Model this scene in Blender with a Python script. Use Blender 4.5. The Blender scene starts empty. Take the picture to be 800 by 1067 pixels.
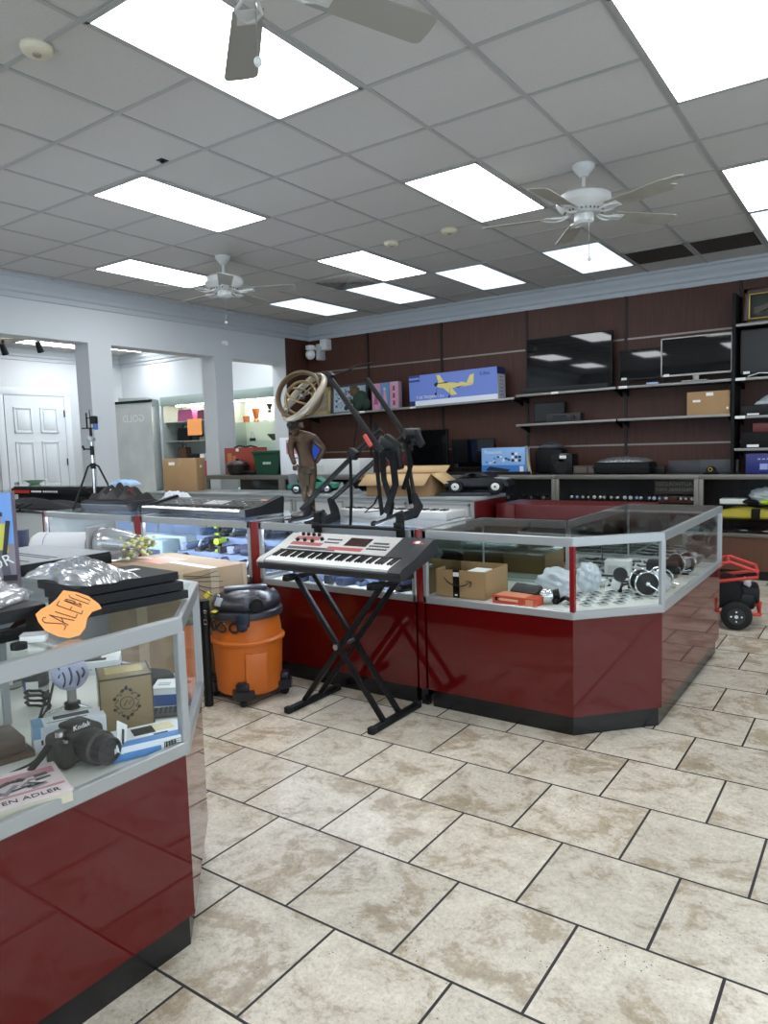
import bpy, bmesh, math, random
from mathutils import Vector, Matrix, Euler
from math import radians, sin, cos, pi
random.seed(7)
D = bpy.data
SC = bpy.context.scene
COL = SC.collection

# ------------------------------------------------------------------ camera
F_PX, PITCH, ROLL, YAW = 751.718, -0.09213, -0.03087, -0.61128
CAM_H, CEIL = 1.470, 3.3034
def cam_axes():
    f = Vector((sin(YAW), cos(YAW), 0)); r = Vector((cos(YAW), -sin(YAW), 0)); u = Vector((0, 0, 1))
    f2 = f*cos(PITCH) + u*sin(PITCH); u2 = u*cos(PITCH) - f*sin(PITCH)
    return r*cos(ROLL) + u2*sin(ROLL), u2*cos(ROLL) - r*sin(ROLL), f2
CR, CU, CF = cam_axes()
CO = Vector((0, 0, CAM_H))
cam_d = D.cameras.new('camera'); cam = D.objects.new('camera', cam_d); COL.objects.link(cam)
cam_d.sensor_fit = 'HORIZONTAL'; cam_d.sensor_width = 36; cam_d.lens = F_PX/800*36; cam_d.clip_start = .05
cam.matrix_world = Matrix(((CR.x, CU.x, -CF.x, 0), (CR.y, CU.y, -CF.y, 0), (CR.z, CU.z, -CF.z, CAM_H), (0, 0, 0, 1)))
SC.camera = cam
def ray(px, py): return CF*F_PX + CR*(px-400) - CU*(py-533.5)
def UZ(px, py, z): d = ray(px, py); return CO + d*((z-CAM_H)/d.z)      # the point of a level surface seen there
def UY(px, py, y): d = ray(px, py); return CO + d*(y/d.y)
def UX(px, py, x): d = ray(px, py); return CO + d*(x/d.x)

# ------------------------------------------------------------------ world, exposure
SC.view_settings.view_transform = 'Standard'; SC.view_settings.look = 'None'
SC.view_settings.gamma = 1; SC.view_settings.use_curve_mapping = False
SC.view_settings.exposure = 0.82
SC.cycles.transparent_max_bounces = 48
SC.cycles.max_bounces = 10; SC.cycles.diffuse_bounces = 5; SC.cycles.glossy_bounces = 6
LAMP = 6.2          # ceiling panels
LED = 55.0           # strips in the lit cases
W = D.worlds.new('daylight'); SC.world = W; W.use_nodes = True
W.node_tree.nodes['Background'].inputs[0].default_value = (.72, .86, 1, 1)
W.node_tree.nodes['Background'].inputs[1].default_value = 1.8

# ------------------------------------------------------------------ materials
def lin(h):
    if not isinstance(h, str): return tuple(h)
    v = [int(h[i:i+2], 16)/255 for i in (0, 2, 4)]
    return tuple(c/12.92 if c <= .04045 else ((c+.055)/1.055)**2.4 for c in v)
_m = {}
def M(name, col='808080', rough=.5, metal=0., spec=.5, emit=0, var=0, vscale=8, bump=0, bscale=60, stretch=None, alpha=1, trans=0, coat=0):
    if name in _m: return _m[name]
    m = D.materials.new(name); m.use_nodes = True; nt = m.node_tree; p = nt.nodes['Principled BSDF']
    c = lin(col)
    p.inputs['Base Color'].default_value = (*c, 1); p.inputs['Roughness'].default_value = rough
    p.inputs['Metallic'].default_value = metal; p.inputs['Specular IOR Level'].default_value = spec
    p.inputs['Coat Weight'].default_value = coat; p.inputs['Coat Roughness'].default_value = .05
    if emit: p.inputs['Emission Color'].default_value = (*c, 1); p.inputs['Emission Strength'].default_value = emit
    if alpha < 1: p.inputs['Alpha'].default_value = alpha
    if trans: p.inputs['Transmission Weight'].default_value = trans
    if var or bump:
        tc = nt.nodes.new('ShaderNodeTexCoord'); mp = nt.nodes.new('ShaderNodeMapping')
        nt.links.new(tc.outputs['Object'], mp.inputs[0])
        if stretch: mp.inputs['Scale'].default_value = stretch
    if var:
        n = nt.nodes.new('ShaderNodeTexNoise'); n.inputs['Scale'].default_value = vscale; n.inputs['Detail'].default_value = 6
        nt.links.new(mp.outputs[0], n.inputs['Vector'])
        r = nt.nodes.new('ShaderNodeMapRange'); r.inputs[1].default_value = .3; r.inputs[2].default_value = .7
        r.inputs[3].default_value = 1-var; r.inputs[4].default_value = 1+var
        mx = nt.nodes.new('ShaderNodeMix'); mx.data_type = 'RGBA'; mx.blend_type = 'MULTIPLY'; mx.inputs[0].default_value = 1
        mx.inputs[6].default_value = (*c, 1)
        nt.links.new(n.outputs[0], r.inputs[0]); nt.links.new(r.outputs[0], mx.inputs[7]); nt.links.new(mx.outputs[2], p.inputs['Base Color'])
    if bump:
        n2 = nt.nodes.new('ShaderNodeTexNoise'); n2.inputs['Scale'].default_value = bscale; n2.inputs['Detail'].default_value = 4
        nt.links.new(mp.outputs[0], n2.inputs['Vector'])
        bp = nt.nodes.new('ShaderNodeBump'); bp.inputs['Strength'].default_value = bump; bp.inputs['Distance'].default_value = .01
        nt.links.new(n2.outputs[0], bp.inputs['Height']); nt.links.new(bp.outputs[0], p.inputs['Normal'])
    _m[name] = m; return m
def glass(name, tint, refl=1.0, rough=0):
    if name in _m: return _m[name]
    m = D.materials.new(name); m.use_nodes = True; nt = m.node_tree; nt.nodes.clear()
    o = nt.nodes.new('ShaderNodeOutputMaterial'); mx = nt.nodes.new('ShaderNodeMixShader')
    t = nt.nodes.new('ShaderNodeBsdfTransparent'); t.inputs[0].default_value = (*tint, 1)
    g = nt.nodes.new('ShaderNodeBsdfGlossy'); g.inputs['Roughness'].default_value = rough; g.inputs[0].default_value = (refl, refl, refl, 1)
    f = nt.nodes.new('ShaderNodeFresnel'); f.inputs[0].default_value = 1.45
    # same reflectance on both sides of a thin pane
    ge = nt.nodes.new('ShaderNodeNewGeometry'); lw = nt.nodes.new('ShaderNodeMix'); lw.data_type = 'FLOAT'
    lw.inputs[2].default_value = 1.32; lw.inputs[3].default_value = 1/1.32
    nt.links.new(ge.outputs['Backfacing'], lw.inputs[0])
    nt.links.new(lw.outputs[0], f.inputs[0])
    nt.links.new(f.outputs[0], mx.inputs[0]); nt.links.new(t.outputs[0], mx.inputs[1]); nt.links.new(g.outputs[0], mx.inputs[2])
    nt.links.new(mx.outputs[0], o.inputs[0]); _m[name] = m; return m

GLASS = glass('case_glass', (.98, .99, .985))
GREENGLASS = glass('shelf_glass', (.86, .93, .90))
FILM = None
def film(name, tint, refl, rough, white):
    if name in _m: return _m[name]
    m = D.materials.new(name); m.use_nodes = True; nt = m.node_tree; nt.nodes.clear()
    o = nt.nodes.new('ShaderNodeOutputMaterial'); mx = nt.nodes.new('ShaderNodeMixShader'); m2 = nt.nodes.new('ShaderNodeMixShader')
    t = nt.nodes.new('ShaderNodeBsdfTransparent'); t.inputs[0].default_value = (*tint, 1)
    g = nt.nodes.new('ShaderNodeBsdfGlossy'); g.inputs['Roughness'].default_value = rough
    d = nt.nodes.new('ShaderNodeBsdfDiffuse'); d.inputs[0].default_value = (*white, 1)
    mx.inputs[0].default_value = refl; m2.inputs[0].default_value = .5
    nt.links.new(t.outputs[0], m2.inputs[1]); nt.links.new(d.outputs[0], m2.inputs[2])
    nt.links.new(m2.outputs[0], mx.inputs[1]); nt.links.new(g.outputs[0], mx.inputs[2]); nt.links.new(mx.outputs[0], o.inputs[0])
    _m[name] = m; return m
CLEARBAG = film('clear_bag', (.9, .9, .92), .35, .18, (.35, .36, .38))
WHITEBAG = film('white_bag', (.9, .92, .95), .1, .3, (.75, .79, .84))

RED = M('red_laminate', '560a0b', .05, spec=.5)
REDFLAT = M('red_edge', '6a0d10', .25)
ALU = M('aluminium', 'a9abac', .33, .5)
ALUD = M('aluminium_dull', 'a3a5a6', .42, .7)
BLACK = M('black_plastic', '0c0d0f', .45, spec=.3)
BLACKM = M('black_matte', '0b0b0d', .7, spec=.3)
GLOSSB = M('black_gloss', '07080a', .03)
DGREY = M('dark_grey', '2b2d31', .5)
GREY = M('mid_grey', '7c7e80', .5)
LGREY = M('light_grey', 'b4b6b6', .5)
PANELG = M('panel_grey', 'a9aaa6', .45, var=.03)
WHITE = M('white_plastic', 'e4e5e6', .4)
WPAINT = M('white_paint', 'c6cacd', .6, bump=.03, bscale=120)
DECK = M('deck_white', 'd6d6d0', .4)
CARD = M('cardboard', 'a5835c', .8, var=.06, vscale=5)
CARDD = M('cardboard_worn', '9a8468', .8, var=.12, vscale=7)
TAPE = M('tape', 'a98a5f', .25)
WOOD = M('wood_panel', '4a2e25', .5, spec=.3, var=.18, vscale=6, stretch=(9, 9, .5))
WOODB = M('wood_base', '5a3a2a', .42, var=.15, vscale=6, stretch=(9, 9, .5))
KICK = M('toe_kick', '101114', .22)
CHROME = M('chrome', 'd6d8da', .12, 1)
PAPER = M('paper_label', 'e9e9e6', .6)
ORANGEP = M('orange_card', 'f7a35c', .7)
BLUE = M('blue_plastic', '2456a8', .4)
YELLOW = M('yellow_plastic', 'd9c62f', .45)
LIME = M('lime_plastic', 'b9d93a', .45)
GREEN = M('green_plastic', '1d5a3c', .45)
REDP = M('red_plastic', 'c62a22', .4)
ORANGE = M('orange_plastic', 'c8661c', .42, var=.04)
RUBBER = M('rubber', '101010', .8)
PURPLE = M('purple_cloth', 'a0508a', .4)
PINK = M('pink_print', 'd86a9a', .45)
BRONZE = M('bronze', '423020', .4, .45, var=.2, vscale=14)
GOLDT = M('antique_gold', '8d7a58', .4, .6)
NAVY = M('navy', '1d2745', .5)
SKYB = M('sky_print', '5f78c8', .3)
INK = M('ink', '1a1a1c', .6)
BROWN = M('brown_wood', '4e3626', .4, var=.12, vscale=8, stretch=(1, 8, 8))

# ------------------------------------------------------------------ mesh building
class B:
    def __init__(s): s.bm = bmesh.new()
    def _tag(s, old, m):
        for f in s.bm.faces:
            if f.index == -1 or f not in old: f.material_index = m
    def _add(s, tmp, mat=None, m=0):
        me = D.meshes.new('t'); 
        for f in tmp.faces: f.material_index = m
        if mat is not None: bmesh.ops.transform(tmp, matrix=mat, verts=tmp.verts)
        tmp.to_mesh(me); tmp.free(); s.bm.from_mesh(me); D.meshes.remove(me); return s
    def box(s, x0, x1, y0, y1, z0, z1, m=0, bev=0, mat=None, seg=2):
        t = bmesh.new(); bmesh.ops.create_cube(t, size=1)
        bmesh.ops.transform(t, matrix=Matrix.Translation(((x0+x1)/2, (y0+y1)/2, (z0+z1)/2)) @ Matrix.Diagonal((abs(x1-x0), abs(y1-y0), abs(z1-z0), 1)), verts=t.verts)
        if bev: bmesh.ops.bevel(t, geom=t.edges[:], offset=bev, segments=seg, affect='EDGES', profile=.5)
        return s._add(t, mat, m)
    def ob(s, c, size, rot=(0, 0, 0), m=0, bev=0, seg=2):
        a, b_, c_ = (v/2 for v in size)
        return s.box(-a, a, -b_, b_, -c_, c_, m, bev, Matrix.Translation(c) @ Euler(rot).to_matrix().to_4x4(), seg)
    def cyl(s, p0, p1, r0, r1=None, n=16, m=0):
        p0, p1 = Vector(p0), Vector(p1); r1 = r0 if r1 is None else r1; d = p1-p0
        t = bmesh.new(); bmesh.ops.create_cone(t, cap_ends=True, segments=n, radius1=r0, radius2=r1, depth=d.length)
        return s._add(t, Matrix.Translation((p0+p1)/2) @ d.to_track_quat('Z', 'Y').to_matrix().to_4x4(), m)
    def tube(s, pts, r, n=8, m=0, closed=False, flat=1.0):
        pts = [Vector(p) for p in pts]; k = len(pts); rs = r if isinstance(r, (list, tuple)) else [r]*k
        t = bmesh.new(); rings = []; up = None
        for i, p in enumerate(pts):
            if closed: d = pts[(i+1) % k]-pts[i-1]
            else: d = pts[min(i+1, k-1)]-pts[max(i-1, 0)]
            d.normalize()
            if up is None: up = Vector((0, 0, 1)) if abs(d.z) < .9 else Vector((0, 1, 0))
            a = d.cross(up); a.normalize(); b_ = a.cross(d); up = b_
            rings.append([t.verts.new(p + a*(rs[i]*cos(2*pi*j/n)) + b_*(rs[i]*flat*sin(2*pi*j/n))) for j in range(n)])
        for i in range(k if closed else k-1):
            A, C = rings[i], rings[(i+1) % k]
            for j in range(n): t.faces.new((A[j], A[(j+1) % n], C[(j+1) % n], C[j]))
        if not closed: t.faces.new(rings[0][::-1]); t.faces.new(rings[-1])
        bmesh.ops.recalc_face_normals(t, faces=t.faces[:])
        return s._add(t, None, m)
    def lathe(s, prof, c=(0, 0, 0), n=28, m=0, mat=None, cap=True):
        t = bmesh.new(); rings = []
        for r, z in prof: rings.append([t.verts.new((max(r, 1e-4)*cos(2*pi*j/n), max(r, 1e-4)*sin(2*pi*j/n), z)) for j in range(n)])
        for A, C in zip(rings, rings[1:]):
            for j in range(n): t.faces.new((A[j], A[(j+1) % n], C[(j+1) % n], C[j]))
        if cap: t.faces.new(rings[0][::-1]); t.faces.new(rings[-1])
        mm = Matrix.Translation(c) if mat is None else Matrix.Translation(c) @ mat
        return s._add(t, mm, m)
    def ball(s, c, r, sc=(1, 1, 1), m=0, u=16, v=10, rot=(0, 0, 0)):
        t = bmesh.new(); bmesh.ops.create_uvsphere(t, u_segments=u, v_segments=v, radius=r)
        return s._add(t, Matrix.Translation(c) @ Euler(rot).to_matrix().to_4x4() @ Matrix.Diagonal((*sc, 1)), m)
    def torus(s, c, R, r, rot=(0, 0, 0), n=40, k=8, m=0, flat=1.0, w=1.0):
        mt = Matrix.Translation(c) @ Euler(rot).to_matrix().to_4x4()
        pts = [mt @ Vector((R*cos(2*pi*i/n), R*sin(2*pi*i/n)*w, 0)) for i in range(n)]
        ax = mt.to_3x3() @ Vector((0, 0, 1)); t = bmesh.new(); rings = []
        for i, p in enumerate(pts):
            out = (p-Vector(c)).normalized()
            rings.append([t.verts.new(p + out*(r*cos(2*pi*j/k)) + ax*(r*flat*sin(2*pi*j/k))) for j in range(k)])
        for i in range(n):
            A, C = rings[i], rings[(i+1) % n]
            for j in range(k): t.faces.new((A[j], C[j], C[(j+1) % k], A[(j+1) % k]))
        bmesh.ops.recalc_face_normals(t, faces=t.faces[:])
        return s._add(t, None, m)
    def prism(s, poly, z0, z1, m=0, mat=None):
        t = bmesh.new(); lo = [t.verts.new((x, y, z0)) for x, y in poly]; hi = [t.verts.new((x, y, z1)) for x, y in poly]; k = len(poly)
        t.faces.new(lo[::-1]); t.faces.new(hi)
        for i in range(k): t.faces.new((lo[i], lo[(i+1) % k], hi[(i+1) % k], hi[i]))
        bmesh.ops.recalc_face_normals(t, faces=t.faces[:])
        return s._add(t, mat, m)
    def quad(s, a, b_, c, d, m=0):
        t = bmesh.new(); t.faces.new([t.verts.new(v) for v in (a, b_, c, d)]); return s._add(t, None, m)
    def poly(s, pts, m=0):
        t = bmesh.new(); t.faces.new([t.verts.new(v) for v in pts]); return s._add(t, None, m)
    def front(s, x0, x1, z0, z1, y, m=0): return s.box(x0, x1, y-.0012, y+.001, z0, z1, m)
    def top(s, x0, x1, y0, y1, z, m=0): return s.box(x0, x1, y0, y1, z-.001, z+.0012, m)
    def text(s, txt, size, mat, m=0, depth=.0006, mirror=False):
        cu = D.curves.new('t', 'FONT'); cu.body = txt; cu.size = size; cu.extrude = depth; cu.align_x = 'CENTER'; cu.align_y = 'CENTER'; cu.resolution_u = 2
        o = D.objects.new('t', cu); COL.objects.link(o); dg = bpy.context.evaluated_depsgraph_get(); dg.update()
        me = D.meshes.new_from_object(o.evaluated_get(dg)); t = bmesh.new(); t.from_mesh(me)
        D.objects.remove(o); D.curves.remove(cu); D.meshes.remove(me)
        if mirror: bmesh.ops.transform(t, matrix=Matrix.Diagonal((-1, 1, 1, 1)), verts=t.verts); bmesh.ops.reverse_faces(t, faces=t.faces[:])
        return s._add(t, mat, m)
    def sheet(s, fn, nu, nv, m=0, thick=0):
        t = bmesh.new(); g = [[t.verts.new(fn(i/(nu-1), j/(nv-1))) for j in range(nv)] for i in range(nu)]
        for i in range(nu-1):
            for j in range(nv-1): t.faces.new((g[i][j], g[i+1][j], g[i+1][j+1], g[i][j+1]))
        if thick: bmesh.ops.solidify(t, geom=t.faces[:], thickness=thick)
        return s._add(t, None, m)
    def obj(s, name, mats, parent=None, label=None, cat=None, group=None, kind=None, loc=(0, 0, 0), rz=0, rot=None, sharp=.6, flat=False):
        bm = s.bm; bm.normal_update()
        for f in bm.faces: f.smooth = not flat
        for e in bm.edges:
            if len(e.link_faces) == 2:
                if e.calc_face_angle(0) > sharp: e.smooth = False
        me = D.meshes.new(name); bm.to_mesh(me); bm.free()
        for m in (mats if isinstance(mats, (list, tuple)) else [mats]): me.materials.append(m)
        o = D.objects.new(name, me); COL.objects.link(o); o.location = loc; o.rotation_euler = rot or (0, 0, rz)
        if parent: o.parent = parent
        props(o, label, cat, group, kind); return o
def props(o, label=None, cat=None, group=None, kind=None):
    if label: o['label'] = label
    if cat: o['category'] = cat
    if group: o['group'] = group
    if kind: o['kind'] = kind
def T(name, label, cat, loc=(0, 0, 0), rz=0, group=None):
    o = D.objects.new(name, None); COL.objects.link(o); o.location = loc; o.rotation_euler = (0, 0, rz); o.empty_display_size = .1
    props(o, label, cat, group); return o
def dup(o, loc, rz=None, label=None, group=None, sc=None):
    r = o.copy(); COL.objects.link(r); r.location = loc
    if rz is not None: r.rotation_euler = (r.rotation_euler[0], r.rotation_euler[1], rz)
    if sc: r.scale = sc
    if label: r['label'] = label
    if group: r['group'] = group
    for ch in list(o.children):
        c = ch.copy(); COL.objects.link(c); c.parent = r
        for g in list(ch.children):
            d = g.copy(); COL.objects.link(d); d.parent = c
    return r
def XYZ(v, z): return (v.x, v.y, z)
# a face lying in a vertical plane looking toward -y: text reads left to right
FY = lambda x, y, z: Matrix.Translation((x, y, z)) @ Euler((pi/2, 0, 0)).to_matrix().to_4x4()
FX = lambda x, y, z: Matrix.Translation((x, y, z)) @ Euler((pi/2, 0, pi/2)).to_matrix().to_4x4()
FT = lambda x, y, z, a=0: Matrix.Translation((x, y, z)) @ Euler((0, 0, a)).to_matrix().to_4x4()
# ================================================================== THE ROOM
XL, YB, XR, YF, XF = -7.35, 8.6, 2.6, -3.6, -12.04
TILE = .41
def floor_mat():
    m = D.materials.new('travertine_tiles'); m.use_nodes = True; nt = m.node_tree; p = nt.nodes['Principled BSDF']; N = nt.nodes.new; L = nt.links.new
    tc = N('ShaderNodeTexCoord'); mp = N('ShaderNodeMapping'); mp.inputs['Location'].default_value = (2.5812, -3.2385, 0)
    L(tc.outputs['Object'], mp.inputs[0])
    br = N('ShaderNodeTexBrick'); br.offset = .5; br.offset_frequency = 2; br.squash = 1
    br.inputs['Color1'].default_value = (0, 0, 0, 1); br.inputs['Color2'].default_value = (1, 1, 1, 1); br.inputs['Mortar'].default_value = (.5, .5, .5, 1)
    br.inputs['Scale'].default_value = 1; br.inputs['Mortar Size'].default_value = .0048; br.inputs['Mortar Smooth'].default_value = .15
    br.inputs['Brick Width'].default_value = TILE; br.inputs['Row Height'].default_value = TILE; br.inputs['Bias'].default_value = 0
    L(mp.outputs[0], br.inputs['Vector'])
    # every tile reads its own piece of stone
    sc = N('ShaderNodeVectorMath'); sc.operation = 'MULTIPLY_ADD'; sc.inputs[1].default_value = (7, 11, 5)
    L(br.outputs['Color'], sc.inputs[0]); L(tc.outputs['Object'], sc.inputs[2])
    def noise(scale, det, dist=0, rough=.6):
        n = N('ShaderNodeTexNoise'); n.inputs['Scale'].default_value = scale; n.inputs['Detail'].default_value = det; n.inputs['Distortion'].default_value = dist
        n.inputs['Roughness'].default_value = rough; L(sc.outputs[0], n.inputs['Vector']); return n.outputs[0]
    def ramp(x, stops):
        r = N('ShaderNodeValToRGB'); e = r.color_ramp.elements
        while len(e) < len(stops): e.new(.5)
        for k, (pos, c) in zip(e, stops): k.position = pos; k.color = (*c, 1) if len(c) == 3 else c
        L(x, r.inputs[0]); return r.outputs[0]
    big = noise(3.8, 15, .9, .68); mid = noise(16, 12, .4, .75)
    ad = N('ShaderNodeMath'); ad.operation = 'MULTIPLY_ADD'; ad.inputs[1].default_value = .62; L(big, ad.inputs[0])
    sb = N('ShaderNodeMath'); sb.operation = 'MULTIPLY'; sb.inputs[1].default_value = .38; L(mid, sb.inputs[0]); L(sb.outputs[0], ad.inputs[2])
    base = ramp(ad.outputs[0], [(.37, lin('9d8d76')), (.45, lin('b1a28b')), (.485, lin('c8beae')), (.54, lin('d3c9b7')), (.63, lin('dfd7c8'))])
    fine = ramp(noise(70, 8, .2, .85), [(.34, (.50, .47, .43)), (.52, (1, 1, 1))])
    mx = N('ShaderNodeMix'); mx.data_type = 'RGBA'; mx.blend_type = 'MULTIPLY'; mx.inputs[0].default_value = .7
    L(base, mx.inputs[6]); L(fine, mx.inputs[7])
    # pale and dark veins
    vein = ramp(noise(7, 12, .9, .8), [(.47, (1, 1, 1)), (.49, (.70, .64, .57)), (.51, (1.0, .99, .97)), (.53, (1, 1, 1))])
    m2 = N('ShaderNodeMix'); m2.data_type = 'RGBA'; m2.blend_type = 'MULTIPLY'; m2.inputs[0].default_value = .55
    L(mx.outputs[2], m2.inputs[6]); L(vein, m2.inputs[7])
    vo = N('ShaderNodeTexVoronoi'); vo.inputs['Scale'].default_value = 55; L(sc.outputs[0], vo.inputs['Vector'])
    pit = N('ShaderNodeMath'); pit.operation = 'LESS_THAN'; pit.inputs[1].default_value = .13; L(vo.outputs['Distance'], pit.inputs[0])
    pm = N('ShaderNodeMath'); pm.operation = 'MULTIPLY'; L(pit.outputs[0], pm.inputs[0])
    sel = N('ShaderNodeMath'); sel.operation = 'GREATER_THAN'; sel.inputs[1].default_value = .60; L(noise(5, 3), sel.inputs[0]); L(sel.outputs[0], pm.inputs[1])
    m3 = N('ShaderNodeMix'); m3.data_type = 'RGBA'; m3.inputs[7].default_value = (*lin('3b342d'), 1); L(pm.outputs[0], m3.inputs[0]); L(m2.outputs[2], m3.inputs[6])
    # tile to tile tone
    tone = N('ShaderNodeMapRange'); tone.inputs[3].default_value = .90; tone.inputs[4].default_value = 1.06; L(br.outputs['Color'], tone.inputs[0])
    m4 = N('ShaderNodeMix'); m4.data_type = 'RGBA'; m4.blend_type = 'MULTIPLY'; m4.inputs[0].default_value = 1; L(m3.outputs[2], m4.inputs[6]); L(tone.outputs[0], m4.inputs[7])
    g = N('ShaderNodeMix'); g.data_type = 'RGBA'; g.inputs[7].default_value = (*lin('2a2627'), 1); L(br.outputs['Fac'], g.inputs[0]); L(m4.outputs[2], g.inputs[6])
    L(g.outputs[2], p.inputs['Base Color'])
    rr = N('ShaderNodeMapRange'); rr.inputs[3].default_value = .30; rr.inputs[4].default_value = .8; L(br.outputs['Fac'], rr.inputs[0]); L(rr.outputs[0], p.inputs['Roughness'])
    bp = N('ShaderNodeBump'); bp.inputs['Strength'].default_value = .25; bp.inputs['Distance'].default_value = .004; bp.invert = True
    L(br.outputs['Fac'], bp.inputs['Height']); L(bp.outputs[0], p.inputs['Normal'])
    return m
B().box(XF-.2, XR+.2, YF-.2, YB+.2, -.12, 0).obj('floor', floor_mat(), kind='structure')

# suspended ceiling: tile board, T bars, cut through only by what hangs in it
CTILE = M('ceiling_tile', 'b8b6b3', .85, var=.03, vscale=90, bump=.25, bscale=140)
TBAR = M('ceiling_bar', '9d9d9c', .5)
GA, GB, G = 4.3885, -2.8593, .61      # grid origin (y, x) and module
B().box(XF-.2, XR+.2, YF-.2, YB+.2, CEIL, CEIL+.08).obj('ceiling', CTILE, kind='structure')
tb = B()
for i in range(-13, 7): tb.box(XL, XR, GA+i*G-.012, GA+i*G+.012, CEIL-.006, CEIL+.001)
for j in range(-7, 9): tb.box(GB+j*G-.012, GB+j*G+.012, YF, YB, CEIL-.0065, CEIL+.001)
tb.obj('trim_1', TBAR, kind='structure')
# crown moulding along left and back walls
def crown(p0, p1, nrm, name):
    d = Vector(p1)-Vector(p0); L_ = d.length; prof = [(0, 0), (.125, 0), (.125, -.028), (.10, -.036), (.085, -.075), (.05, -.115), (.042, -.15), (.018, -.165), (.018, -.215), (0, -.222)]
    b = B(); t = bmesh.new(); A = [t.verts.new(Vector(p0)+Vector(nrm)*u+Vector((0, 0, v))) for u, v in prof]; C = [t.verts.new(Vector(p1)+Vector(nrm)*u+Vector((0, 0, v))) for u, v in prof]
    for i in range(len(prof)-1): t.faces.new((A[i], A[i+1], C[i+1], C[i]))
    bmesh.ops.recalc_face_normals(t, faces=t.faces[:]); b._add(t)
    b.obj(name, M('crown_paint', 'b4bac0', .55), kind='structure', sharp=.3)
crown((XL, YF, CEIL), (XL, YB, CEIL), (1, 0, 0), 'trim_2')
crown((XL, YB, CEIL), (XR, YB, CEIL), (0, -1, 0), 'trim_3')
crown((XF, 1, CEIL), (XF, YB, CEIL), (1, 0, 0), 'trim_4')
crown((XF, YB, CEIL), (XL-.26, YB, CEIL), (0, -1, 0), 'trim_5')
# left wall with its three openings
b = B(); t0, t1 = XL-.26, XL
b.box(t0, t1, YF, 2.6, 0, CEIL); b.box(t0, t1, 2.6, 8.06, 2.71, CEIL); b.box(t0, t1, 8.06, YB, 0, CEIL)
b.box(t0, t1, 4.845, 5.14, 0, 2.71); b.box(t0, t1, 6.69, 7.0, 0, 2.71)
b.obj('wall_left', WPAINT, kind='structure')
B().box(XF-.2, XR+.2, YB, YB+.2, 0, CEIL).obj('wall_back', WPAINT, kind='structure')
B().box(XF-.2, XF, YF, YB, 0, CEIL).obj('wall_far', WPAINT, kind='structure')
b = B(); b.box(XR, XR+.2, YF, YB, 0, .35); b.box(XR, XR+.2, YF, YB, 2.75, CEIL)
for y0, y1 in ((YF, -2.6), (.2, .5), (3.3, 3.6), (6.4, YB)): b.box(XR, XR+.2, y0, y1, .35, 2.75)
b.obj('wall_right', WPAINT, kind='structure')
for k, (y0, y1) in enumerate(((-2.6, .2), (.5, 3.3), (3.6, 6.4))):
    w = B(); w.box(XR+.06, XR+.12, y0, y1, .35, .42); w.box(XR+.06, XR+.12, y0, y1, 2.68, 2.75)
    for y in (y0, y1-.06, (y0+y1)/2-.03): w.box(XR+.06, XR+.12, y, y+.06, .42, 2.68)
    f = w.obj('window_%d' % (k+4), ALU, kind='structure')
    B().box(XR+.088, XR+.094, y0+.03, y1-.03, .4, 2.7).obj('window_pane', GLASS, f)
# street front: piers, sill and header, three big shop windows
b = B(); b.box(XF-.2, XR, YF-.2, YF, 0, .35); b.box(XF-.2, XR, YF-.2, YF, 2.85, CEIL)
xs = [(-12.24, -7.3), (-4.35, -4.15), (-1.05, -.85), (2.3, 2.6)]
for x0, x1 in xs: b.box(x0, x1, YF-.2, YF, .35, 2.85)
b.obj('wall_front', WPAINT, kind='structure')
for k, (x0, x1) in enumerate(((-7.3, -4.35), (-4.15, -1.05), (-.85, 2.3))):
    w = B(); w.box(x0, x1, YF-.12, YF-.06, .35, .42); w.box(x0, x1, YF-.12, YF-.06, 2.78, 2.85)
    for x in (x0, x1-.06, (x0+x1)/2-.03): w.box(x, x+.06, YF-.12, YF-.06, .42, 2.78)
    f = w.obj('window_%d' % (k+1), ALU, kind='structure')
    B().box(x0+.03, x1-.03, YF-.094, YF-.088, .4, 2.8).obj('window_pane', GLASS, f)
# back wall: wood laminate boards between slotted uprights
b = B(); ups = [-7.24, -6.2, -4.98, -3.75, -2.525, -1.33, -.1, 1.1]
for i, (x0, x1) in enumerate(zip(ups, ups[1:])):
    b.box(x0+.012, x1-.012, YB-.022, YB-.001, 2.612, 3.085); b.box(x0+.012, x1-.012, YB-.022, YB-.001, 1.40, 2.592); b.box(x0+.012, x1-.012, YB-.022, YB-.001, .0, 1.38)
b.box(-7.34, -7.228, YB-.022, YB-.001, 0, 3.085)
b.box(XL+.001, XL+.02, 8.075, YB-.022, 0, 3.09)
b.obj('wall_back_panelling', WOOD, kind='structure')
b = B(); b.box(-7.3, 1.1, YB-.024, YB-.004, 2.592, 2.612)
b.box(-7.3, 1.1, YB-.024, YB-.004, 1.38, 1.40)
b.box(-6.1, -5.05, YB-.03, YB-.02, 3.083, 3.09); b.box(-3.5, -2.6, YB-.03, YB-.02, 3.083, 3.09); b.box(-2.4, -1.9, YB-.03, YB-.02, 3.083, 3.09)
b.obj('trim_6', M('seam_metal', '8b8580', .45, .6), kind='structure')
for k, x in enumerate(ups[1:-1]):
    b = B(); b.box(x-.014, x+.014, YB-.04, YB-.005, .9, 3.085)
    for z in range(44): b.box(x-.004, x+.004, YB-.0415, YB-.039, 1.0+z*.047, 1.025+z*.047, 1)
    b.obj('trim_%d' % (7+k), [M('upright_dark', '2b2625', .45, .4), BLACK], kind='structure')
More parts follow.
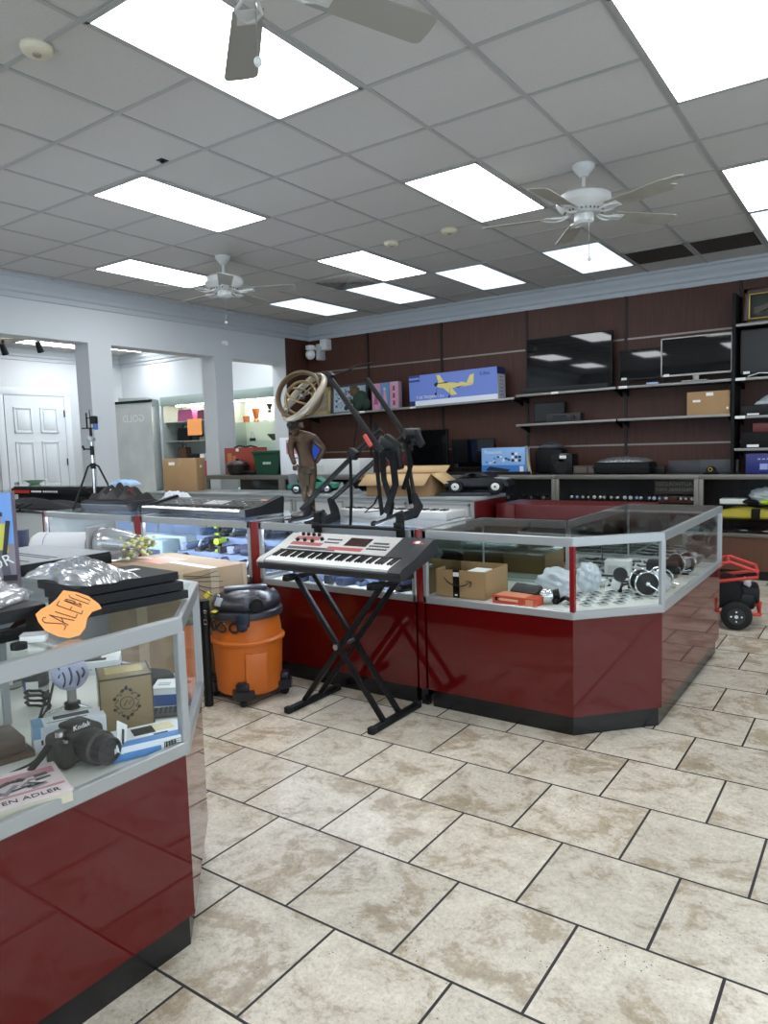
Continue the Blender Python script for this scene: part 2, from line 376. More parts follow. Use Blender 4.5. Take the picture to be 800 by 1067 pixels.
# far room door with six raised panels and its casing
def panel(b, y0, y1, z0, z1, x):
    for a, c, d, e in ((y0, y1, z0, z0+.03), (y0, y1, z1-.03, z1), (y0, y0+.03, z0, z1), (y1-.03, y1, z0, z1)): b.box(x, x+.016, a, c, d, e, 0, .005)
    b.box(x, x+.010, y0+.06, y1-.06, z0+.06, z1-.06, 0, .004)
WDOOR = M('door_paint', 'd5dbe0', .45)
y0, y1, zt = 6.30, 7.36, 2.49
dr = B().box(XF, XF+.035, y0, y1, .01, zt).obj('door_1', WDOOR, kind='structure')
b = B(); ym = (y0+y1)/2
for a, c in ((y0+.14, ym-.07), (ym+.07, y1-.14)): panel(b, a, c, 1.86, 2.3, XF+.035); panel(b, a, c, .95, 1.72, XF+.035); panel(b, a, c, .15, .78, XF+.035)
b.obj('door_panel', WDOOR, dr)
for z in (2.2, 1.35, .3): B().cyl((XF+.045, y1-.01, z-.06), (XF+.045, y1-.01, z+.06), .013).obj('hinge', M('hinge_bronze', '4b4640', .4, .7), dr)
B().lathe([(.025, 0), (.025, .01), (.012, .012), (.012, .04), (.028, .05), (.028, .075), (.0, .08)], (XF+.035, y0+.09, 1.02), mat=Euler((0, pi/2, 0)).to_matrix().to_4x4()).obj('knob', CHROME, dr)
b = B(); b.box(XF, XF+.03, y0-.13, y0-.01, 0, zt+.12, 0, .006); b.box(XF, XF+.03, y1+.01, y1+.13, 0, zt+.12, 0, .006); b.box(XF, XF+.034, y0-.13, y1+.13, zt+.01, zt+.13, 0, .006)
b.obj('trim_13', WDOOR, kind='structure')

# ------------------------------------------------------------------ ceiling fixtures
DIFF = M('lamp_diffuser', 'f7fbff', .5, emit=LAMP)
def light(a, bb, label, group='troffer lights in the suspended ceiling', w=1, y=None, x=None):
    y0 = GA+a*G if y is None else y; x0 = GB+bb*G if x is None else x
    t = T('ceiling_light', label, 'ceiling light', (x0+G/2, y0+G, CEIL), 0, group)
    f = B()
    for s in (-1, 1): f.box(s*G/2-s*.03, s*G/2-s*.005, -G+.012, G-.012, -.012, -.0005); f.box(-G/2+.01, G/2-.01, s*G-s*.03, s*G-s*.005, -.012, -.0005)
    f.obj('frame', TBAR, t)
    B().box(-G/2+.028, G/2-.028, -G+.028, G-.028, -.009, -.0005).obj('diffuser', DIFF if a != 4 else M('lamp_diffuser_cool', 'e4f2ff', .5, emit=.68), t)
light(-4, 0, 'large bright ceiling panel behind the nearest fan blade')
light(-2, 3, 'bright ceiling panel cut by the upper corner beside the tile row')
light(-2, -3, 'bright ceiling panel standing alone above the white columns')
light(0, -6, 'bright ceiling panel partly hidden by the fan over the columns')
light(0, 0, 'bright ceiling panel just in front of the damaged fan')
light(2, -3, 'bright ceiling panel beside the louvred air vent')
light(4, -2, 'bluish ceiling panel between the smoke detectors and the wood wall')
light(4, 0, 'bluish ceiling panel with a fan pull chain hanging before it')
light(4, 3, 'bluish ceiling panel past the two dark return grilles')
light(4, -4, 'bluish ceiling panel behind the louvred air vent')
light(4, -6, 'bluish ceiling panel in the corner over the security camera')
for a, bb in ((-8, 0), (-8, 3), (-8, -3), (-6, -6), (-10, -6), (2, 3), (-6, 6), (0, 6)):
    light(a, bb, 'ceiling panel over the shop floor out of the photo', 'troffer lights out of view')
light(0, 0, 'ceiling panel of the side room above the white door', x=-11.58, y=6.28)
light(0, 0, 'ceiling panel of the side room between the two columns', x=-11.28, y=7.26)
for xx, yy in ((-9.6, 2.5), (-9.6, 4.6), (-9.5, 6.6), (-8.4, 7.1)): light(0, 0, 'unseen ceiling panel added to brighten the side room', 'troffer lights out of view', x=xx, y=yy)  # added lamps out of sight, only to brighten the side room
# return grilles
for bb, lab in ((1, 'dark return air grille beside the bluish light panel'), (2, 'dark return air grille farther along the wood wall, past its twin')):
    t = T('return_air_grille', lab, 'air vent', (GB+(bb+.5)*G, GA+5.5*G, CEIL), 0, 'return grilles')
    f = B()
    for s in (-1, 1): f.box(s*(G/2-.03), s*(G/2-.006), -G/2+.006, G/2-.006, -.012, -.0005); f.box(-G/2+.006, G/2-.006, s*(G/2-.03), s*(G/2-.006), -.012, -.0005)
    f.obj('frame', TBAR, t)
    B().box(-G/2+.03, G/2-.03, -G/2+.03, G/2-.03, -.002, -.0005).obj('backing', M('duct_dark', '1d1815', .9), t)
    g = B()
    for k in range(1, 26): v = -G/2+.03+k*(G-.06)/26; g.box(v-.0015, v+.0015, -G/2+.03, G/2-.03, -.014, -.002); g.box(-G/2+.03, G/2-.03, v-.0015, v+.0015, -.014, -.002)
    g.obj('egg_crate', M('grille_brown', '3a302a', .6), t)
t = T('supply_air_vent', 'square louvred air vent with nested sloping blades', 'air vent', (GB-3.5*G, GA+3.5*G, CEIL))
B().box(-.29, .29, -.29, .29, -.004, -.0005).obj('backing', M('duct_grey', '2e2d2c', .8), t)
for k in range(5):
    o = .285-k*.052; b = B()
    for s in (-1, 1):
        b.quad((s*o, -o, -.006), (s*o, o, -.006), (s*(o-.034), o-.034, -.034), (s*(o-.034), -o+.034, -.034))
        b.quad((-o, s*o, -.006), (o, s*o, -.006), (o-.034, s*(o-.034), -.034), (-o+.034, s*(o-.034), -.034))
    ob_ = b.obj('louvre', M('vent_metal', 'b0aeaa', .5), t); md = ob_.modifiers.new('t', 'SOLIDIFY'); md.thickness = .002
def smoke(px, py, label):
    p = UZ(px, py, CEIL); t = T('smoke_detector', label, 'smoke detector', (p.x, p.y, CEIL), 0, 'smoke detectors on the ceiling')
    B().lathe([(.07, -.001), (.072, -.012), (.062, -.03), (.05, -.036), (.0, -.036)][::-1]).obj('housing', M('detector_cream', 'cdc5b0', .5), t)
    B().lathe([(.02, -.0365), (.018, -.043), (0, -.044)][::-1]).obj('sensor_cap', M('detector_grey', '8d887c', .5), t)
smoke(38, 48, 'cream smoke detector by the big light panel and nearest fan')
smoke(468, 239, 'cream smoke detector nearer the damaged fan, second from the vent')
smoke(408, 252, 'cream smoke detector nearer the louvred air vent')
p = UZ(169, 167, CEIL); b = B(); b.box(-.028, .028, -.028, .028, -.004, -.0005, 0, .001); b.cyl((0, 0, -.004), (0, 0, -.016), .012)
b.obj('ceiling_sensor', BLACK, label='small black square sensor on a ceiling tile', cat='sensor', loc=(p.x, p.y, CEIL))

FANW = M('fan_white', 'c6c7c6', .3, coat=.3); BLADE = M('fan_blade', '918f88', .5, bump=.15, bscale=300); BLADEW = M('fan_blade_worn', '949086', .55, var=.12, vscale=9)
def fan(x, y, a0, label, worn=False, R=.69):
    t = T('ceiling_fan', label, 'ceiling fan', (x, y, CEIL), 0, 'white ceiling fans')
    B().lathe([(.075, -.001), (.073, -.02), (.05, -.05), (.03, -.07), (.03, -.08), (0, -.08)][::-1]).obj('canopy', FANW, t)
    B().cyl((0, 0, -.07), (0, 0, -.20), .012).obj('downrod', FANW, t)
    mo = B().lathe([(.05, -.175), (.14, -.185), (.178, -.21), (.182, -.255), (.165, -.285), (.135, -.30), (.11, -.32), (0, -.32)][::-1], n=40).obj('motor_housing', FANW, t)
    b = B()
    for k in range(28): b.ob((.118*cos(k*2*pi/28), .118*sin(k*2*pi/28), -.303), (.03, .008, .012), (0, .6, k*2*pi/28))
    b.obj('cooling_slots', M('fan_shadow', '4b4b4b', .6), mo)
    B().lathe([(.062, -.315), (.066, -.33), (.066, -.37), (.05, -.385), (0, -.388)][::-1]).obj('switch_housing', FANW, t)
    for k in range(5):
        a = radians(a0+72*k); mt = Matrix.Rotation(a, 4, 'Z')
        fl = B()
        for s in (-1, 1): fl.tube([mt @ Vector(v) for v in ((.10, s*.012, -.318), (.15, s*.03, -.335), (.20, s*.045, -.333), (.25, s*.03, -.327), (.28, 0, -.325))], .007, 6)
        fl.ob(mt @ Vector((.245, 0, -.325)), (.09, .075, .005), (radians(-12), 0, a), 0, .002)
        fl.obj('blade_arm', FANW, t)
        n = 10; pts = []; w0, w1 = .056, .070
        brk = worn and k == 0
        for i in range(n+1): u = i/n; pts.append((.21+u*(R-.21-.03), -(w0+(w1-w0)*u)))
        if brk: pts += [(R-.03, -.06), (R+.05, -.055), (R+.09, -.035), (R+.06, -.02), (R-.01, -.012), (R-.03, .005), (R+.0, .03), (R-.04, .055)]
        else:
            for i in range(7): q = -pi/2+pi*i/6; pts.append((R-.03+.03*cos(q), (w1-.03)*(1 if q > 0 else -1 if q < 0 else 0)+.03*sin(q)))
        for i in range(n+1): u = 1-i/n; pts.append((.21+u*(R-.21-.04), (w0+(w1-w0)*u)))
        mm = mt @ Matrix.Translation((0, 0, -.322)) @ Matrix.Rotation(radians(-12), 4, 'X')
        B().prism(pts, -.003, .003, mat=mm).obj('blade', BLADEW if worn else BLADE, t, label='blade with a broken peeling tip' if brk else None)
    ch = B(); ch.tube([(.05, -.045, -.37), (.052, -.047, -.40), (.052, -.047, -.62)], .0022, 5); ch.obj('pull_chain', M('chain_metal', '9b9a96', .35, .8), t)
    B().ball((.052, -.047, -.63), .013, (1, 1, 1.25)).obj('chain_bob', FANW, t)
fan(-1.70, 1.79, 67, 'white ceiling fan nearest, hanging before the large light panel')
fan(-1.735, 4.937, -22, 'white ceiling fan with a broken blade tip near the return grilles', True)
fan(-5.236, 4.936, 30, 'white ceiling fan by the left columns, three light panels around it')
# ================================================================== DISPLAY COUNTERS
def inset(poly, d):
    k = len(poly); out = []
    for i in range(k):
        p, q, r = (Vector(poly[j % k]) for j in (i-1, i, i+1))
        a = (q-p).normalized(); c = (r-q).normalized(); na = Vector((-a.y, a.x)); nc = Vector((-c.y, c.x))   # CCW: inward = left
        dd = d[i-1] if isinstance(d, list) else d; de = d[i] if isinstance(d, list) else d
        # intersect the two shifted edges
        A0 = q+na*dd; C0 = q+nc*de; den = a.x*c.y-a.y*c.x
        out.append(A0 if abs(den) < 1e-6 else A0 + a*(((C0-A0).x*c.y-(C0-A0).y*c.x)/den))
    return [tuple(v) for v in out]
def rail(b, p, q, z0, z1, w, m=0, ext=0):
    p, q = Vector(p), Vector(q); d = (q-p); L_ = d.length; d.normalize(); a = math.atan2(d.y, d.x)
    b.box(-ext, L_+ext, 0, w, z0, z1, m, .003, Matrix.Translation((p.x, p.y, 0)) @ Matrix.Rotation(a, 4, 'Z'), 1)
def counter(label, poly, kinds, zt=1.003, zd=.615, base_m=RED, posts=None, back_m=None, group=None, kick=.02, name='display_counter', shelf=None, led=False, lower=.10, topglass=True):
    """poly: footprint, counter-clockwise; kinds[i] says what edge i is: g glass, b back, w closed end."""
    t = T(name, label, 'display counter', (0, 0, 0), 0, group)
    k = len(poly)
    B().prism(inset(poly, .012), lower, zd-.02).obj('base_cabinet', [base_m], t)
    # the laminate seams between the base panels
    B().prism(inset(poly, [kick+.01 if c == 'g' else .03 for c in kinds]), 0, lower).obj('toe_kick', KICK, t)
    sill = B(); top = B(); lip = B()
    for i in range(k):
        p, q = poly[i], poly[(i+1) % k]
        rail(sill, p, q, zd-.022, zd+.018, .022); rail(top, p, q, zt-.05, zt-.004, .026)
    sill.obj('sill_frame', ALU, t)
    tf = top.obj('top_frame', ALU, t)
    ins = inset(poly, .012)
    B().prism(inset(poly, .02), zd-.02, zd).obj('deck', DECK, t)
    for i in range(k):
        p, q = Vector(ins[i]), Vector(ins[(i+1) % k]); d = (q-p).normalized()
        if kinds[i] == 'g':
            g = B(); rail(g, p+d*.008, q-d*.008, zd+.02, zt-.045, .005); g.obj('glass_pane', GLASS, t)
        else:
            g = B(); L_ = (q-p).length; n = 2 if L_ > .9 else 1
            for j in range(n): a = p+d*(L_*j/n); c = p+d*(L_*(j+1)/n); rail(g, a+d*.01, c-d*.01, zd+.02, zt-.06, .008)
            g.obj('sliding_door' if kinds[i] == 'b' else 'end_panel', back_m or PANELG, t)
    for i in range(k):
        p = Vector(inset(poly, .013)[i])
        m = (posts or {}).get(i, ALU)
        B().ob((p.x, p.y, (zd+zt)/2-.016), (.026, .026, zt-zd-.06), (0, 0, math.atan2(p.y-poly[i-1][1], p.x-poly[i-1][0])), 0, .003, 1).obj('corner_post', m, t)
    if topglass: B().prism(inset(poly, .01), zt-.0045, zt).obj('top_glass', glass('top_glass', (.93, .96, .95)), t)
    else: B().prism(inset(poly, .01), zt-.0045, zt).obj('top_panel', LGREY, t)
    if shelf:
        B().prism(shelf[0], shelf[1]-.003, shelf[1]+.003).obj('glass_shelf', GREENGLASS, t)
    if led:
        b = B(); b.box(led[0]+.05, led[1]-.05, led[2]+.034, led[2]+.048, zt-.052, zt-.042); b.obj('light_strip', M('case_led', 'dfe9ff', .4, emit=LED), t)
    return t
YI, YK = 3.339, 4.05; zd_ = .595
# the case nearest the camera: front along the aisle, cut corner, return behind
counter('red display counter with cut corner nearest, under the orange card', [(-1.645, -1.3), (-1.645, 1.325), (-2.04, 1.725), (-4.3, 1.725), (-4.3, 1.1), (-2.27, 1.1), (-2.27, -1.3)], 'gggwbbw', back_m=M('door_white', 'd0d0cc', .4))
# the island: a straight run with lit cases, and the L shaped clear corner
POST_RED = M('post_red', '7a1214', .22)
counter('red display counter with cut corner where both glass fronts meet', [(-2.092, YI), (-1.237, YI), (-.899, 3.70), (-.899, 5.22), (-1.535, 5.22), (-1.535, YK), (-2.092, YK)], 'gggwbbw', posts={1: POST_RED}, shelf=([(-2.08, 3.72), (-1.56, 3.72), (-1.56, 4.03), (-2.08, 4.03)], .835), back_m=M('mirror_door', '9ea6a4', .03, 1))  # red of the front corner post is a reflection put into its colour
BLUEBACK = M('case_back', '8295b6', .45)
for x0, x1, fx, lab in ((-3.34, -2.14, -2.094, 'red display counter with lit case behind the keyboard stand'),
                        (-4.56, -3.42, -3.342, 'red display counter with lit case of tools behind the cardboard box'),
                        (-5.87, -4.64, -4.562, 'red display counter at the end of the run, pale cases inside')):
    t = counter(lab, [(x0, YI), (x1, YI), (x1, YK), (x0, YK)], 'ggbg', back_m=BLUEBACK, led=(x0, x1, YI), group='lit display counters in one row')
    B().box(x1+.001, fx-.001, YI+.0122, YI+.06, .1, zd_+.0).obj('filler_panel', RED, t); B().box(x1+.001, fx-.001, YI+.006, YI+.05, zd_, 1.0, 0, .002).obj('filler_strip', POST_RED, t); B().box(x1+.001, fx-.001, YI+.032, YI+.06, 0, .1).obj('kick_infill', KICK, t)
B().box(-5.9, -5.872, YI+.006, YI+.05, .1, 1.0).obj('filler_strip', POST_RED, t)
# grey backs of the far run
def grey_unit(x0, x1, lab, end=False):
    y0, y1, zt = 5.44, 6.0, 1.003
    t = T('storage_counter', lab, 'counter', (0, 0, 0), 0, 'grey backed counters of the far run')
    B().box(x0, x1-(.02 if end else 0), y0, y1, .1, zt-.03).obj('body', M('counter_grey', 'a8aaa8', .5), t)
    B().box(x0, x1-.02, y0+.05, y1-.05, 0, .1).obj('toe_kick', KICK, t)
    B().box(x0, x1, y0-.012, y1+.01, zt-.03, zt, 0, .004).obj('counter_top', M('counter_top', '8e9496', .25), t)
    n = 2; w = (x1-x0-.06)/n
    for i in range(n):
        a = x0+.03+i*w; b = B(); b.box(a+.02, a+w-.02, y0-.012-.006*i, y0+.002, .18, zt-.05, 0, .003)
        d = b.obj('sliding_door', M('door_grey', 'b3b4b0', .5), t)
        b = B(); 
        for s in (a+.02, a+w-.038): b.box(s, s+.018, y0-.02-.006*i, y0-.01-.006*i, .18, zt-.05)
        b.box(a+.02, a+w-.02, y0-.02-.006*i, y0-.01-.006*i, zt-.07, zt-.05); b.obj('door_rail', ALUD, d)
    if end: B().box(x1-.02, x1, y0-.01, y1, .02, zt-.028).obj('end_panel', M('end_red', '560b0e', .3), t)
    return t
grey_unit(-4.22, -2.85, 'grey backed counter with a red end panel under the black toy car', True)
grey_unit(-5.60, -4.222, 'grey backed counter under the open cardboard box and green toy car')
grey_unit(-7.28, -5.602, 'grey backed counter under the tall brown carton by the white column')
b = B(); b.box(-2.62, -1.56, 5.70, 5.74, 0, .935, 0, .004); b.box(-2.80, -2.625, 5.70, 5.74, 0, .935, 0, .004)
b.box(-2.80, -1.56, 5.74, 6.2, .0, .93)
b.obj('low_counter', M('end_red', '560b0e', .3), label='low plain red counter front behind the glass corner counter', cat='counter')
# wall counters: glass above, wood below
def wall_case(x0, x1, y0, y1, zt, zg, lab, base=WOODB, group='glass fronted counters under the wood wall', mid=True):
    t = T('wall_display_case', lab, 'display counter', (0, 0, 0), 0, group)
    B().box(x0+.002, x1-.002, y0+.02, y1, .1, zg).obj('base_cabinet', base, t)
    B().box(x0+.002, x1-.002, y0+.07, y1, 0, .1).obj('toe_kick', KICK, t)
    f = B(); f.box(x0, x1, y0, y0+.03, zt-.05, zt, 0, .003); f.box(x0, x1, y0, y0+.03, zg-.02, zg+.015, 0, .003)
    for x in (x0, x1-.045): f.box(x, x+.045, y0, y0+.035, zg, zt-.04, 0, .003)
    f.obj('frame', M('bronze_frame', '7b7770', .4, .6), t)
    g = B(); xm = (x0+x1)/2
    g.box(x0+.04, x1-.04, y0+.014, y0+.019, zg+.01, zt-.045); g.obj('glass_pane', GLASS, t)
    B().box(x0+.002, x1-.002, y0+.03, y1, zt-.02, zt).obj('counter_top', M('case_top_dark', '2d2c2c', .3), t)
    B().box(x0+.01, x1-.01, y1-.03, y1-.01, zg, zt-.02).obj('back_panel', M('case_dark', '17191f', .5), t)
    B().box(x0+.05, x1-.05, y0+.03, y1-.03, zg-.001, zg+.012).obj('deck', M('case_deck', '3b3c3e', .5), t)
    if mid: B().box(x0+.02, x1-.02, y0+.08, y1-.03, zg+.295, zg+.303).obj('glass_shelf', GREENGLASS, t)
    return t
ZW = 1.07
for x0, x1, lab in ((-1.6, -.05, 'glass fronted wall counter holding a folded yellow cloth'), (-3.15, -1.602, 'glass fronted wall counter with watches and a mirrored sign'),
                    (-4.70, -3.152, 'glass fronted dark wall counter behind the black toy car'), (-6.25, -4.702, 'glass fronted wall counter under the two black televisions'), (-7.3, -6.252, 'glass fronted wall counter in the corner, behind the statue'),
                    (-.048, 1.5, 'glass fronted wall counter out at the end of the row')):
    wall_case(x0, x1, 7.95, 8.54, ZW, .46, lab)
wall_case(-6.99, -5.72, 6.12, 6.72, 1.165, .62, 'glass fronted counter under the red carton and green bin', M('counter_grey', 'a8aaa8', .5), 'glass counters by the white columns', False)
wall_case(-5.718, -4.4, 6.12, 6.72, 1.165, .62, 'glass fronted counter under the white boxes by the statue', M('counter_grey', 'a8aaa8', .5), 'glass counters by the white columns', False)
# black counter by the far left
t = T('long_counter', 'black topped counter beneath the long black instrument cases', 'counter', (0, 0, 0))
B().box(-7.3, -5.98, 3.42, 4.7, .1, .97).obj('body', M('counter_grey', 'a8aaa8', .5), t); B().box(-7.25, -6.03, 3.47, 4.65, 0, .1).obj('toe_kick', KICK, t); B().box(-7.32, -5.96, 3.40, 4.72, .97, .99, 0, .004).obj('counter_top', GLOSSB, t)
# ================================================================== ON THE FLOOR BY THE ISLAND
def rx(a): return Matrix.Rotation(a, 4, 'X')
# --- X stand
t = T('keyboard_stand', 'black double braced folding X stand under the silver keyboard', 'keyboard stand', (-2.42, 3.08, 0))
XA, XB, ZT = -.285, .29, .755
for k, x in enumerate((XA, XB)):
    o = B().box(x-.018, x+.018, -.20, .22, .0, .032, 0, .004).obj('foot', BLACK, t)
    b = B(); 
    for yy in (-.205, .225): b.box(x-.021, x+.021, yy-.02, yy+.02, -.0005, .037, 0, .008)
    b.obj('foot_cap', RUBBER, o)
def leg(xa, xb, y, za=.03, zb=ZT):
    b = B(); d = Vector((xb-xa, 0, zb-za)); b.ob(((xa+xb)/2, y, (za+zb)/2), (.029, .022, d.length), (0, math.atan2(xb-xa, zb-za), 0), 0, .003); return b
for y in (-.10, .045): leg(XB, XA+.0, y).obj('leg', BLACK, t)
for y in (-.072, .073): leg(XA, XB+.0, y).obj('leg', BLACK, t)
zm = .03+(ZT-.03)*.5
B().cyl((.0, -.125, zm), (.0, .10, zm), .016).obj('pivot_bolt', CHROME, t)
for x in (XA, XB):
    b = B(); b.box(x-.02, x+.02, -.19, .2, ZT-.014, ZT+.012, 0, .004); o = b.obj('support_arm', BLACK, t)
    for yy in (-.15, .16): B().box(x-.024, x+.024, yy-.03, yy+.03, ZT+.0, ZT+.02, 0, .005).obj('rubber_pad', RUBBER, o)
for ch in t.children:
    if ch.name.startswith('support_arm') : pass
# --- silver keyboard, tilted toward the player
KW, KD = .97, .37; tilt = radians(14)
t = T('electronic_keyboard', 'silver and red electronic keyboard on a black X stand', 'keyboard', (-2.43, 2.905, .80)); t.rotation_euler = (tilt, 0, 0)
b = B(); b.prism([(-KW/2, 0), (KW/2, 0), (KW/2, KD), (-KW/2, KD)], .0, .03)
prof = [(0, .0), (0, .042), (.02, .05), (.15, .05), (.165, .062), (KD-.02, .085), (KD, .075), (KD, .0)]
b2 = B()
def side(b, x0, x1, prof, m=0): b.prism([(y, z) for y, z in prof], x0, x1, m, Matrix(((0, 0, 1, 0), (1, 0, 0, 0), (0, 1, 0, 0), (0, 0, 0, 1))))
side(b2, -KW/2, KW/2, [(0, 0), (0, .033), (.155, .035), (.155, .058), (KD-.02, .085), (KD, .075), (KD, 0)])
b2.obj('case', M('keyboard_black', '232427', .45), t); b.bm.free()
side(B(), 0, 0.001, prof) if False else None
b = B(); side(b, -KW/2-.002, -KW/2+.045, [(-.004, .012), (-.004, .045), (.02, .056), (.16, .06), (KD-.04, .087), (KD+.002, .078), (KD+.002, .03)]); b.obj('end_cheek', M('keyboard_silver', 'bcbab6', .38, .1), t)
b = B(); side(b, KW/2-.075, KW/2+.002, [(-.004, 0), (-.004, .045), (.02, .056), (.16, .062), (KD-.03, .09), (KD+.002, .078), (KD+.002, .0)]); b.obj('end_cheek', M('keyboard_black', '232427', .45), t)
b = B(); b.box(-KW/2, KW/2, -.006, .012, .0, .038, 0, .004); b.obj('front_lip', M('keyboard_black', '232427', .45), t)
# white and black keys
x0, x1 = -KW/2+.048, KW/2-.078; nk = 45; kw = (x1-x0)/nk
kb = B()
for i in range(nk): kb.box(x0+i*kw+.0006, x0+(i+1)*kw-.0006, .013, .15, .036, .052, 0, .0012, seg=1)
kb.obj('white_keys', M('key_white', 'f0efea', .25), t)
kb = B()
for i in range(nk-1):
    if i % 7 not in (2, 6): kb.box(x0+(i+1)*kw-.005, x0+(i+1)*kw+.005, .065, .150, .05, .062, 0, .002, seg=1)
kb.obj('black_keys', M('key_black', '0d0d0e', .25), t)
# control panel lies on the slope
sl = math.atan2(.027, KD-.02-.155); mt = Matrix.Translation((0, .155, .0585)) @ rx(sl)
pn = B(); pn.box(-KW/2+.04, KW/2-.19, .002, .195, -.002, .003, 0, 0, mt); pf = pn.obj('control_panel', M('keyboard_silver', 'bcbab6', .38, .1), t)
pb = B(); pb.box(KW/2-.19, KW/2-.07, -.005, .2, -.004, .0035, 0, 0, mt); pb.obj('speaker_grille', M('keyboard_black', '232427', .45), t); pb = B(); pb.box(-.42+.02, -.05, .008, .035, .003, .0036, 0, 0, mt); pb.obj('speaker_grille', M('keyboard_black', '232427', .45), t)
rd = B(); rd.box(-.41, -.18, .05, .085, .003, .0038, 0, 0, mt); rd.box(-.42, -.24, .11, .15, .003, .0038, 0, 0, mt); rd.box(-.12, .12, .022, .055, .003, .0038, 0, 0, mt)
rd.obj('red_legend_band', M('legend_red', 'a03535', .4), t)
sc_ = B(); sc_.box(-.03, .12, .075, .16, .003, .005, 0, 0, mt); sc_.obj('display_screen', M('screen_dark', '3a2526', .12), t)
bt = B()
for r in range(2):
    for c_ in range(8): bt.box(.14+c_*.017, .152+c_*.017, .05+r*.03, .062+r*.03, .003, .007, 0, .001, mt)
    for c_ in range(6): bt.box(-.18+c_*.018, -.167+c_*.018, .09+r*.035, .10+r*.035, .003, .007, 0, .001, mt)
bt.obj('buttons', DGREY, t); bt = B(); bt.box(.15, .25, .11, .125, .003, .005, 0, 0, mt); bt.obj('small_display', DGREY, t)
for x, y in ((-.39, .165), (-.35, .165), (-.31, .165), (-.27, .165), (-.385, .10), (-.33, .10), (-.215, .12), (-.27, .095)):
    kn = B(); kn.lathe([(.011, .003), (.0105, .016), (.008, .019), (0, .019)][::-1], (0, 0, 0), 14, 0, mt @ Matrix.Translation((x, y, 0))); kn.obj('knob', BLACK, t)
b = B(); b.box(KW/2-.10, KW/2-.035, .14, .165, .0042, .0052, 0, 0, mt); b.box(KW/2-.085, KW/2-.06, .14, .165, .0052, .0056, 1, 0, mt); b.obj('price_label', [M('label_red', 'd8443c', .5), PAPER], t)
# --- wet/dry vacuum
VX, VY = -3.115, 2.985
t = T('shop_vacuum', 'orange and black wet dry vacuum on castors by the stand', 'vacuum cleaner', (VX, VY, 0), radians(20)); t.scale = (1.07, 1.07, 1.02)
DR = B().lathe([(0, .05), (.165, .05), (.178, .06), (.185, .20), (.192, .34), (.204, .345), (.206, .36), (.198, .368), (.19, .372), (.186, .42), (.178, .485), (.178, .50), (0, .50)], n=56).obj('drum', ORANGE, t)
b = B(); b.box(-.06, .06, -.196, -.16, .08, .30, 0, .008, Matrix.Rotation(radians(38), 4, 'Z')); b.obj('drum_rib', ORANGE, DR)
b = B(); 
for a in range(3): b.lathe([(.10, .36), (.20, .39), (.199, .42), (.17, .44)], n=8, mat=Matrix.Rotation(0, 4, 'Z')) if False else None
b.bm.free()
b = B(); b.lathe([(.0, .485), (.186, .485), (.198, .49), (.202, .505), (.198, .525), (.17, .545), (.12, .552), (0, .552)], n=48); b.obj('lid', M('vac_grey', '34353a', .38), t)
mh = B(); mh.lathe([(0, .545), (.188, .545), (.19, .56), (.178, .59), (.14, .62), (.08, .636), (0, .64)], n=40); mo = mh.obj('motor_head', M('vac_dark', '202126', .3), t)
b = B()
for a in (0, 90, 180, 270): b.ob((.155*cos(radians(a+35)), .155*sin(radians(a+35)), .582), (.05, .085, .07), (0, radians(-24), radians(a+35)), 0, .014)
b.ob((.0, .0, .64), (.24, .07, .028), (0, 0, radians(30)), 0, .012); b.obj('head_shroud', M('vac_slate', '43474f', .32), mo)
b = B(); b.ob((-.085, -.155, .588), (.05, .012, .05), (radians(-25), 0, radians(-28)), 0, .004); b.obj('switch_panel', M('label_grey', 'a9adb1', .4), mo)
b = B(); b.ob((.055, -.168, .56), (.035, .008, .034), (radians(-22), 0, radians(18)), 0, .002); b.ob((.055, -.172, .56), (.034, .004, .004), (radians(-22), 0, radians(18)), 0); b.obj('warning_label', PAPER, mo)
b = B(); b.ob((-.105, -.165, .537), (.04, .03, .003), (radians(20), 0, radians(-30)), 0, .001); b.obj('yellow_sticker', M('sticker_yellow', 'e6d83a', .5), t)
b = B(); mt = Matrix.Rotation(radians(100), 4, 'Z'); b.cyl((.10, -.10, .58), (.135, -.155, .575), .033, None, 24); b.torus((.135, -.155, .575), .033, .007, (radians(90), 0, radians(40)), 24, 8); b.obj('hose_port', BLACK, t)
for a in (-70, 110): 
    mt = Matrix.Rotation(radians(a), 4, 'Z'); b = B(); b.box(.185, .212, -.035, .035, .455, .535, 0, .008, mt); b.box(.205, .218, -.022, .022, .44, .475, 0, .004, mt); b.obj('lid_latch', M('latch_navy', '20283a', .4), t)
b = B()
for k in range(4): b.torus((.196*cos(radians(-150+k*22)), .196*sin(radians(-150+k*22)), .452), .026, .007, (radians(90), 0, radians(-150+k*22+90)), 20, 6, 0, 1.0, 1.0)
b.torus((.197*cos(radians(-72)), .197*sin(radians(-72)), .455), .022, .007, (radians(90), 0, radians(18)), 18, 6)
b.obj('tool_rack', M('vac_dark', '202126', .3), t)
for k, a in enumerate((-75, 15, 105, 195)):
    mt = Matrix.Rotation(radians(a), 4, 'Z'); b = B(); b.prism([(.12, -.055), (.185, -.06), (.235, -.03), (.235, .03), (.185, .06), (.12, .055)], .045, .095, 0, mt); b.box(.16, .222, -.035, .035, .09, .14, 0, .012, mt)
    fo = b.obj('caster_foot', M('vac_dark', '202126', .3), t)
    b = B(); b.cyl(mt @ Vector((.195, -.012, .024)), mt @ Vector((.195, .012, .024)), .024, None, 18); b.obj('wheel', RUBBER, fo)
